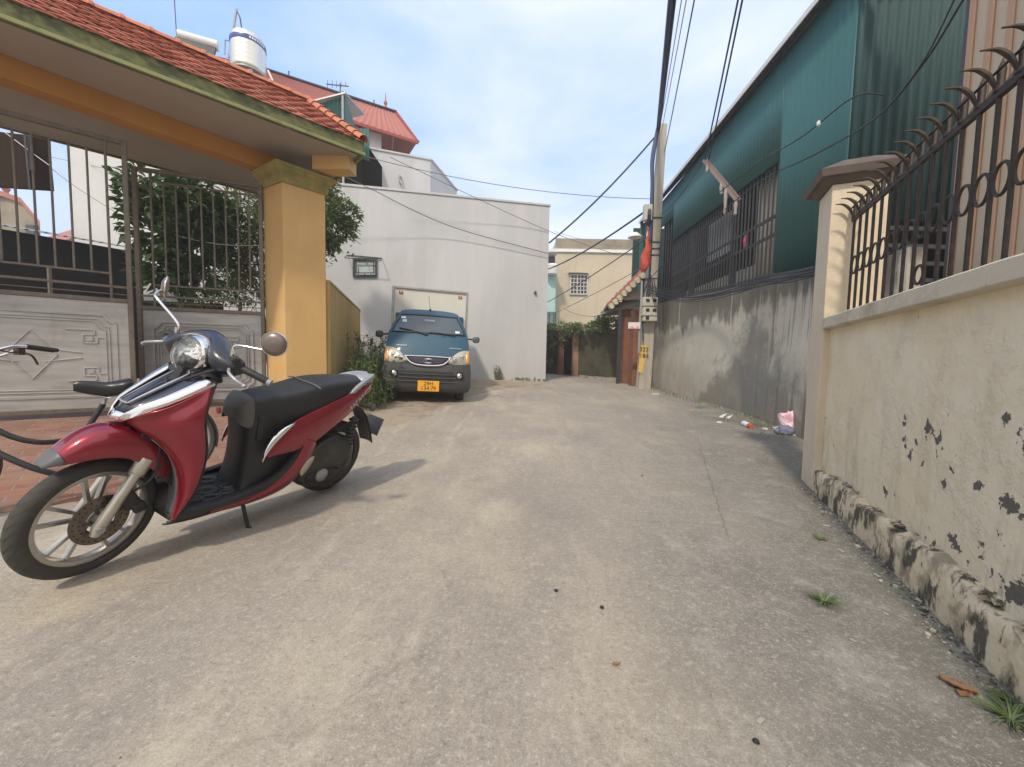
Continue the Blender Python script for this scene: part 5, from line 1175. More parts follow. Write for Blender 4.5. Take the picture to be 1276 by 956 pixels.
# mossy walls, dark gate, brown pillars
gY = 16.5
def seg(name, label, cat, u0, Y0, u1, Y1, vt0, vt1, mt, th_=.2):
    p0 = atY(u0, 440, Y0); p1 = atY(u1, 440, Y1); g0 = gz(p0.x, Y0) - .05
    m = MB(); m.wall((p0.x, Y0), (p1.x, Y1), th_, g0, atY(u0, vt0, Y0).z, g0, atY(u1, vt1, Y1).z); o = m.build(name, mt, bevel=.02); tag(o, label, cat); return o
seg('garden_wall', 'dark mossy garden wall with rusty patches across the end of the lane', 'wall', 716, 17.5, 779, 15.2, 413, 410, M['mossy'])
seg('garden_wall', 'short blackened garden wall under the ivy close to the pale corner', 'wall', 676, 19.0, 702, 18.6, 412, 411, M['mossy'])
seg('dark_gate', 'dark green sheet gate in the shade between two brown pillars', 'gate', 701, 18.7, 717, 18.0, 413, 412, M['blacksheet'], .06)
def pil(label, u0, u1, Y, vt, mt):
    a = atY(u0, 440, Y); b = atY(u1, 440, Y); m = MB(); m.prism([(a.x, Y), (b.x, Y), (b.x, Y + .45), (a.x, Y + .45)], gz(a.x, Y) - .05, atY(u0, vt, Y).z); o = m.build('gate_pillar', mt, bevel=.02); tag(o, label, 'pillar'); return o
pil('old brown pillar between the dark gate and the mossy wall', 714.5, 722, 17.3, 416, mat('worn_pillar', (.40, .24, .15), .9, layers=[((.24, .15, .1), S3(2), .45, .65, .7)]))
pil('low dark red pillar nearest the ivy at the pale corner', 696, 703, 18.2, 412, M['brown_brick'])
for (u0, u1, Y, vt, lab) in ((777, 787.5, 13.6, 372, 'tall red rendered gate pillar left of the utility pole'), (789, 797, 12.7, 385, 'slender red rendered pillar touching the utility pole')): pil(lab, u0, u1, Y, vt, M['brown_brick'])
# small gate canopy with red roof tiles
cn = thing('gate_canopy', 'small gate canopy with red tiles and white scalloped edge beside the utility pole', 'canopy', atY(785, 380, 13.2))
p_lo = atY(757, 381, 13.6); p_hi = atY(806, 332, 12.6)
dx = p_hi - p_lo
back_ = Vector((.35, 2.2, 0))
m = MB(); nseg = 9
for i in range(nseg):
    a = p_lo + dx * (i / nseg); b = p_lo + dx * ((i + 1) / nseg) ; m.hexa([a, a + back_, b + back_ - Vector((0, 0, .04)), b - Vector((0, 0, .04))], [a + Vector((0, 0, .12)), a + back_ + Vector((0, 0, .12)), b + back_ + Vector((0, 0, .05)), b + Vector((0, 0, .05))])
m.build('roof', M['redroof'], cn)
m = MB()
for i in range(8):
    a = p_lo + dx * ((i + .6) / 9) + Vector((.05, -.02, -.10)); m.lathe([(0, 0), (.10, 0), (.10, .22), (0, .22)], (a.x, a.y - .1, a.z), axis='y', n=10)
m.build('scalloped_edge', M['coping'], cn)
m = MB(); a = atY(757, 386, 13.6); b = atY(800, 384, 13.2); m.hexa([a + Vector((.15, .1, 0)), b + Vector((0, .1, 0)), b + Vector((0, 2, 0)), a + Vector((.15, 2, 0))], [a + Vector((.35, .1, .28)), b + Vector((0, .1, .28)), b + Vector((0, 2, .28)), a + Vector((.35, 2, .28))]); m.build('beam', mat('canopy_grey', (.22, .2, .19), .85), cn)
m = MB(); a = atY(768, 375, 13.4); b = atY(800, 372, 13.1); m.hexa([a, b, b + Vector((0, .1, 0)), a + Vector((0, .1, 0))], [p + Vector((0, 0, .3)) for p in (a, b, b + Vector((0, .1, 0)), a + Vector((0, .1, 0)))]); m.build('fascia', M['soffit'], cn)
m = MB(); a = atY(772, 408, 13.5); m.beam((a.x, 13.5, gz(a.x, 13.5)), (a.x, 13.5, atY(772, 386, 13.5).z), .1, .1); m.build('post', M['darkgrey'], cn)
m = MB()
a = atY(806, 345, 12.8); b = atY(822, 398, 12.9); c = atY(800, 385, 13); 
m.hexa([atY(806, 338, 12.9), atY(812, 378, 12.9), atY(800, 386, 13.6), atY(796, 345, 13.6)], [p + Vector((.08, 0, .03)) for p in (atY(806, 338, 12.9), atY(812, 378, 12.9), atY(800, 386, 13.6), atY(796, 345, 13.6))]); m.build('side_slab', M['darkgrey'], cn)
# ivy heaps on the walls
rnd = random.Random(21)
for (lab, pts, n) in (('thick green ivy heaped on the wall beside the pale corner', ((690, 425, 18.4, (.6, .5, .55)), (700, 412, 18.2, (.9, .5, .35)), (684, 440, 18.6, (.3, .4, .6)), (684, 412, 18.6, (.3, .4, .3))), 2600), ('green creeper with loose shoots along the top of the mossy garden wall', ((735, 410, 16.8, (1.0, .4, .22)), (756, 405, 16, (.7, .4, .3)), (752, 401, 16.2, (.35, .3, .4)), (767, 404, 15.6, (.5, .4, .32)), (720, 409, 17.4, (.6, .4, .2))), 3000)):
    t = thing('ivy', lab, 'ivy', atY(pts[0][0], pts[0][1] + 12, pts[0][2])); bl = [bp(u, v, Y, r) for (u, v, Y, r) in pts]
    m = leafcloud(bl, n, .15, rnd, 1.7, .5); m.build('foliage', M['leaf_mid'], t)
m = MB()
for k in range(40):
    u = rnd.uniform(722, 776); Y = 17.2 - (u - 716) / 63 * 2.3 - .12; p = atY(u, rnd.uniform(455, 463), Y); s = rnd.uniform(.04, .12); m.box((p.x, Y - .3, gz(p.x, Y) + s * .4), (s, s, s), rz=rnd.random())
o = m.build('rubble', M['stone']); tag(o, 'loose rubble and leaves at the foot of the mossy wall', 'rubble', kind='stuff')

# ================================================================== UTILITY POLE
PY = 12.0; pbase = atY(801, 483, PY); ptop = atY(826, 156, PY)
po_ = thing('utility_pole', 'leaning concrete utility pole with meter boxes, yellow stencilled patch and cable bundles', 'utility pole', (pbase.x, PY, pbase.z))
m = MB(); w0_, w1_ = .38, .20
d_ = (ptop - pbase)
def sq(c, w, dd): return [(c.x - w / 2, c.y - dd / 2, c.z), (c.x + w / 2, c.y - dd / 2, c.z), (c.x + w / 2, c.y + dd / 2, c.z), (c.x - w / 2, c.y + dd / 2, c.z)]
m.hexa(sq(pbase - Vector((0, 0, .2)), w0_, .34), sq(ptop, w1_, .2)); m.build('shaft', M['concrete_pole'], po_, bevel=.015)
pp_ = lambda f: pbase + d_ * f
def fz(v): return (483 - v) / (483 - 156)
m = MB()
for v in (270, 300, 308, 316, 345, 400): c = pp_(fz(v)); w = w0_ + (w1_ - w0_) * fz(v) + .03; m.box(c, (w, .30, .035))
m.build('bands', M['darkgrey'], po_)
def onpole(u, v, dy=-.19): return atY(u, v, PY + dy)
# stencilled yellow patch
a = onpole(796, 430, -.185); b = onpole(809, 462, -.185)
pt = MB(); pt.hexa([onpole(795.5, 463, -.182), onpole(800, 466, -.182), onpole(808, 431, -.165), onpole(797.5, 430, -.165)], [q + Vector((0, -.004, 0)) for q in (onpole(795.5, 463, -.182), onpole(800, 466, -.182), onpole(808, 431, -.165), onpole(797.5, 430, -.165))]); pch = pt.build('painted_patch', M['yellowpaint'], po_)
for txt, v in (('323', 435.5), ('184', 443.5)):
    tm = text_mb(txt, .19, .002); c = onpole(802.5, v, -.195); tm.xform(Matrix.Translation(c) @ Matrix.Rotation(PI / 2, 4, 'X')); tm.build('stencil_number', M['stencil'], pch)
# meter boxes
mb_ = thing('meter_box', 'stack of three pale grey electricity meter boxes strapped to the pole', 'meter box', onpole(811, 385, -.3))
def mbox(u0, v0, u1, v1, holes):
    a = onpole(u0, v0, -.45); b = onpole(u1, v1, -.45); m = MB(); m.hexa([(a.x, PY - .45, b.z), (b.x, PY - .45, b.z), (b.x, PY - .2, b.z), (a.x, PY - .2, b.z)], [(a.x, PY - .45, a.z), (b.x, PY - .45, a.z), (b.x, PY - .2, a.z), (a.x, PY - .2, a.z)])
    bx = m.build('box', mat('meter_box_grey', (.50, .48, .40), .6, layers=[((.36, .33, .26), S3(4), .5, .7, .5)]), mb_, bevel=.012)
    m = MB(); 
    for f in holes:
        x = a.x + (b.x - a.x) * f; z = (a.z * .62 + b.z * .38); m.box((x, PY - .455, z), (.10, .014, .09))
    m.build('meter_window', M['ink'], bx)
mbox(802, 370, 819.5, 381.5, (.3, .78)); mbox(802, 382.2, 819, 393.5, (.3, .78)); mbox(802.5, 394.2, 819, 400, (.25,))
sb2 = thing('cable_box', 'plain off-white cable junction box high on the utility pole', 'junction box', onpole(805, 268))
a = onpole(801, 257); b = onpole(810, 277); m = MB(); m.box(((a.x + b.x) / 2, PY - .28, (a.z + b.z) / 2), (b.x - a.x, .18, a.z - b.z)); m.build('body', mat('junction_box', (.5, .5, .46), .6), sb2, bevel=.015)
m = MB(); 
for k in range(4): m.tube(smoothpath([onpole(808 + k, 256, -.3), onpole(807.5 + k * 1.2, 268, -.42), onpole(806 + k * .8, 285, -.3)], 5), .012, 6)
m.build('leads', M['cable'], sb2)
nt_ = onpole(793, 405, -.5); m = MB(); m.box((nt_.x, PY - .3, nt_.z), (.36, .015, .19)); s_ = m.build('notice_board', M['white']); tag(s_, 'small white notice with pink lower half hung at the foot of the canopy', 'notice')
m = MB(); m.box((nt_.x, PY - .31, nt_.z - .045), (.30, .008, .08)); m.build('pink_band', M['pink'], s_, world=False)
# street lamp
sl_ = thing('street_lamp', 'small white street lamp on a short arm from the pole', 'street lamp', onpole(792, 293))
m = MB(); m.tube(smoothpath([onpole(805, 297, -.1), onpole(799, 293.5, -.5), onpole(793, 292, -.8)], 4), .02, 7); m.build('arm', M['steel'], sl_)
m = MB(); c = onpole(791, 293, -.9); m.lathe([(0, .07), (.08, .06), (.17, -.02), (.19, -.07), (.0, -.09)], c, n=16); m.build('lamp_head', M['white'], sl_, smooth=50)
# furled flag
fg = thing('flag', 'furled bright red flag on a thin rod tied against the pole', 'flag', onpole(805, 335, -.35))
m = MB(); m.tube([onpole(801, 342, -.4), onpole(807.5, 283, -.4)], .018, 6); m.build('rod', M['white'], fg)
m = MB(); rows = []
prof = [(283, .008, 807.3), (292, .03, 807), (300, .045, 807), (308, .08, 806.8), (318, .10, 805), (328, .125, 804), (335, .11, 803.5), (339, .03, 803)]
for v, r, u in prof:
    c = onpole(u, v, -.42); rows.append([c + Vector((r * math.cos(a) * (1 + .4 * math.sin(3 * a + v * .09)) + .03 * math.sin(v * .35), r * .7 * math.sin(a), .05 * math.sin(2 * a + v))) for a in [2 * PI * k / 20 for k in range(20)]])
m.grid(rows, close=True); m.build('cloth', M['flagred'], fg, smooth=80)
m = MB(); q = atY(929, 300, 7.2); m.hexa([q + Vector((0, -.03, -.1)), q + Vector((0, .03, -.12)), q + Vector((.01, .02, 0)), q + Vector((.01, -.01, 0))], [q + Vector((-.02, -.04, -.02)), q + Vector((-.02, .05, .0)), q + Vector((.0, .03, .09)), q + Vector((.0, -.02, .11))]); o = m.build('red_ribbon', mat('magenta_cloth', (.45, .06, .12), .8)); tag(o, 'small pink red ribbon tied to the warehouse window bars', 'ribbon')
# crossarm hanging on the cables
ca = thing('cross_arm', 'angled steel cross arm with hanging insulators held by cables in front of the green sheets', 'cross arm', atY(900, 228, 8.4))
CA0 = atY(877, 200, 8.6); CA1 = atY(919, 251, 7.9)
m = MB(); m.beam(CA0, CA1, .045, .06); m.beam(CA0 + Vector((.07, 0, .02)), CA1 + Vector((.06, 0, .04)), .02, .03); m.build('arm', mat('rusty_pink_steel', (.30, .22, .19), .6, .3), ca)
ins = mat('insulator', (.34, .29, .27), .6)
for f, h in ((.12, .16), (.55, .26), (.68, .55), (.96, .32)):
    p = CA0.lerp(CA1, f); m = MB(); m.lathe([(0, 0), (.025, -.02), (.042, -.1), (.026, -.16 if h < .2 else -h * .7), (.034, -h * .9), (0, -h)], p, n=10); m.build('insulator', ins, ca, smooth=50)

# ================================================================== CABLES
def cable(label, pts, r, mt='cable', sag=0.0, group='overhead cables', n=18):
    if len(pts) == 2: P_ = catenary(pts[0], pts[1], sag, n)
    else: P_ = smoothpath(pts, 8)
    m = MB(); m.tube(P_, r * .75, 6); o = m.build('power_cable', M[mt], smooth=70); tag(o, label, 'cable', group); return o
def over(u0, v0, Y0, u1, v1, Y1, ext=.6):
    a = atY(u0, v0, Y0); b = atY(u1, v1, Y1); return a, b + (b - a) * ext
tp = ptop
for k, (u, du, mt, lab) in enumerate(((836, 0, 'cable_blue', 'thick bluish cable, leftmost of the bundle rising steeply from the pole top'), (839, 1.5, 'cable_blue', 'second bluish cable of the bundle rising steeply from the pole top'), (843, 3, 'cable', 'black cable forming the right edge of the tight bundle above the pole top'))):
    a = atY(819 + du, 160, PY - .2); b = atY(u, -20, 6.8); cable(lab, [a, b + (b - a) * .5], .042 if k < 2 else .03, mt, 0.1)
    a2 = atY(812 + du * .7, 235 + k * 3, PY - .25); cable('%s cable drooping down the pole, %s of three' % (('bluish', 'dark bluish', 'black')[k], ('leftmost', 'middle', 'rightmost')[k]), [a, a.lerp(a2, .5) + Vector((-.08, 0, 0)), a2, atY(809 + du, 300, PY - .25)], .05 if k < 2 else .03, mt, group='cables on the pole')
for k, (u0, v0, u1) in enumerate(((822, 160, 850), (824, 165, 856), (828, 190, 866))):
    a, b = over(u0, v0, PY, u1, -10, 6.6); cable(('thin grey wire just right of the bluish bundle', 'thin grey wire between the bundle and the last thin wire', 'thin dark wire standing farthest right of the pole top')[k], [a, b], .011 if k < 2 else .016, 'cable_grey' if k < 2 else 'cable', .1)
for k, (u1, r) in enumerate(((921, .022), (925, .022))):
    a = atY(878 + k * 5, 200, 8.6); b = atY(u1 + k * 1.5, -10, 5.5); cable(('left', 'right')[k] + ' one of the two parallel wires coming down to the hanging cross arm', [a, b + (b - a) * .5], r * .8, 'cable', .05)
cable('wire from the cross arm down along the green sheets to the pole', [CA0, atY(822, 268, 11.6)], .012, 'cable', .15)
cable('thick black wire from the pole down to the corner of the pale wall', [atY(815, 172, PY), atY(684, 303, 12.6)], .035, 'cable', .15)
cable('black wire running under the canopy side from the pole to the far teal house', [atY(806, 262, PY - .1), atY(676, 338, 22)], .04, 'cable', .2)
cable('black wire lower beside it that dips towards the end of the lane', [atY(809, 295, PY - .1), atY(672, 382, 20)], .022, 'cable', .1)
cable('thin wire fanning from the pole to the lane end, lowest of the fan', [atY(806, 330, PY - .1), atY(672, 398, 21)], .014, 'cable_grey', .1)
cable('thin wire crossing the beige house facade', [atY(810, 372, PY), atY(690, 375, 22)], .014, 'cable_grey', .7)
cable('upper thin wire crossing the sky from the stair tower to the pole', [atY(455, 195, 11.2), atY(812, 248, PY)], .012, 'cable_grey', .25)
cable('thin wire sloping across the blank wall, upper of two', [atY(486, 196, 11.0), onw(677, 286, .05), atY(770, 318, 13)], .011, 'cable_grey')
cable('wire sloping across the blank wall, lower of two', [atY(398, 206, 10.5), atY(455, 232, 11.0), onw(560, 285, .25), onw(682, 317, .1)], .014, 'cable_grey')
cable('short wire at the lane end, rising to the sky behind the pale corner', [atY(690, 288, 22), atY(775, 308, 22)], .012, 'cable_grey', .1)
# cables across the green sheets and over the fence
cable('upper black cable sweeping across the green sheets, with a white tag', [atY(820, 310, 11.9), atY(870, 262, 9.0), atY(940, 207, 7.0), atY(1000, 170, 5.6), atY(1062, 122, 4.9), atY(1100, 118, 4.8)], .012)
cable('lower black cable sweeping across the green sheets to the top corner', [atY(806, 350, 11.9), atY(880, 282, 8.9), atY(945, 228, 6.9), atY(1010, 195, 5.5), atY(1090, 148, 4.6), atY(1150, 80, 4.0), atY(1200, 0, 3.4), atY(1230, -50, 3)], .014)
cable('second strand twisting beside the lower cable near the top corner', [atY(1010, 196, 5.4), atY(1088, 150, 4.6), atY(1145, 85, 4.0), atY(1188, 2, 3.4), atY(1210, -50, 3)], .010)
m = MB(); q = atY(1020, 154, 5.3); m.lathe([(0, .04), (.022, .02), (.022, -.02), (0, -.04)], q, n=10); o = m.build('cable_tag', M['white']); tag(o, 'small white tag on the upper cable over the green sheets', 'tag')
# tangled bundle along the top of the stained wall
rc_ = random.Random(4)
for k in range(7):
    y0 = 0; pts = []
    for (u, v, Y) in ((806, 362, 11.9), (845, 372, 10.3), (880, 370, 9.0), (915, 362, 7.7), (950, 353, 6.5), (985, 347, 5.6), (1015, 340, 5.0)):
        dv = -8 + k * 2.0 + rc_.uniform(-1.2, 1.2) * (1 if 806 < u < 1015 else 0); pts.append(atY(u, v + dv, Y - .12))
    cable(('topmost', 'second highest', 'upper middle', 'middle', 'lower middle', 'second lowest', 'lowest')[k] + ' slack black cable of the tangle along the top of the stained wall', pts, rc_.choice((.012, .016, .022)), 'cable', group='tangled cables on the stained wall')
for k in range(5):
    a = onpole(809 + k * 1.5, 340 + k * 2, -.2); b = onpole(806 + k * 1.5, 372 + k * 4, -.25); cable('loose black cable loop hanging on the pole above the meter boxes', [a, a.lerp(b, .5) + Vector((rc_.uniform(-.25, .3), -.1, -.1)), b], .014, 'cable', group='cable loops on the pole')
m = MB(); m.tube(smoothpath([onpole(800, 350, -.22), onpole(799, 378, -.26), onpole(797.5, 400, -.24), onpole(796, 440, -.22)], 5), .035, 8); o = m.build('conduit', mat('grey_conduit', (.3, .3, .28), .6)); tag(o, 'grey conduit running down the left edge of the pole', 'conduit')
m = MB(); m.tube(smoothpath([onpole(812, 300, -.2), onpole(809, 345, -.3), onpole(801, 372, -.28), onpole(801.5, 425, -.24)], 5), .02, 8); o = m.build('conduit', M['cable']); tag(o, 'black cable duct running down the pole beside the meter boxes', 'conduit')
# wires seen through the gate
cable('white wire sagging diagonally behind the gate bars', [atY(6, 165, 7.0), atY(60, 205, 7.1), atY(130, 252, 7.2), atY(200, 287, 7.3), atY(270, 304, 7.3), atY(330, 306, 7.4)], .008, 'cable_white', group='wires behind the gate')
cable('dark wire running close below the white one behind the gate', [atY(40, 190, 7.4), atY(90, 230, 7.4), atY(150, 268, 7.5)], .006, 'cable_grey', group='wires behind the gate')
cable('faint level wire behind the upper gate bars', [atY(36, 190, 12), atY(160, 216, 12)], .009, 'cable_grey', group='wires behind the gate')
# ================================================================== THE SMALL BLUE TRUCK
tx = atY(531, 500, 7.4)
tr = thing('mini_truck', 'small blue cab-over mini truck with a cream cargo box parked facing the camera', 'truck', (tx.x, 7.4, gz(tx.x, 7.4) + .0), (0, math.radians(2.0), math.radians(12)), local=True)
# local: x to the right as seen, y backwards, z up, front at y = 0
TR = [(.50, .80, -.02, .05), (.60, .81, -.035, .06), (.74, .81, -.03, .07), (.90, .805, .0, .09), (1.04, .80, .05, .11), (1.18, .79, .12, .13), (1.34, .775, .21, .15), (1.40, .765, .26, .15), (1.55, .72, .40, .15), (1.72, .64, .56, .15), (1.80, .605, .64, .16), (1.86, .585, .74, .16), (1.885, .56, .90, .15)]
def trow(z, hw, y0, bul, n=14, off=0.0, x0=-1, x1=1):
    r = []
    for i in range(n + 1):
        s = x0 + (x1 - x0) * i / n; a = abs(s)
        y = y0 + bul * (a ** 3.2) - off
        r.append((hw * s, y, z))
    return r
def interp(z):
    for a, b in zip(TR, TR[1:]):
        if a[0] <= z <= b[0]:
            f = (z - a[0]) / (b[0] - a[0]); return [a[k] + (b[k] - a[k]) * f for k in range(1, 4)]
    return list(TR[-1][1:])
m = MB(); rows = []
for (z, hw, y0, bul) in TR:
    r = trow(z, hw, y0, bul); e = r[-1]
    side = [(hw * 1.0 + .01, e[1] + .06, z), (hw + .015, e[1] + .3, z), (hw + .015, 1.45, z)]
    rows.append([(-p[0], p[1], p[2]) for p in side[::-1]] + r + side)
for (kx, ya, zt_) in ((.93, 1.0, 1.905), (.80, 1.12, 1.92), (.45, 1.25, 1.925), (.0, 1.3, 1.925)): rows.append([(p[0] * kx, p[1] + (1.3 - p[1]) * (1 - kx) * .8 + .06 * (1 - kx), zt_) for p in rows[12]])
rows; m.grid(rows)
cab = m.build('cab', M['truckblue'], tr, smooth=50, solid=.012)
m = MB(); m.box((0, 1.2, 1.84), (1.0, .5, .04)); m.box((0, 1.46, 1.2), (1.5, .05, 1.35)); m.build('cab_shell', M['truckblue'], cab, bevel=.02)
# dark cabin behind the glass
m = MB(); m.box((0, 1.38, 1.3), (1.4, .05, .9)); m.box((0, .55, 1.24), (1.35, .5, .18)); m.build('dashboard', M['blackplastic'], cab, bevel=.02)
m = MB(); 
for s in (-.37, .37): m.box((s, 1.05, 1.42), (.46, .16, .62)); m.box((s, 1.03, 1.76), (.24, .10, .14))
m.build('seats', M['greyplastic'], cab, bevel=.04)
m = MB(); m.tube([(-.36 + .17 * math.cos(a), .72 + .06 * math.sin(a), 1.40 + .15 * math.sin(a)) for a in [2 * PI * k / 24 for k in range(25)]], .014, 6); m.build('steering_wheel', M['blackplastic'], cab)
# windscreen
rows = []
for k in range(9):
    z = 1.385 + .375 * k / 8; hw, y0, bul = interp(z); rows.append(trow(z, hw - .065, y0, bul * ((hw - .065) / hw) ** 3, off=.014))
m = MB(); m.grid(rows); wg = bpy.data.materials.new('windscreen_glass'); wg.use_nodes = True; pr_ = wg.node_tree.nodes['Principled BSDF']; pr_.inputs['Base Color'].default_value = (.055, .075, .085, 1); pr_.inputs['Roughness'].default_value = .12; pr_.inputs['Specular IOR Level'].default_value = .9
ws = m.build('windscreen', wg, tr, smooth=60)
fr_ = MB()
def edge(pts, r=.014): fr_.tube(pts, r, 6)
edge([(p[0], p[1] - .004, p[2]) for p in rows[0]]); edge([(p[0], p[1] - .004, p[2]) for p in rows[-1]]); edge([(r[0][0], r[0][1] - .004, r[0][2]) for r in rows]); edge([(r[-1][0], r[-1][1] - .004, r[-1][2]) for r in rows])
fr_.build('seal', M['blackplastic'], ws)
def onf(x, z, off=.016):
    hw, y0, bul = interp(z); return Vector((x, y0 + bul * (abs(x / hw) ** 3.2) - off, z))
# wipers
for (a, b, k) in (((-.10, 1.36), (-.58, 1.46), 0), ((.52, 1.36), (.02, 1.40), 1)):
    m = MB(); m.tube([onf(a[0] * .3 + .0 if k == 0 else .30, 1.345, .03), onf((a[0] + b[0]) / 2, (a[1] + b[1]) / 2 + .01, .04)], .011, 6); m.tube([onf(a[0] + (.08 if k == 0 else 0), a[1], .035), onf((a[0] + b[0]) / 2, (a[1] + b[1]) / 2 + .01, .04), onf(*b, .035)], .012, 6); m.build('wiper', M['ink'], tr)
# stickers behind the glass
def decal(name, x, z, w, h, mt, parent=ws, off=.019):
    c = onf(x, z, off); c1 = onf(x, z + h / 2, off); c0 = onf(x, z - h / 2, off); m = MB()
    m.hexa([(x - w / 2, c0.y, c0.z), (x + w / 2, c0.y, c0.z), (x + w / 2, c1.y, c1.z), (x - w / 2, c1.y, c1.z)], [(x - w / 2, c0.y - .003, c0.z), (x + w / 2, c0.y - .003, c0.z), (x + w / 2, c1.y - .003, c1.z), (x - w / 2, c1.y - .003, c1.z)])
    return m.build(name, mt, parent)
decal('sticker', -.50, 1.69, .13, .045, M['paper']); decal('sticker', -.48, 1.62, .10, .055, mat('mint_sticker', (.5, .72, .6), .5)); decal('sticker', .0, 1.65, .20, .04, mat('grey_sticker', (.32, .38, .40), .5)); decal('sticker', .55, 1.44, .10, .045, M['paper'])
# headlamps
def lamp(sx_):
    P = [(.80, 1.06), (.58, 1.04), (.42, .93), (.34, .80), (.60, .845), (.80, .80)] if True else 0
    P = [(.795, 1.07), (.62, 1.055), (.48, .97), (.36, .84), (.40, .81), (.60, .80), (.80, .80)]
    g = MB(); n = 12; R = []
    def edge_at(f, top):
        pts = [(.795, 1.075), (.66, 1.065), (.52, .99), (.36, .825)] if top else [(.805, .79), (.66, .785), (.50, .79), (.36, .815)]
        q = smoothpath([(p[0], 0, p[1]) for p in pts], 6); i = f * (len(q) - 1); j = min(int(i), len(q) - 2); return q[j].lerp(q[j + 1], i - j)
    for k in range(7):
        r = []
        for i in range(n + 1):
            a = edge_at(i / n, True); b = edge_at(i / n, False); p = a.lerp(b, k / 6); bu = .028 * math.sin(PI * min(max(k / 6, .02), .98)) ** .6
            q = onf(p.x, p.z, .006 + bu); r.append((q.x * sx_, q.y, q.z))
        R.append(r)
    g.grid(R)
    hm = mat('lamp_housing', (.50, .48, .38), .3, .35, layers=[((.25, .24, .2), S3(22), .48, .6, .7)])
    o = g.build('headlight', hm, tr, smooth=60)
    c = onf(.50, .885, .045); m = MB(); m.lathe([(0, -.002), (.05, .0), (.058, .02), (.058, .03)], (c.x * sx_, c.y, c.z), axis='y', n=18); m.build('bulb_reflector', M['chrome'], o, smooth=50)
    c = onf(.64, .94, .045); m = MB(); m.lathe([(0, -.002), (.05, .0), (.058, .02), (.058, .03)], (c.x * sx_, c.y, c.z), axis='y', n=18); m.build('bulb_reflector', M['chrome'], o, smooth=50)
    m = MB(); R = []
    for k in range(6):
        z = .815 + .22 * k / 5; R.append([(onf(x, z, .042).x * sx_, onf(x, z, .042).y, z) for x in (.735, .755, .775, .79)])
    m.grid(R); m.build('turn_signal', M['amber'], o, smooth=60, solid=.004)
lamp(-1); lamp(1)
# grille and its chrome frame
G = lambda x, z, o=.02: onf(x, z, o)
m = MB(); R = []
for k in range(5):
    f = k / 4; R.append([G(x * (.40 - .10 * f * 1.0), (.915 - .02 * abs(x) ** 2) * (1 - f) + f * (.765 + .05 * abs(x) ** 4), .022) for x in [-1 + i / 6 for i in range(13)]])
m.grid(R); gr = m.build('grille', mat('grille_mesh', (.035, .025, .04), .5), tr, smooth=60, solid=.006)
m = MB(); m.tube([G(x * .44, .925 - .01 * x * x, .03) for x in [-1 + i / 8 for i in range(17)]], .013, 8); m.tube(smoothpath([G(-.43, .925, .03), G(-.36, .83, .035), G(-.24, .765, .04), G(0, .748, .045), G(.24, .765, .04), G(.36, .83, .035), G(.43, .925, .03)], 6), .018, 8); m.build('chrome_frame', M['chrome'], gr, smooth=60)
m = MB(); c = G(0, .838, .04); m.tube([(c.x + .085 * math.cos(a), c.y, c.z + .045 * math.sin(a)) for a in [2 * PI * k / 24 for k in range(25)]], .008, 6)
m.tube([(c.x + .045 * math.cos(a) + .01, c.y, c.z + .032 * math.sin(a)) for a in [math.radians(55 + k * 10) for k in range(26)]], .009, 6); m.tube([(c.x - .05, c.y, c.z + .03), (c.x - .02, c.y, c.z - .035)], .009, 6); m.build('emblem', M['chrome'], gr, smooth=60)
# small chrome name marks on the hood
for (x, w, z) in ((-.50, .20, 1.115), (.52, .24, 1.105)):
    m = MB(); 
    for k in range(7): 
        c = onf(x - w / 2 + w * (k + .5) / 7, z, .018); m.box(c, (w / 7 * .7, .006, .022))
    m.build('name_mark', M['chrome'], tr)
# bumper
BR = [(.22, .74, .06, .10), (.26, .80, -.02, .10), (.34, .83, -.06, .09), (.45, .84, -.075, .09), (.58, .84, -.07, .09), (.68, .835, -.06, .09), (.765, .825, -.045, .09), (.79, .80, -.015, .09)]
def bump_row(z, hw, y0, bul, n=18):
    r = []
    for i in range(n + 1):
        s = -1 + 2 * i / n; a = abs(s); dz = (.03 if z > .7 else 0) * (a ** 2)
        r.append((hw * s, y0 + bul * a ** 4, z + dz))
    e = r[-1]; return [(-hw - .005, .75, z + (.03 if z > .7 else 0))] + r + [(hw + .005, .75, z + (.03 if z > .7 else 0))]
m = MB(); m.grid([bump_row(*b) for b in BR]); bp_o = m.build('bumper', M['bumper'], tr, smooth=40, solid=.02)
def onb(x, z, off=.01):
    for a, b in zip(BR, BR[1:]):
        if a[0] <= z <= b[0]:
            f = (z - a[0]) / (b[0] - a[0]); hw = a[1] + (b[1] - a[1]) * f; y0 = a[2] + (b[2] - a[2]) * f; return Vector((x, y0 + .09 * abs(x / hw) ** 4 - off, z))
for z, h in ((.615, .05), (.545, .045), (.47, .04)):
    m = MB(); R = []
    for zz in (z - h / 2, z + h / 2): R.append([onb(x, zz, .006) for x in [-.50 + i * .1 for i in range(11)]])
    m.grid(R); m.build('air_slot', M['ink'], bp_o, solid=.004)
    m = MB(); m.tube([onb(x, z - h / 2 - .008, .016) for x in [-.54 + i * .108 for i in range(11)]], .010, 6); m.build('slot_lip', M['bumper'], bp_o, smooth=60)
for sx_ in (-1, 1):
    c = onb(.61 * sx_, .575, .02); m = MB(); m.lathe([(.06, .03), (.085, .02), (.085, 0), (.06, -.005)], c, axis='y', n=20); m.build('fog_lamp_bezel', M['ink'], bp_o, smooth=40)
    m = MB(); m.lathe([(0, -.01), (.04, -.004), (.058, .01), (.058, .03)], c, axis='y', n=18); m.build('fog_lamp', M['chrome'], bp_o, smooth=50)
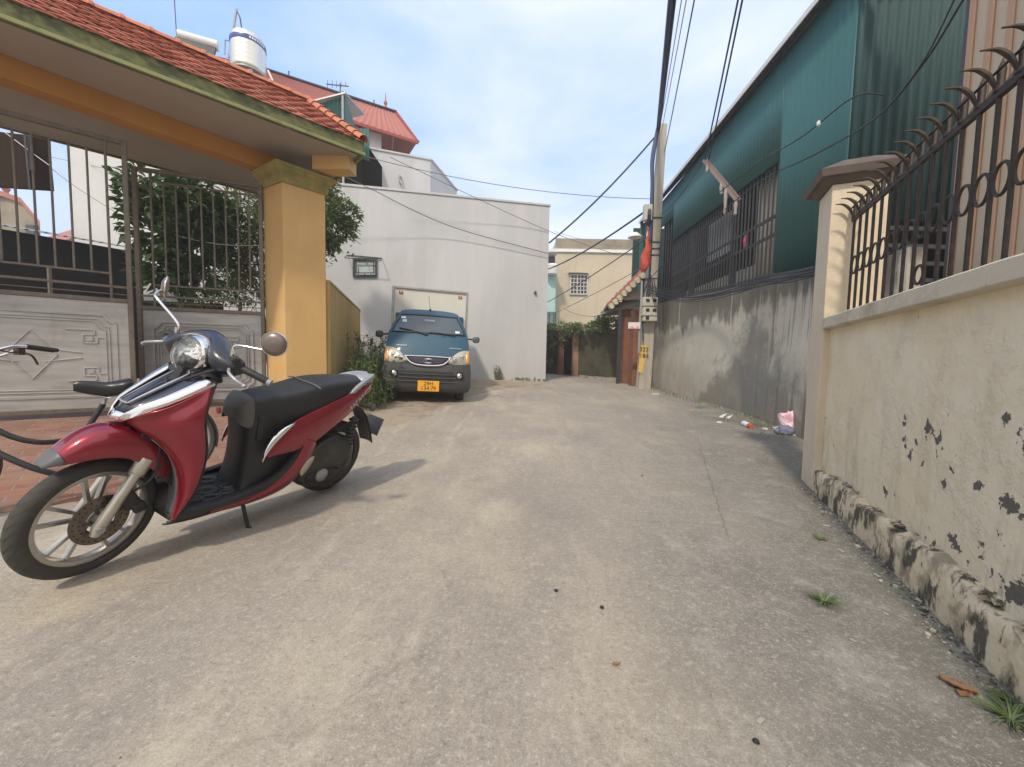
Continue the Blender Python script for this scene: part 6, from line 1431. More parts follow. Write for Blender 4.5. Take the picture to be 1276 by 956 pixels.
# number plate
c = onb(.03, .36, .035); pl_ = MB(); pl_.box(c, (.40, .012, .20)); po2 = pl_.build('number_plate', M['plate_orange'], tr, bevel=.008)
for txt, z, sz in (('29H', .405, .105), ('134.79', .315, .105)):
    tm = text_mb(txt, sz, .001); tm.xform(Matrix.Translation((c.x, c.y - .009, z)) @ Matrix.Rotation(PI / 2, 4, 'X')); tm.build('plate_lettering', M['ink'], po2, world=False)
# mirrors
for sx_ in (-1, 1):
    m = MB(); m.tube([(sx_ * .76, .36, 1.33), (sx_ * .88, .30, 1.31)], .018, 8); mo = m.build('mirror', M['blackplastic'], tr)
    m = MB(); m.box((sx_ * .935, .27, 1.31), (.145, .08, .13)); m.build('mirror_housing', M['blackplastic'] if sx_ < 0 else mat('mirror_grey', (.09, .10, .12), .4), mo, bevel=.04)
# aerial on the roof
m = MB(); m.lathe([(0, .05), (.02, .04), (.03, 0), (0, 0)], (.0, .80, 1.88), n=8); m.tube([(0, .80, 1.92), (-.04, .85, 2.2)], .004, 5); m.build('aerial', M['ink'], tr)
# cargo box
m = MB(); m.box((0, 2.75, 1.53), (1.66, 2.5, 1.82)); bx_ = m.build('cargo_box', M['boxwhite'], tr, bevel=.01)
m = MB()
for sx_ in (-1, 1):
    m.box((sx_ * .825, 1.495, 1.53), (.05, .05, 1.86)); m.box((sx_ * .825, 4.0, 1.53), (.05, .05, 1.86))
for z in (.62, 2.44): m.box((0, 1.49, z), (1.6, .045, .045)); m.box((0, 4.0, z), (1.6, .045, .045))
for sx_ in (-1, 1):
    for z in (.62, 2.44): m.box((sx_ * .827, 2.75, z), (.045, 2.46, .045))
m.build('box_frame', M['steel'], bx_, bevel=.004)
for sx_ in (-1, 1):
    m = MB(); m.box((sx_ * .66, 1.487, 2.33), (.085, .02, .055)); o = m.build('marker_light', mat('marker_red', (.5, .05, .04), .3), bx_, bevel=.008)
    m = MB(); m.box((sx_ * .66, 1.474, 2.33), (.03, .008, .02)); m.build('marker_lens', M['paper'], o)
# wheels and underbody
for (x, y) in ((-.66, .62), (.66, .62), (-.66, 3.2), (.66, 3.2)):
    m = MB(); m.lathe([(.17, -.085), (.25, -.09), (.27, -.06), (.275, 0), (.27, .06), (.25, .09), (.17, .085)], (x, y, .275), axis='x', n=32); w = m.build('wheel', M['rubber'], tr, smooth=50)
    m = MB(); m.lathe([(.0, -.05), (.08, -.05), (.16, -.02), (.175, -.08), (.175, .08), (.16, .02), (0, .05)], (x, y, .275), axis='x', n=28); m.build('rim', M['steel'], w, smooth=50)
m = MB(); m.box((0, 2.3, .46), (.9, 3.6, .12)); m.box((0, .9, .42), (1.3, 1.3, .22)); m.box((0, .62, .28), (1.2, .08, .08)); m.box((0, 3.2, .28), (1.2, .1, .1)); m.build('chassis', M['ink'], tr)
for sx_ in (-1, 1):
    m = MB(); m.box((sx_ * .66, 1.02, .33), (.2, .012, .34)); m.build('mud_flap', M['ink'], tr)
# ================================================================== THE RED SCOOTER
sc = thing('scooter', 'red and dark navy step-through scooter leaning on its side stand in front of the gateway', 'scooter', (-1.475, 2.995, 0.0), (-.22, 0, 4.297), local=True)
sc.scale = (1.085, 1.085, 1.085)
# local: x forward, y to the rider's left, z up
def mir(pts): return [(p[0], -p[1], p[2]) for p in pts]
# ---- wheels
def steer_matrix():
    q = (Matrix.Rotation(4.297, 4, 'Z') @ Matrix.Rotation(-.22, 4, 'X')).to_3x3()
    yw, ln = math.radians(257.4), math.radians(9.5)
    h = Vector((math.cos(yw), math.sin(yw), 0)); n = Vector((-math.sin(yw), math.cos(yw), 0)); u = Vector((0, 0, 1)) * math.cos(ln) + n * math.sin(ln); nn = u.cross(h)
    Wm = Matrix(((h.x, nn.x, u.x), (h.y, nn.y, u.y), (h.z, nn.z, u.z)))
    return (q.inverted() @ Wm).to_4x4()
def wheel(cx, cz, r, w, yaw, front):
    Mx = Matrix.Translation((cx, 0, cz)) @ (steer_matrix() if front else Matrix.Identity(4))
    m = MB(); pr = []
    for k in range(15):
        a = -math.radians(118) + math.radians(236) * k / 14; pr.append((r - w * .52 + w * .52 * math.cos(a), w * .52 * math.sin(a)))
    m.lathe(pr, (0, 0, 0), axis='y', n=72); m.xform(Mx)
    # rim (the wheel part itself)
    R = r - w * .86; g = MB(); hw = w * .34
    g.lathe([(R + .012, -hw), (R + .004, -hw - .004), (R - .012, -hw), (R - .02, -hw * .4), (R - .022, 0), (R - .02, hw * .4), (R - .012, hw), (R + .004, hw + .004), (R + .012, hw)], (0, 0, 0), axis='y', n=64)
    g.lathe([(.0, -.045), (.035, -.045), (.042, -.02), (.042, .02), (.035, .045), (0, .045)], (0, 0, 0), axis='y', n=24)
    for k in range(5):
        for s in (-1, 1):
            a = 2 * PI * k / 5 + .35; b = a + s * .22
            g.beam((.036 * math.cos(a + s * .25), 0, .036 * math.sin(a + s * .25)), ((R - .014) * math.cos(b), 0, (R - .014) * math.sin(b)), .013, .022, up=(0, 1, 0))
    g.xform(Mx); wh_ = g.build('wheel', M['alloy'], sc, smooth=45)
    ty = m.build('tyre', M['rubber'], wh_, smooth=60)
    # tread grooves on the tyre crown
    tg = MB()
    for k in range(36):
        for s in (-1, 1):
            pts = []
            for q in range(6):
                t = q / 5; a = 2 * PI * (k + t * 1.1) / 36; la = s * (.10 + t * 1.05); rr = r - w * .52 + w * .523 * math.cos(la)
                pts.append(Vector((rr * math.cos(a), w * .523 * math.sin(la), rr * math.sin(a))))
            tg.tube(pts, .0022, 4)
    tg.xform(Mx); tg.build('tread_grooves', M['ink'], ty) if False else None
    gr2 = MB()
    for k in range(36):
        for s in (-1, 1):
            L1 = []; L2 = []
            for q in range(6):
                t = q / 5
                for (LL, da) in ((L1, 0), (L2, .026 * (1 - t * .8))):
                    a = 2 * PI * (k + t * 1.1) / 36 + da; la = s * (.12 + t * 1.0); rr = r - w * .52 + w * .528 * math.cos(la); LL.append((rr * math.cos(a), w * .528 * math.sin(la), rr * math.sin(a)))
            gr2.grid([L1, L2])
    gr2.xform(Mx); gr2.build('tread', M['ink'], ty)
    if front:
        d = MB(); d.lathe([(.052, .056), (.105, .056), (.105, .060), (.052, .060), (.052, .056)], (0, 0, 0), axis='y', n=48); d.xform(Mx); dd = d.build('brake_disc', M['disc'], wh_, smooth=30)
        d = MB()
        for k in range(24):
            for rr in (.072, .092):
                a = 2 * PI * (k + (rr > .08) * .5) / 24; d.lathe([(0, .0608), (.0038, .0608), (.0038, .0602)], (rr * math.cos(a), 0, rr * math.sin(a)), axis='y', n=8)
        d.xform(Mx); d.build('disc_holes', M['ink'], dd)
        d = MB(); 
        for k in range(5):
            a = 2 * PI * k / 5; d.beam((.03 * math.cos(a), .058, .03 * math.sin(a)), (.06 * math.cos(a), .058, .06 * math.sin(a)), .010, .012, up=(0, 1, 0))
        d.xform(Mx); d.build('disc_carrier', M['darkgrey'], wh_)
    return wh_
FW = (1.226, .268)
wheel(FW[0], FW[1], .254, .070, 0, True)
wheel(0.0, .262, .262, .100, 0, False)
# ---- fork
for s in (1, -1):
    m = MB(); ax_ = Vector((1.232, s * .088, .250)); up_ = Vector((1.085, s * .083, .53)); 
    m.tube([ax_ + Vector((.012, 0, -.03)), ax_, ax_.lerp(up_, .25), ax_.lerp(up_, .78)], [.017, .024, .022, .020], 14); fk = m.build('fork', M['fork'], sc, smooth=50)
    m = MB(); m.tube([ax_.lerp(up_, .76), ax_.lerp(up_, .79), ax_.lerp(up_, 1.0)], [.026, .030, .030], 14); m.tube([ax_.lerp(up_, .755), ax_.lerp(up_, .765)], .032, 14); m.build('fork_sleeve', M['fork'], fk, smooth=50)
    m = MB(); m.lathe([(0, s * .115), (.014, s * .115), (.014, s * .10), (.010, s * .05)], (ax_.x, 0, ax_.z), axis='y', n=12); m.build('axle_nut', M['steel'], fk)
m = MB(); m.box((1.135, .072, .345), (.06, .04, .10), ry=.5); m.box((1.10, .085, .30), (.05, .03, .05), ry=.3); m.build('brake_caliper', M['ink'], sc, bevel=.012)
m = MB(); m.tube(smoothpath([(1.12, .08, .38), (1.06, .10, .45), (1.04, .08, .58)], 5), .006, 6); m.build('brake_hose', M['cable'], sc)
m = MB(); m.beam((1.10, .0, .60), (1.02, 0, .74), .16, .05, up=(1, 0, 0)); m.tube([(1.085, 0, .58), (.93, 0, .93)], .028, 10); m.build('steering_stem', M['ink'], sc)
# ---- front fender: red saddle over the wheel, dark tip and rear skirt
def fend_row(a, ro, hw, dropc, n=12):
    """one cross-section at wheel angle a: inverted U"""
    r = []
    for i in range(n + 1):
        t = -1 + 2 * i / n; th = t * 1.0
        rr = ro - dropc * abs(t) ** 2.6; y = hw * math.sin(th * PI / 2) ** 1 if abs(t) < 1 else hw * t
        r.append((FW[0] + rr * math.cos(a), hw * math.copysign(abs(math.sin(th * PI / 2)) ** .8, t), FW[1] + rr * math.sin(a)))
    return r
ST_ = [(66, .330, .048, .03), (70, .344, .058, .045), (76, .368, .070, .075), (84, .398, .082, .105), (93, .420, .092, .128), (102, .420, .096, .130), (113, .408, .100, .130), (124, .385, .100, .125), (135, .355, .097, .105), (146, .325, .093, .075)]
F0 = [(60, .318, .030, .012), (63, .324, .042, .02), (67, .334, .052, .032), (71, .346, .062, .05)]
fend = MB(); fend.grid([fend_row(math.radians(a), r0, hw, dc) for a, r0, hw, dc in ST_]); fo_ = fend.build('front_fender', M['red'], sc, smooth=60, sub=1, solid=.004)
m = MB(); m.grid([fend_row(math.radians(a), r0 + .003, hw + .002, dc) for a, r0, hw, dc in F0]); m.build('fender_tip', M['greyplastic'], fo_, smooth=60, sub=1, solid=.004)
F1 = [(138, .345, .090, .10), (150, .325, .086, .07), (162, .318, .080, .045), (175, .315, .072, .035), (188, .315, .060, .03)]
m = MB(); m.grid([fend_row(math.radians(a), r0 - .006, hw, dc) for a, r0, hw, dc in F1]); m.build('fender_skirt', M['blackplastic'], fo_, smooth=60, solid=.004)
# ---- leg shield side panels
EDGE = [(1.168, .045, .712), (1.115, .100, .752), (1.04, .140, .797), (.965, .168, .848), (.895, .182, .895)]     # chrome lower edge / red upper edge
A_ = [(1.168, .045, .712), (1.135, .075, .672), (1.085, .105, .622), (1.045, .128, .570), (1.015, .142, .500), (1.000, .150, .420), (1.000, .155, .330), (1.020, .158, .238)]
B_ = [(.895, .182, .895), (.930, .212, .815), (.948, .225, .745), (.945, .232, .670), (.932, .230, .585), (.935, .226, .480), (.955, .215, .370), (1.005, .185, .240)]
def resample(P, n):
    q = smoothpath(P, 8); L_ = [0]
    for a, b in zip(q, q[1:]): L_.append(L_[-1] + (b - a).length)
    out = []
    for k in range(n + 1):
        d = L_[-1] * k / n; i = 0
        while i < len(L_) - 2 and L_[i + 1] < d: i += 1
        f = (d - L_[i]) / max(L_[i + 1] - L_[i], 1e-9); out.append(q[i].lerp(q[i + 1], f))
    return out
NR = 16
Ar, Br = resample(A_, NR), resample(B_, NR); Er = resample(EDGE, 8)
rows = []
for k in range(NR + 1):
    r = []
    for j in range(9):
        f = j / 8; p = Ar[k].lerp(Br[k], f)
        if k < 6:
            # blend to the upper edge curve
            e = Er[j]; w = (1 - k / 6) ** 1.0; p = p.lerp(e, w) if k == 0 else p.lerp(e + (p - e) * 1.0, 0)
            base = Ar[0].lerp(Br[0], f); p = p + (e - base) * w ** 1.6
        p = p + Vector((.35, 1, .1)).normalized() * (.026 * math.sin(PI * f) * min(1, k / 3))
        r.append(tuple(p))
    rows.append(r)
for s in (1, -1):
    m = MB(); rr = [[(p[0], p[1] * s, p[2]) for p in r] for r in rows]; m.grid(rr)
    m.build('leg_shield', M['red'], sc, smooth=60, sub=1, solid=.006)
    # inner return: closes from the outer edge inwards (black, seen by the rider)
# inner face of the shield (black)
m = MB(); R = []
for k in range(NR + 1):
    b = Br[k]; R.append([(b.x - .004, b.y * t, b.z + (.0)) if abs(t) > .9 else (b.x + .02 * (1 - abs(t)) - .01, b.y * t, b.z) for t in [-.98 + .98 * 2 * i / 10 for i in range(11)]])
m.grid(R); m.build('inner_shield', M['blackplastic'], sc, smooth=60, solid=.006)
# space behind the front wheel: dark inner fender wall
m = MB(); R = []
for k in range(NR + 1):
    b = Ar[k]; R.append([(b.x - .035 * (1 - abs(t)), b.y * t, b.z) for t in [-.99 + 1.98 * i / 10 for i in range(11)]])
m.grid(R[4:]); m.build('wheel_well', M['greyplastic'], sc, smooth=60, solid=.006)
# ---- nose: chrome V and navy centre
RIDGE = [(1.185, 0, .700), (1.148, 0, .762), (1.073, 0, .812), (.998, 0, .862), (.925, 0, .910)]
Rr = resample(RIDGE, 8); nose = []
for j in range(9):
    e = Er[j]; c = Rr[j]; r = []
    for i in range(9):
        f = i / 8; p = Vector((e.x, e.y, e.z)).lerp(c, f); p += Vector((.8, .25 * (1 - f), .6)).normalized() * (.006 * math.sin(PI * f * .5) * math.sin(PI * min(j / 8 + .15, 1)))
        p = p + Vector((.6, .7, .35)).normalized() * (.006 * math.sin(PI * f)) * min(1, j / 2)
        r.append(p)
    nose.append(r)
def band(i0, i1, lift, j0=0, j1=8):
    R = []
    for j in range(j0, j1 + 1):
        left = nose[j][i0:i1 + 1]; r = [p + Vector((.7, .35, .5)).normalized() * lift for p in left]
        if i0 == 0: r = [r[0] + Vector((-.012, -.006, -.030)), r[0] + Vector((.004, .006, -.012))] + r
        R.append(r)
    return R
m = MB()
for s in (1, -1):
    bb3 = band(0, 3, .004)
    for j, r in enumerate(bb3):
        for i, p in enumerate(r):
            w = (0, .25, .75, 1, .8, .15)[i]; p += Vector((.25, .1, .97)) * (.017 * w * min(1, (j + 1) / 3))
    m.grid([[(p.x, p.y * s, p.z) for p in r] for r in bb3])
# bottom tip joins both bands
m.grid([[(p.x + .003, p.y * s, p.z) for s in (1,) for p in nose[j]] for j in (0, 1)]); m.grid([[(p.x + .003, -p.y, p.z) for p in nose[j]] for j in (0, 1)])
m.build('chrome_trim', M['chrome'], sc, smooth=60, solid=.005)
m = MB()
for s in (1, -1): m.grid([[(p.x, p.y * s, p.z) for p in r] for r in band(3, 8, -.002, 1, 8)])
np_ = m.build('nose_panel', M['navy'], sc, smooth=60, solid=.004)
m = MB()
for s in (1, -1):
    P = [nose[j][min(3 + max(0, (5 - int(j * .35))), 8) if False else 6] + Vector((.006, .002, .005)) for j in range(2, 9)]
    m.tube([(p.x, p.y * s, p.z) for p in P], [(.002 + .006 * math.sin(PI * k / 6 * .9 + .2)) * (1 if s > 0 else .45) for k in range(7)], 8)
m.tube([nose[2][6] + Vector((.006, .002, .005)), (nose[2][8] + Vector((.008, 0, .004))), Vector((nose[2][6].x, -nose[2][6].y, nose[2][6].z)) + Vector((.006, .0, .005))], .0045, 8)
m.build('silver_stripe', M['silver'], np_, smooth=60)
# ---- handlebar cover (navy), switch housings, headlight
_before = set(o.name for o in bpy.data.objects)
HCh = [(0, .790, 1.016, .066, .096), (.05, .798, 1.010, .070, .095), (.095, .830, .998, .082, .090), (.14, .852, .984, .078, .078), (.18, .858, .985, .060, .058), (.215, .860, .985, .043, .042), (.235, .858, .984, .030, .030)]
HC = [(-a, b, c, d, e) for a, b, c, d, e in HCh[:0:-1]] + HCh
m = MB(); R = []
for (y, cx, cz, rx, rz) in HC:
    row = []
    for k in range(20):
        a = 2 * PI * k / 20; ca, sa = math.cos(a), math.sin(a); q = 1.0
        x = rx * math.copysign(abs(ca) ** .85, ca); z = rz * math.copysign(abs(sa) ** .85, sa)
        if ca < 0: x *= .75
        row.append((cx + x * .94 + z * .34, y, cz + z * .94 - x * .18))
    R.append(row)
m.grid(R, close=True); m.add(R[0], [tuple(range(20))]); m.add(R[-1], [tuple(range(20))]); hcv = m.build('handlebar_cover', M['navy'], sc, smooth=60, sub=1)
# lower neck between cover and nose
m = MB(); R = []
for (z, cx, rx, ry) in ((.885, .88, .075, .15), (.915, .875, .07, .13), (.945, .865, .065, .11), (.975, .86, .06, .10)):
    R.append([(cx + rx * math.cos(a), ry * math.sin(a), z) for a in [2 * PI * k / 20 for k in range(20)]])
m.grid(R, close=True); m.build('neck_cover', M['ink'], sc, smooth=60)
# headlight
hc = Vector((.915, 0, .990)); hdir = Vector((.93, 0, .22)).normalized(); hup = Vector((-.22, 0, .93)).normalized(); hs = Vector((0, 1, 0))
def disc_rows(prof, ex=1.0):
    R = []
    for r, d in prof:
        R.append([hc + hs * (r * 1.16 * math.cos(a)) + hup * (r * (1.02 if math.sin(a) > 0 else 1.10) * math.sin(a)) + hdir * d for a in [2 * PI * k / 36 for k in range(36)]])
    return R
m = MB(); m.grid(disc_rows([(.086, -.05), (.090, -.005), (.088, .012), (.080, .022), (.077, .016), (.077, -.01)]), close=True); hl = m.build('headlight', M['chrome'], sc, smooth=50)
m = MB(); m.grid(disc_rows([(.078, .014), (.07, .024), (.052, .031), (.028, .035), (.001, .036)]), close=True); m.build('lens', M['lens'], hl, smooth=70)
m = MB(); R = disc_rows([(.077, .008), (.06, -.015), (.04, -.03), (.001, -.035)]); m.grid(R, close=True)
m.build('reflector', mat('reflector_facets', (.86, .86, .86), .35, .0, bump=[(S3(38), 1.0, .02, 1)], layers=[((.30, .31, .33), S3(42), .54, .58, .75, 1)]), hl, smooth=15)
m = MB(); c = hc + hdir * .0 + hup * -.028
m.lathe([(0, 0), (.018, .0), (.018, .03), (0, .035)], c, axis='x', n=14); m.tube([c + hs * .035 + hdir * .01, c + hs * -.035 + hdir * .01], .012, 8); m.build('bulb', M['steel'], hl, smooth=50)
m = MB(); m.grid(disc_rows([(.066, -.15), (.080, -.10), (.087, -.05), (.090, -.012)]), close=True); m.build('headlight_shell', M['navy'], hl, smooth=60)
m = MB(); m.grid([[hc + hs * (.098 * math.cos(a)) + hup * (.098 * math.sin(a)) + hdir * dd for a in [math.radians(15 + k * 15) for k in range(11)]] for dd in (-.045, -.022, -.006)]); m.build('headlight_brow', M['silver'], hl, smooth=60, solid=.006)
# grips, levers, switchgear, mirrors
for s in (1, -1):
    g0 = Vector((.850, s * .225, .992)); g1 = Vector((.797, s * .345, .955))
    m = MB(); m.tube([g0, g0.lerp(g1, .1), g1], [.017, .0185, .0175], 14); gp = m.build('grip', M['blackplastic'], sc, smooth=50)
    d = (g1 - g0).normalized(); m = MB(); m.tube([g1 + d * .001, g1 + d * .018], .018, 14); m.build('bar_end', M['silver'], gp, smooth=50)
    m = MB(); m.box(g0 + Vector((.004, s * -.018, .0)), (.062, .075, .062), rz=-s * .45); m.box(g0 + Vector((.02, s * -.01, .035)), (.04, .05, .03), rz=-s * .45); m.build('switch_housing', M['blackplastic'], sc, bevel=.012)
    m = MB(); p0 = g0 + Vector((.045, s * -.005, -.008)); m.tube(smoothpath([p0, p0 + Vector((.022, s * .03, -.010)), p0 + Vector((.025, s * .08, -.028)), p0 + Vector((.010, s * .115, -.045))], 5), .0072, 8); e = p0 + Vector((.010, s * .115, -.045)); m.lathe([(0, -.011), (.009, -.006), (.011, 0), (.009, .006), (0, .011)], e, n=10); m.build('brake_lever', M['silver'], sc, smooth=50)
    base = Vector((.862, s * .185, 1.035))
    if s > 0: path = [base, base + Vector((.0, .0, .045)), base + Vector((-.01, .03, .060)), base + Vector((-.055, .135, .070)), base + Vector((-.062, .172, .100))]; mc = Vector((.825, .375, 1.152)); nrm = Vector((.86, .42, .05))
    else: path = [base, base + Vector((0, 0, .05)), base + Vector((.020, -.12, .135)), base + Vector((.010, -.165, .155)), base + Vector((-.03, -.19, .175))]; mc = Vector((.800, -.395, 1.225)); nrm = Vector((.80, -.60, 0))
    m = MB(); m.tube(smoothpath(path + [mc], 5), .0062, 8); m.tube([base - Vector((0, 0, .01)), base + Vector((0, 0, .035))], .011, 10); mr_ = m.build('mirror', M['chrome'], sc, smooth=60)
    nrm.normalize(); sd_ = nrm.cross(Vector((0, 0, 1))).normalized(); u_ = sd_.cross(nrm)
    m = MB(); rr = []
    for r, dd in ((.001, .020), (.03, .018), (.048, .010), (.055, 0), (.054, -.006), (.050, -.007), (.001, -.008)):
        rr.append([mc + sd_ * (r * 1.02 * math.cos(a)) + u_ * (r * math.sin(a)) + nrm * dd for a in [2 * PI * k / 32 for k in range(32)]])
    m.grid(rr, close=True); m.build('mirror_shell', M['mirror'], mr_, smooth=50)
    m = MB(); m.tube([mc + sd_ * (.056 * 1.02 * math.cos(a)) + u_ * (.056 * math.sin(a)) + nrm * 0 for a in [2 * PI * k / 32 for k in range(33)]], .003, 6); m.build('mirror_rim', M['chrome'], mr_, smooth=60)
_ax = Vector((-.446, 0, .895)); _o = Vector((1.395, 0, 0)); _MS = Matrix.Translation(_o) @ Matrix.Rotation(math.radians(9), 4, _ax) @ Matrix.Translation(-_o)
for _ob in [o for o in bpy.data.objects if o.name not in _before and o.type == 'MESH']: _ob.data.transform(_MS)
# ---- floor board
m = MB(); top = [(.44, .13, .285), (.52, .165, .272), (.66, .180, .262), (.80, .182, .258), (.93, .176, .258), (1.0, .165, .262)]
R = []
for (x, hw, z) in top: R.append([(x, hw * t, z - .008 * (1 - abs(t))) for t in [-1 + i / 4 for i in range(9)]])
m.grid(R); m.build('floor_board', M['blackplastic'], sc, smooth=60, solid=.05)
m = MB()
for (cx, cy, r) in ((.74, .10, .03), (.82, .115, .04), (.70, .04, .035), (.80, .03, .045), (.88, .08, .03), (.64, .10, .03), (.90, .0, .04), (.74, -.08, .04), (.84, -.07, .04), (.66, -.05, .03)):
    for k in range(2): m.tube([(cx + (r - k * .014) * math.cos(a), cy + (r - k * .014) * .8 * math.sin(a), .262) for a in [2 * PI * q / 16 * (.8 if k else 1) for q in range(17)]], .0035, 5)
m.build('mat_pattern', M['greyplastic'], sc, smooth=60)
for s in (1, -1):
    P = [(1.015, s * .170, .246), (.94, s * .186, .252), (.83, s * .192, .256), (.72, s * .192, .262), (.60, s * .190, .280), (.51, s * .186, .318), (.45, s * .184, .37), (.41, s * .182, .425), (.385, s * .180, .468)]
    q = smoothpath(P, 4); R = []
    for i, p in enumerate(q):
        R.append([p + Vector((0, -s * .045, .012)), p + Vector((0, -s * .015, .018)), p + Vector((0, s * .004, .008)), p + Vector((0, s * .004, -.022)), p + Vector((.0, -s * .02, -.035))])
    m = MB(); m.grid(R); m.build('floor_rail', M['blackplastic'], sc, smooth=60, solid=.006)
    # black bottom keel in front of the red band
    m = MB(); R = []
    for (x, z0, z1) in ((1.03, .20, .235), (.96, .185, .23), (.88, .18, .225), (.78, .18, .225), (.70, .185, .23)): R.append([(x, s * .165, z1), (x, s * .172, (z0 + z1) / 2), (x, s * .13, z0)])
    m.grid(R); m.build('keel', M['blackplastic'], sc, smooth=60, solid=.005)
    # red lower band climbing to the tail panel
    up = [(.86, .236), (.74, .236), (.63, .250), (.55, .275), (.48, .320), (.435, .370), (.405, .420), (.385, .475), (.375, .53)]
    lo = [(.88, .214), (.74, .196), (.62, .192), (.53, .200), (.44, .222), (.365, .275), (.315, .335), (.285, .40), (.268, .47)]
    U = resample([(x, 0, z) for x, z in up], 14); L2 = resample([(x, 0, z) for x, z in lo], 14); R = []
    for a, b in zip(U, L2): R.append([(a.x + (b.x - a.x) * f, s * (.186 + .014 * math.sin(PI * f) - .02 * f), a.z + (b.z - a.z) * f) for f in (0, .2, .4, .6, .8, 1)])
    m = MB(); m.grid(R); m.build('side_fairing', M['red'], sc, smooth=60, sub=1, solid=.005)
    # upper tail panel
    up = [(.605, .455), (.565, .535), (.495, .612), (.38, .664), (.25, .705), (.10, .748), (-.03, .785), (-.14, .812), (-.235, .828)]
    lo = [(.585, .440), (.53, .440), (.46, .445), (.375, .452), (.295, .478), (.19, .535), (.07, .590), (-.06, .668), (-.225, .800)]
    hwU = [.165, .168, .170, .168, .160, .150, .135, .110, .06]; hwL = [.172, .176, .180, .182, .182, .172, .155, .125, .06]
    U = resample([(x, hwU[i], z) for i, (x, z) in enumerate(up)], 18); L2 = resample([(x, hwL[i], z) for i, (x, z) in enumerate(lo)], 18); R = []
    for a, b in zip(U, L2): 
        r = []
        for f in (0, .15, .3, .5, .7, .85, 1):
            p = a.lerp(b, f); r.append((p.x, s * (p.y + .018 * math.sin(PI * f)), p.z))
        R.append(r)
    m = MB(); m.grid(R); m.build('tail_panel', M['red'], sc, smooth=60, sub=1, solid=.005)
    # silver accent on the panel's front edge
    P = [(.625, .430), (.612, .472), (.575, .535), (.52, .590), (.46, .632)]; q = resample([(x, 0, z) for x, z in P], 12); R = []
    for i, p in enumerate(q):
        w = .030 * math.sin(PI * min(max(i / 12, .05), .97)) ** .7 + .002; R.append([(p.x - w * .55, s * .186, p.z - w * .6), (p.x, s * .192, p.z), (p.x + w * .45, s * .184, p.z + w * .5)])
    m = MB(); m.grid(R); m.build('silver_accent', M['chrome'], sc, smooth=60, solid=.004)
    # grab rail
    P = [(.055, .128, .705), (.03, .130, .745), (-.03, .122, .790), (-.11, .105, .826), (-.20, .070, .848), (-.262, .030, .850)]
    q = smoothpath([(p[0], p[1] * s, p[2]) for p in P], 5); m = MB(); m.tube(q, [.008 + .010 * min(1, i / 8) for i in range(len(q))], 10)
    m.build('grab_rail', M['silver'], sc, smooth=60)
    # lettering stroke on the tail
    m = MB()
    for k in range(6): c = Vector((.04 - k * .028, s * (.168 - k * .006), .672 + k * .017)); m.box(c, (.016, .004, .014), ry=.5)
    m.build('tail_mark', M['silver'], sc)
m = MB(); R = []
for (x, hw, z, zt) in ((-.10, .10, .838, .850), (-.16, .095, .845, .862), (-.22, .075, .848, .866), (-.268, .04, .846, .860), (-.285, .012, .845, .852)):
    R.append([(x, hw * t, zt - (zt - z) * abs(t) ** 2) for t in [-1 + i / 5 for i in range(11)]])
m.grid(R); m.build('tail_deck', M['silver'], sc, smooth=60, solid=.02)
m = MB(); m.box((-.235, 0, .800), (.02, .03, .01)); m.build('tail_slot', M['ink'], sc)
# ---- seat
SD = [(.700, .060, .700, .640), (.685, .085, .735, .625), (.655, .105, .762, .610), (.600, .122, .778, .600), (.52, .134, .788, .602), (.42, .144, .800, .625), (.33, .150, .822, .652), (.25, .152, .842, .682), (.15, .146, .850, .716), (.05, .134, .852, .750), (-.04, .114, .854, .785), (-.11, .086, .854, .820), (-.145, .05, .850, .838)]
m = MB(); R = []
for (x, hw, zt, zb_) in SD:
    r = []
    for i in range(17):
        t = -1 + i / 8; a = abs(t)
        if a <= .7: y = hw * .93 * t / .7 * .98; z = zt - .018 * (a / .7) ** 2.5
        else:
            f = (a - .7) / .3; y = math.copysign(hw * (.91 + .09 * math.sin(f * PI * .6)), t); z = zt - .018 - (zt - .018 - zb_) * f
        r.append((x, y, z))
    R.append(r)
m.grid(R); m.add(R[0], [tuple(range(17))]); m.add(R[-1], [tuple(range(17))]); seat = m.build('seat', M['seatvinyl'], sc, smooth=60, sub=1)
m = MB()
for f in (0,):
    xs = .285
    r = [(xs + .03 * (1 - abs(t)) , .15 * t, .836 - .02 * abs(t) ** 3) for t in [-1 + i / 8 for i in range(17)]]; m.tube(r, .0035, 6)
m.build('seat_seam', M['greyplastic'], seat, smooth=60)
# grey nose piece of the seat
R = []
for (x, hw, zt, zb_) in ((.710, .045, .700, .645), (.700, .080, .728, .625), (.675, .102, .757, .605), (.645, .115, .775, .604)):
    r = []
    for i in range(17):
        t = -1 + i / 8; a = abs(t)
        if a <= .7: y = hw * .93 * t / .7 * .98; z = zt - .016 * (a / .7) ** 2.5
        else:
            f = (a - .7) / .3; y = math.copysign(hw * (.91 + .09 * math.sin(f * PI * .6)), t); z = zt - .016 - (zt - .016 - zb_) * f
        r.append((x + .006, y * 1.02, z + .004))
    R.append(r)
m = MB(); m.grid(R); m.add(R[0], [tuple(range(17))]); m.build('seat_nose', mat('grey_nose_piece', (.11, .10, .09), .5), seat, smooth=60, sub=1)
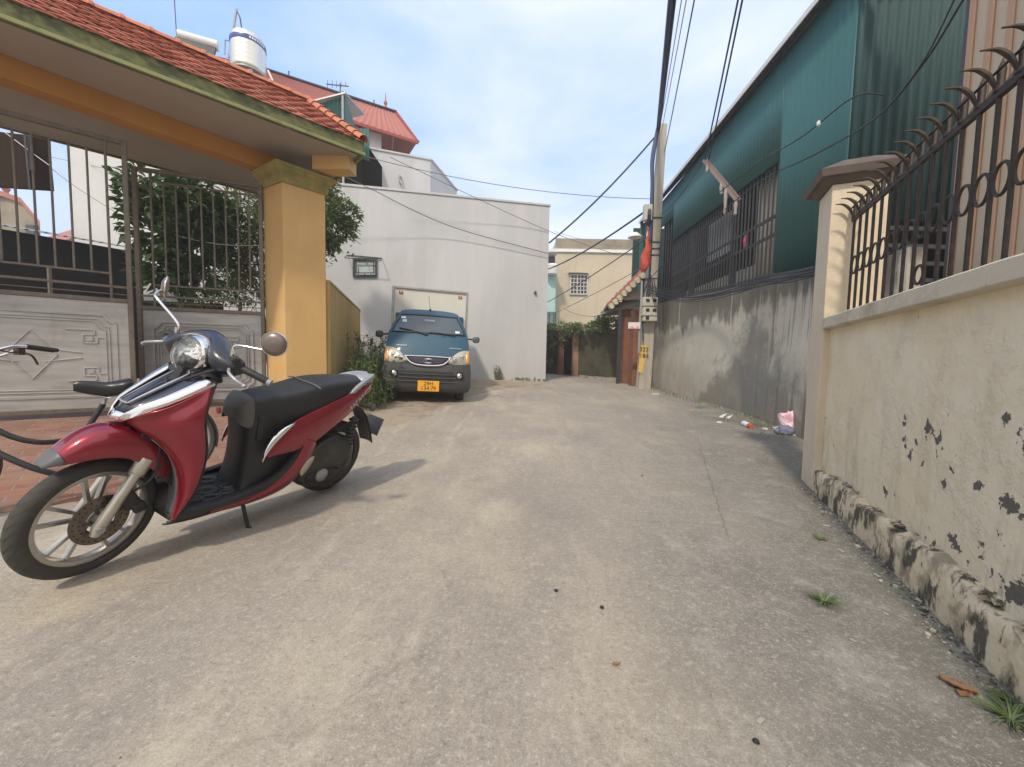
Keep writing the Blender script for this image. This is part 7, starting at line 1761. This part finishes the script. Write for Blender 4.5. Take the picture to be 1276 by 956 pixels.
# post under the seat
m = MB(); R = []
for (z, xf, xr_, hw) in ((.245, .70, .40, .150), (.275, .690, .40, .140), (.33, .680, .38, .128), (.42, .672, .36, .122), (.52, .672, .34, .124), (.60, .680, .32, .130), (.65, .690, .30, .130)):
    r = []
    for k in range(24):
        a = 2 * PI * k / 24; ca, sa = math.cos(a), math.sin(a); cx = (xf + xr_) / 2; r.append((cx + (xf - xr_) / 2 * math.copysign(abs(ca) ** .6, ca), hw * math.copysign(abs(sa) ** .6, sa), z))
    R.append(r)
m.grid(R, close=True); m.build('seat_post_cover', M['blackplastic'], sc, smooth=60, sub=1)
m = MB(); m.box((.36, 0, .60), (.55, .26, .18)); m.box((.1, 0, .70), (.4, .20, .14)); m.box((-.08, 0, .75), (.22, .14, .10)); m.box((.35, 0, .40), (.25, .25, .25)); m.build('under_seat_body', M['ink'], sc, bevel=.03)
# ---- engine, transmission case, exhaust
m = MB(); poly = smoothpath([(.34, 0, .20), (.33, 0, .30), (.27, 0, .40), (.19, 0, .455), (.09, 0, .472), (.00, 0, .450), (-.065, 0, .385), (-.09, 0, .29), (-.075, 0, .20), (-.02, 0, .135), (.08, 0, .115), (.20, 0, .130), (.30, 0, .16), (.34, 0, .20)], 4)[:-1]
c = sum(poly, Vector()) / len(poly); R = []
for k_, y in ((.99, .055), (1.0, .10), (.97, .130), (.90, .146), (.72, .156), (.45, .160), (.01, .161)): R.append([(c.x + (p.x - c.x) * k_, y, c.z + (p.z - c.z) * k_) for p in poly])
m.grid(R, close=True); eng = m.build('engine_case', M['enginecase'], sc, smooth=60)
m = MB(); q = smoothpath([(.30, 0, .215), (.27, 0, .255), (.16, 0, .262), (.06, 0, .235), (.10, 0, .19), (.22, 0, .180), (.30, 0, .215)], 4); m.tube([(p.x, .158, p.z) for p in q], .008, 6); m.tube([(.03, .158, .24), (-.03, .15, .30)], .007, 6)
m.build('case_rib', M['blackplastic'], eng, smooth=60)
m = MB(); m.lathe([(0, .175), (.03, .175), (.045, .165), (.045, .15)], (.19, 0, .222), axis='y', n=20); m.build('case_cap', M['steel'], eng, smooth=50)
m = MB(); m.tube([(-.02, .13, .33), (-.06, .12, .58)], [.022, .018], 10)
for k in range(9): c = Vector((-.018, .13, .36)).lerp(Vector((-.055, .12, .56)), k / 8); m.lathe([(.022, -.006), (.034, -.004), (.034, .004), (.022, .006)], c, n=14)
m.build('shock_absorber', M['darkgrey'], sc, smooth=40)
m = MB(); R = []
for (x, z, w) in ((.375, .275, .004), (.362, .300, .030), (.340, .335, .036), (.315, .368, .032), (.296, .392, .006)): R.append([(x - w * .8, .186, z - w * .45), (x - w * .4, .197, z - w * .2), (x, .200, z), (x + w * .4, .197, z + w * .2), (x + w * .8, .186, z + w * .45)])
m.grid(R); m.build('pillion_peg', mat('peg_cream', (.42, .37, .28), .5, .3), sc, smooth=60, sub=1, solid=.012)
m = MB(); m.box((.40, 0, .27), (.22, .20, .16)); m.tube([(.45, .0, .24), (.55, 0, .24)], .05, 12); m.box((.16, -.05, .30), (.22, .10, .22)); m.build('engine_block', M['ink'], sc, bevel=.02)
m = MB(); m.tube(smoothpath([(.45, -.08, .20), (.30, -.13, .17), (.12, -.15, .19)], 5), .018, 8); m.tube([(.14, -.155, .19), (.10, -.16, .20), (-.22, -.17, .30), (-.27, -.17, .32)], [.03, .055, .06, .045], 16); m.build('exhaust', M['blackplastic'], sc, smooth=50)
# ---- tail light, rear mudguard, plate
m = MB(); R = []
for (x, z, hw) in ((-.10, .735, .10), (-.17, .775, .09), (-.225, .80, .065)): R.append([(x - .004, hw * t, z - .02) for t in (-1, -.5, 0, .5, 1)])
m.grid(R); m.build('tail_light', mat('tail_light_red', (.35, .01, .01), .2, coat=1), sc, smooth=50, solid=.02)
m = MB(); R = []
for (x, z, hw) in ((-.06, .655, .075), (-.13, .640, .075), (-.20, .605, .072), (-.255, .545, .072), (-.295, .47, .072), (-.335, .385, .070), (-.365, .31, .066)): R.append([(x + .02 * abs(t) ** 2, hw * t, z) for t in (-1, -.5, 0, .5, 1)])
m.grid(R); mg = m.build('rear_mudguard', M['blackplastic'], sc, smooth=60, solid=.008)
for s in (1, -1):
    m = MB(); m.tube([(-.17, s * .04, .63), (-.20, s * .115, .635)], .009, 8); m.lathe([(0, .03), (.02, .02), (.025, 0), (.02, -.02), (0, -.03)], (-.21, s * .13, .635), n=12); m.build('rear_indicator', M['greyplastic'], mg, smooth=50)
m = MB(); m.box((-.375, 0, .44), (.006, .19, .14), ry=-.35); m.build('plate_back', M['greyplastic'], mg, bevel=.01)
# ---- side stand
m = MB(); m.tube(smoothpath([(.66, .10, .215), (.665, .135, .16), (.650, .165, .06), (.630, .200, -.055)], 5), .0105, 10); st_ = m.build('side_stand', M['ink'], sc, smooth=50)
m = MB(); m.box((.623, .205, -.060), (.055, .05, .012), rx=.2); m.tube([(.650, .165, .06), (.64, .20, .035)], .006, 6); m.build('stand_foot', M['ink'], st_, bevel=.004)
m = MB(); m.tube(smoothpath([(1.0, .0, .88), (1.02, .05, .80), (1.0, .06, .72)], 4), .006, 6); m.tube(smoothpath([(.86, .16, .96), (.92, .13, .93), (.96, .06, .88)], 4), .006, 6); m.build('cables', M['cable'], sc)
# ================================================================== THE BLACK BICYCLE BEHIND THE SCOOTER
bc = thing('bicycle', 'old black step-through bicycle with a chrome handlebar and black saddle behind the scooter', 'bicycle', (-2.9, 2.85, gz(-2.9, 2.85)))
SAD = atY(133, 486, 2.72)
e = Vector((.66, .75, 0)).normalized(); zg = .05
axr = SAD + e * .30; axr.z = zg + .31
side = Vector((e.y, -e.x, 0))
def bwheel(c, fw):
    m = MB(); d = fw; n = 64; R = []
    rim = MB(); ty = MB()
    for (mb, r, t) in ((rim, .275, .012), (ty, .300, .019)):
        mb.tube([c + d * (r * math.cos(a)) + Vector((0, 0, r * math.sin(a))) for a in [2 * PI * k / n for k in range(n + 1)]], t, 8, cap=False)
    rim.tube([c - side * .05, c + side * .05], .018, 10)
    for k in range(28):
        a = 2 * PI * k / 28; rim.tube([c + side * (.03 if k % 2 else -.03), c + d * (.272 * math.cos(a)) + Vector((0, 0, .272 * math.sin(a)))], .0011, 4)
    o = rim.build('wheel', M['steel'], bc, smooth=50); ty.build('tyre', M['rubber'], o, smooth=60)
    fd = MB(); R = []
    for k in range(22):
        a = math.radians(-15 + k * 10); R.append([c + d * (.335 * math.cos(a)) + Vector((0, 0, .335 * math.sin(a))) + side * y - (d * math.cos(a) + Vector((0, 0, math.sin(a)))) * abs(y) * .6 for y in (-.03, -.015, 0, .015, .03)])
    return o, R
o, R = bwheel(axr, e)
R2 = MB(); R2.grid(R); R2.build('mudguard', M['darkgrey'], bc, smooth=60, solid=.002)
fc = axr - e * 1.08; fc.z = axr.z; bwheel(fc, e)
bb0 = axr - e * .42; bb0.z = zg + .27
m = MB(); st = SAD + Vector((0, 0, -.06)); st2 = atY(101, 546, 2.62)
m.tube([st2 + (st2 - st) * .5, st2, st - (st - st2) * .15], .017, 10); fr0 = m.build('frame', M['blackplastic'], bc, smooth=50)
# two swooping step-through tubes
m = MB(); hd = fc + e * .18; hd.z = zg + .80
m.tube(smoothpath([atY(-60, 500, 2.25), atY(0, 538, 2.33), atY(45, 551, 2.42), atY(85, 548, 2.56), atY(104, 540, 2.66)], 6), .0165, 10); m.tube(smoothpath([atY(-60, 535, 2.22), atY(0, 566, 2.28), atY(50, 586, 2.36), atY(90, 592, 2.48), bb0], 6), .018, 10)
m.tube([hd, hd + Vector((0, 0, -.2)), fc + Vector((0, 0, .32))], .02, 10)
for s in (-1, 1): m.tube([st2 + side * s * .012, axr + side * s * .045], .009, 8); m.tube([bb0, axr + side * s * .045], .009, 8); m.tube([fc + Vector((0, 0, .34)) + side * s * .03, fc + side * s * .045], .011, 8)
m.build('frame_tubes', M['blackplastic'], fr0, smooth=60)
m = MB(); m.tube([st - (st - st2) * .15, st + Vector((0, 0, .03))], .013, 10); m.build('seat_pin', M['steel'], bc)
# saddle
m = MB(); R = []
for (t, hw, zt, th_) in [(a * .92, b * 1.15, c * 1.3 + .008, d * 2.0) for a, b, c, d in ((-.17, .014, .022, .03), (-.14, .026, .028, .045), (-.08, .034, .018, .05), (0, .048, .006, .055), (.05, .074, .012, .06), (.10, .098, .024, .06), (.135, .086, .030, .05), (.15, .05, .028, .03))]:
    c = SAD + e * t; r = []
    for k in range(16):
        a = 2 * PI * k / 16; r.append(c + side * (hw * math.cos(a)) + Vector((0, 0, zt + (th_ * .35 if math.sin(a) > 0 else th_ * .65) * math.sin(a))))
    R.append(r)
m.grid(R, close=True); m.add(R[0], [tuple(range(16))]); m.add(R[-1], [tuple(range(16))]); m.build('saddle', mat('worn_black_saddle', (.02, .02, .021), .32, bump=[(S3(90), .2, .001, 2)]), bc, smooth=60, sub=1)
m = MB()
for s in (-1, 1): m.tube([SAD + e * .10 + side * s * .05 + Vector((0, 0, -.03)), SAD + side * s * .03 + Vector((0, 0, -.055)), SAD - e * .1 + Vector((0, 0, -.02))], .005, 6)
m.tube([SAD + e * .11 + side * .06 + Vector((0, 0, -.0)), SAD + e * .14 + side * .06 + Vector((0, 0, -.06))], .014, 8)
m.build('saddle_rails', M['steel'], bc)
# rack over the rear wheel
m = MB(); rk = axr.z + .40
for s in (-1, 0, 1): m.tube([axr - e * .18 + side * s * .05 + Vector((0, 0, .40)), axr + e * .26 + side * s * .05 + Vector((0, 0, .39))], .006, 6)
for t in (-.12, .05, .24): m.tube([axr + e * t - side * .05 + Vector((0, 0, .398)), axr + e * t + side * .05 + Vector((0, 0, .398))], .005, 6)
for s in (-1, 1): m.tube([axr + side * s * .05, axr + e * .2 + side * s * .05 + Vector((0, 0, .39))], .005, 6)
m.build('rear_rack', M['darkgrey'], bc)
m = MB(); rr_ = axr + e * .34; m.box(rr_ + Vector((0, 0, .22)), (.03, .05, .06), rz=math.atan2(e.y, e.x)); m.build('rear_reflector', mat('dull_red_reflector', (.22, .05, .05), .3), bc, bevel=.01)
# handlebar
m = MB(); ga = atY(32, 432, 2.20); gb = atY(66, 436.5, 2.36)
hp = smoothpath([hd + Vector((0, 0, .12)), atY(-90, 470, 2.0), atY(-45, 452, 2.02), atY(-15, 441, 2.06), atY(12, 432.5, 2.13), ga], 6)
m.tube(hp, .0105, 10); m.tube([hd, hd + Vector((0, 0, .13))], .012, 8)
oth = side * -1; hb = m.build('handlebar', M['chrome'], bc, smooth=60)
# mirrored far half of the bar
hc_ = hd + Vector((0, 0, .12)); m = MB(); dv = (ga - hc_); side2 = Vector((dv.x, dv.y, 0)) - e * Vector((dv.x, dv.y, 0)).dot(e)
mirp = [p - 2 * ((p - hc_) - e * (p - hc_).dot(e) - Vector((0, 0, (p - hc_).z))) for p in hp]; m.tube(mirp, .0105, 10); m.build('far_bar', M['chrome'], hb, smooth=60)
m = MB(); m.tube([ga, ga.lerp(gb, .06), gb], [.0125, .0155, .0150], 12); m.build('grip', M['blackplastic'], hb, smooth=50)
m = MB(); g2a = mirp[-1]; m.tube([g2a, g2a + (gb - ga)], .015, 12); m.build('grip', M['blackplastic'], hb, smooth=50)
m = MB(); m.box(ga + Vector((-.012, -.02, -.028)), (.035, .03, .04)); lv = atY(47, 454, 2.26); m.tube(smoothpath([ga + Vector((-.02, -.02, -.03)), ga + Vector((.03, .0, -.05)), lv], 5), .006, 8); m.build('brake_lever', mat('rusty_lever', (.08, .045, .035), .5, .4), hb, bevel=.004)
m = MB(); m.tube(smoothpath([ga + Vector((-.02, -.02, -.03)), atY(5, 438, 2.1), atY(-30, 425, 2.02)], 5), .004, 6); m.build('brake_cable', M['cable'], bc)
# ================================================================== LITTER, LEAVES AND SMALL THINGS
rnd = random.Random(33)
def G(u, v, dz=0):
    p = atZ(u, v, 0)
    for _ in range(6): p = atZ(u, v, gz(p.x, p.y) + dz)
    return p
def blob(name, label, cat, c, size, mt, seed, n=10, flat=.5, group=None):
    m = MB(); R = []; r_ = random.Random(seed)
    for i in range(n + 1):
        th_ = PI * i / n; row = []
        for k in range(24):
            a = 2 * PI * k / 24; d = Vector((math.sin(th_) * math.cos(a), math.sin(th_) * math.sin(a), math.cos(th_)))
            q = 1 + .30 * noise.noise(d * 1.6 + Vector((seed, 0, 0))) + .16 * noise.noise(d * 4 + Vector((seed, 0, 0)))
            row.append((c[0] + d.x * size[0] * q, c[1] + d.y * size[1] * q, c[2] + max(-.0, (d.z + .55) * size[2] * q)))
        R.append(row)
    m.grid(R, close=True); o = m.build(name, mt, smooth=35); return tag(o, label, cat, group)
p = G(993, 541); blob('plastic_bag', 'large crumpled pink and white plastic bag lying behind the cream pillar', 'bag', (p.x + .02, p.y + .1, gz(p.x, p.y)), (.19, .17, .235), M['pink'], 3, 18)
p = G(978, 541); blob('cloth_bundle', 'dark grey blue crumpled cloth squeezed beside the pink bag', 'cloth', (p.x, p.y, gz(p.x, p.y)), (.12, .11, .08), M['bluegrey'], 8, 12)
def sheet_at(name, label, cat, pts, mt, th_=.006):
    P = [G(u, v, .004) for u, v in pts]; m = MB(); m.hexa(P, [q + Vector((0, 0, th_ + .006 * (i % 2))) for i, q in enumerate(P)]); o = m.build(name, mt); return tag(o, label, cat)
sheet_at('plastic_sheet', 'flat pale plastic sheet lying on the ground in front of the dark cloth', 'sheet', ((962, 533), (978, 531), (994, 543), (981, 542)), M['paper'])
p = G(931, 530); m = MB(); a = G(925, 527, .03); b = G(937, 532, .03); m.tube([a, a.lerp(b, .15), a.lerp(b, .7)], [.02, .045, .04], 10); o = m.build('crumpled_packet', M['paper'], smooth=40); tag(o, 'crumpled white packet with a red end lying on the concrete near the wall', 'packet')
m = MB(); m.tube([a.lerp(b, .705), b], [.041, .035], 10); m.build('red_end', M['flagred'], o, world=False)
for k, (u, v, du, dv, lab) in enumerate(((901, 519, 5, -3, 'white scrap of paper standing out below the stained wall, left of the white packet'), (909, 520.5, 3, -2, 'small grey white scrap beside the larger scrap below the stained wall'), (897, 527, 6, 1, 'flat faint scrap of plastic on the dark concrete before the stained wall'), (861, 512, 2, 0, 'tiny yellow scrap in the weeds at the foot of the stained wall'), (953, 535, 3, 1, 'tiny bright white scrap between the packet and the pale sheet'))):
    mt = M['paper'] if k != 3 else M['yellowpaint']
    a = G(u - du / 2, v - dv / 2, .004); b = G(u + du / 2, v + dv / 2, .004); w = Vector((-(b - a).y, (b - a).x, 0)).normalized() * .03
    m = MB(); m.hexa([a - w, b - w, b + w, a + w], [a - w + Vector((0, 0, .01)), b - w + Vector((0, 0, .035)), b + w + Vector((0, 0, .012)), a + w + Vector((0, 0, .02))]); o = m.build('paper_scrap', mt); tag(o, lab, 'litter', 'scraps by the stained wall')
# litter near the pole and truck
for (u, v, s, lab) in ((811, 486, .16, 'white broken slab piece lying by the foot of the pole'), (817, 491, .18, 'longer white strip lying on the road just beyond the pole foot'), (794, 492, .10, 'small pale stone on the near side of the pole foot'), (588, 483, .12, 'flat pale stone on the dirt beside the truck wheel'), (607, 479, .10, 'white pebble against the foot of the blank wall'), (489, 515, .07, 'white scrap on the dirt patch behind the scooter tail'), (594, 492, .09, 'grey stone near the shadow of the truck')):
    c = G(u, v, .01); m = MB(); m.box(c, (s, s * .35, .025), rz=rnd.uniform(-.5, .5)); o = m.build('stone', M['stone'] if 'stone' in lab or 'slab' in lab else M['paper'], bevel=.006); tag(o, lab, 'stone' if 'stone' in lab or 'slab' in lab or 'pebble' in lab else 'litter')
# big dead leaf
def leafmesh(c, L_, w, rz, curl, tilt=0):
    m = MB(); R = []
    Mx = Matrix.Translation(c) @ Matrix.Rotation(rz, 4, 'Z') @ Matrix.Rotation(tilt, 4, 'X')
    for i in range(9):
        t = i / 8; ww = w * (1 - abs(2 * t - .9) ** 1.6 * .96 if abs(2 * t - .9) < 1 else .04) * (1 + .18 * math.sin(t * 23)); R.append([Mx @ Vector((L_ * (t - .5), ww * s, curl * (abs(s) ** 1.5) * w * .9 + curl * .35 * L_ * (t - .5) ** 2 + .003)) for s in (-1, -.5, 0, .5, 1)])
    m.grid(R); return m
c = G(1193, 858); o = leafmesh(c, .085, .034, 2.3, .45, .25).build('dead_leaf', M['deadleaf'], smooth=60, solid=.0008); tag(o, 'large curled brown dead leaf lying near the plinth', 'leaf')
c = G(1203, 867); o = leafmesh(c, .055, .018, .4, .5, -.2).build('dead_leaf', M['deadleaf'], smooth=60, solid=.0008); tag(o, 'smaller folded brown leaf touching the large dead leaf', 'leaf')
c = G(768, 829); o = leafmesh(c, .03, .008, .2, .6).build('dead_leaf', M['deadleaf'], smooth=60, solid=.0008); tag(o, 'tiny dry leaf alone in the middle foreground of the road', 'leaf')
for (u, v, s, lab) in ((948, 898, .028, 'pale angular stone chip lying in the right foreground'), (1063, 798, .020, 'thin white chip on the concrete below the grass tuft'), (1104, 765, .018, 'slim pale chip close to the plinth foot'), (1048, 686, .035, 'flat cream plaster flake on the dark concrete'), (1030, 655, .04, 'broken pair of cream plaster flakes near the far end of the plinth'), (1093, 717, .03, 'cream chip in the shade of the plinth'), (1004, 685, .02, 'tiny white chip left of the plaster flake')):
    c = G(u, v, .004); m = MB(); m.box(c, (s, s * .45, .006), rz=rnd.uniform(0, 3)); o = m.build('plaster_chip', M['stone'], bevel=.002); tag(o, lab, 'chip')
for (u, v, lab) in ((693, 736, 'small dark pebble near the middle of the road'), (750, 757, 'tiny dark pebble a step to the right of the other one'), (942, 924, 'little dark stone beside the pale chip in the foreground'), (800, 593, 'dark patch stone far out on the road')):
    c = G(u, v, .003); m = MB(); m.lathe([(0, .007), (.007, .005), (.010, 0), (0, 0)], c, n=7); o = m.build('pebble', M['ink'], smooth=40); tag(o, lab, 'pebble')
# grass tufts
def tuft(u, v, n, h, spread, label, mt=M['leaf_mid']):
    c = G(u, v); t = MB()
    for _ in range(n):
        a = rnd.uniform(0, 2 * PI); r = rnd.random() * spread; b = Vector((c.x + r * math.cos(a), c.y + r * math.sin(a), c.z)); L_ = h * rnd.uniform(.6, 1.2); d = Vector((math.cos(a), math.sin(a), 0)); sd = Vector((-d.y, d.x, 0)) * .0028
        R = []
        for k in range(6):
            f = k / 5; p = b + d * (L_ * f * (.5 + .5 * f)) + Vector((0, 0, L_ * (f * .75 - .45 * f * f))); ww = (1 - f ** 1.6) + .05; R.append([p - sd * ww, p + sd * ww])
        t.grid(R)
    o = t.build('grass_tuft', mt, smooth=70); return tag(o, label, 'grass tuft', 'grass tufts on the concrete')
tuft(1026, 751, 60, .085, .018, 'bright green spidery grass tuft growing from the concrete well clear of the plinth')
tuft(1021, 672, 30, .05, .02, 'small green tuft with dry moss near the far end of the plinth')
tuft(1260, 898, 70, .075, .035, 'leafy green tuft at the foot of the plinth in the near corner')
tuft(1268, 880, 50, .06, .03, 'second green tuft touching the plinth just behind the corner one')
for (u, v, lab) in ((870, 508, 'low weeds at the foot of the stained wall, nearest the pole side'), (905, 524, 'low weeds around the white scraps by the stained wall'), (940, 529, 'low weeds beside the white packet by the stained wall')):
    tuft(u, v, 50, .12, .22, lab)
x = MB()
for _ in range(420):
    u = rnd.uniform(0, 1); y = rnd.uniform(5.4, 12.5); xx = 4.5 - .05 + rnd.gauss(-.12, .12) - (0.35 * max(0, 6.8 - y)); b = Vector((xx, y, gz(xx, y))); a = rnd.uniform(0, 6.28); d = Vector((math.cos(a), math.sin(a), 0)); sd = Vector((-d.y, d.x, 0)) * .004; L_ = rnd.uniform(.04, .11)
    x.grid([[b - sd, b + sd], [b + d * L_ * .3 + Vector((0, 0, L_ * .7)) - sd * .7, b + d * L_ * .3 + Vector((0, 0, L_ * .7)) + sd * .7], [b + d * L_ * .7 + Vector((0, 0, L_ * .8)), b + d * L_ * .7 + Vector((0, 0, L_ * .8))]])
o = x.build('wall_foot_grass', M['leaf_mid']); tag(o, 'sparse grass along the foot of the stained wall', 'grass', kind='stuff')
# grit: real small stones scattered over the road
m = MB()
for _ in range(1100):
    r = rnd.random(); 
    if r < .5: y = rnd.uniform(.8, 5); xx = rnd.uniform(.4 + .42 * y, 1.0 + .455 * y) - .05
    else: y = rnd.uniform(.8, 11); xx = rnd.uniform(-3.2, 1.0 + .4 * min(y, 7))
    s = rnd.uniform(.0010, .0032) * (1 + .15 * y); c = Vector((xx, y, gz(xx, y) + s * .3)); m.lathe([(0, s * .7), (s * .8, s * .3), (s, -s * .3)], c, n=5)
o = m.build('grit', mat('grit_stone', (.27, .245, .21), .95, island=.5)); tag(o, 'fine grit and small stones scattered over the concrete', 'grit', kind='stuff')
# dirt shoulder around the truck
dm = mat('sandy_dirt', (.33, .27, .20), .95, layers=[((.22, .17, .12), S3(2.5), .45, .62, .8), ((.42, .37, .30), S3(9), .55, .7, .6), ((.12, .12, .06), S3(4), .62, .7, .6)], bump=[(S3(14), .5, .03, 6)])
rows = []
c0 = Vector((-2.15, 4.6)); 
ctr = [(-2.55, 4.7), (-1.55, 5.6), (-1.1, 7.4), (-.7, 9.0), (0.2, 10.6), (1.2, 11.9)]
wall_side = [(-3.6, 5.6), (-3.7, 7.5), (-3.9, 9.5), (-3.0, 11.6), (-1.2, 11.9), (.95, 12.35)]
A_q = resample([(a, b, 0) for a, b in ctr], 40); B_q = resample([(a, b, 0) for a, b in wall_side], 40)
for i, (a, b) in enumerate(zip(A_q, B_q)):
    a = a + Vector((.22 * noise.noise(Vector((i * .35, 0, 0))), .2 * noise.noise(Vector((i * .35, 5, 0))), 0)); r = []
    for k in range(15):
        p = a.lerp(b, k / 14); h = .006 + .05 * min(k / 4, 1) * (.6 + .5 * noise.noise(Vector((p.x * 2, p.y * 2, 0)))) ; r.append((p.x, p.y, gz(p.x, p.y) + (h if k else -.01)))
    rows.append(r)
m = MB(); m.grid(rows); o = m.build('dirt_shoulder', dm, smooth=70); tag(o, kind='structure')

q = atY(190, 472, 5.9); bu = thing('bucket', 'small pale grey bucket standing in the gap between the two gate leaves', 'bucket', (q.x, q.y, .26))
m = MB(); m.lathe([(0, 0), (.10, 0), (.135, .26), (.142, .27), (.128, .27), (.095, .01), (0, .01)], (q.x, q.y, .262), n=24); m.build('body', mat('bucket_plastic', (.28, .32, .30), .5), bu, smooth=50)
m = MB(); m.tube([(q.x + .135 * math.cos(a), q.y - .05 * math.sin(a), .262 + .26 - .10 * math.sin(a)) for a in [PI * k / 12 for k in range(13)]], .004, 5); m.build('handle', M['steel'], bu)

# a line of dirt, chips and dry bits gathered at the foot of the near wall
m = MB(); m2 = MB()
for _ in range(900):
    u = rnd.uniform(.0, 3.2); o = -abs(rnd.gauss(0, .045)) - .004; p = B0 + WD * u + WN * o; s_ = rnd.uniform(.002, .008) * (1 if rnd.random() < .93 else 2.2)
    (m if rnd.random() < .6 else m2).box((p.x, p.y, s_ * .25), (s_, s_ * rnd.uniform(.5, 1.6), s_ * .5), rz=rnd.uniform(0, 3), rx=rnd.uniform(-.3, .3))
o = m.build('wall_foot_debris', mat('dirt_crumbs', (.12, .10, .075), .95, island=.5)); tag(o, 'crumbs of dirt gathered along the foot of the cream wall', 'debris', kind='stuff')
o = m2.build('plaster_crumbs', mat('pale_crumbs', (.42, .37, .28), .95, island=.4)); tag(o, 'pale crumbs of plaster along the foot of the cream wall', 'debris', kind='stuff')

# ================================================================== THE HAZY AIR
m = MB(); m.box((0, 0, 7.6), (520, 520, 17.6)); hz = m.build('haze', None)
hm = bpy.data.materials.new('hazy_air'); hm.use_nodes = True; hn = hm.node_tree; hn.nodes.clear()
ho = hn.nodes.new('ShaderNodeOutputMaterial'); hv = hn.nodes.new('ShaderNodeVolumePrincipled'); hv.inputs['Density'].default_value = 0.0042; hv.inputs['Color'].default_value = (0.97, 0.95, 0.92, 1); hv.inputs['Anisotropy'].default_value = 0.1
hn.links.new(hv.outputs['Volume'], ho.inputs['Volume'])
hz.data.materials.clear(); hz.data.materials.append(hm); tag(hz, kind='stuff')
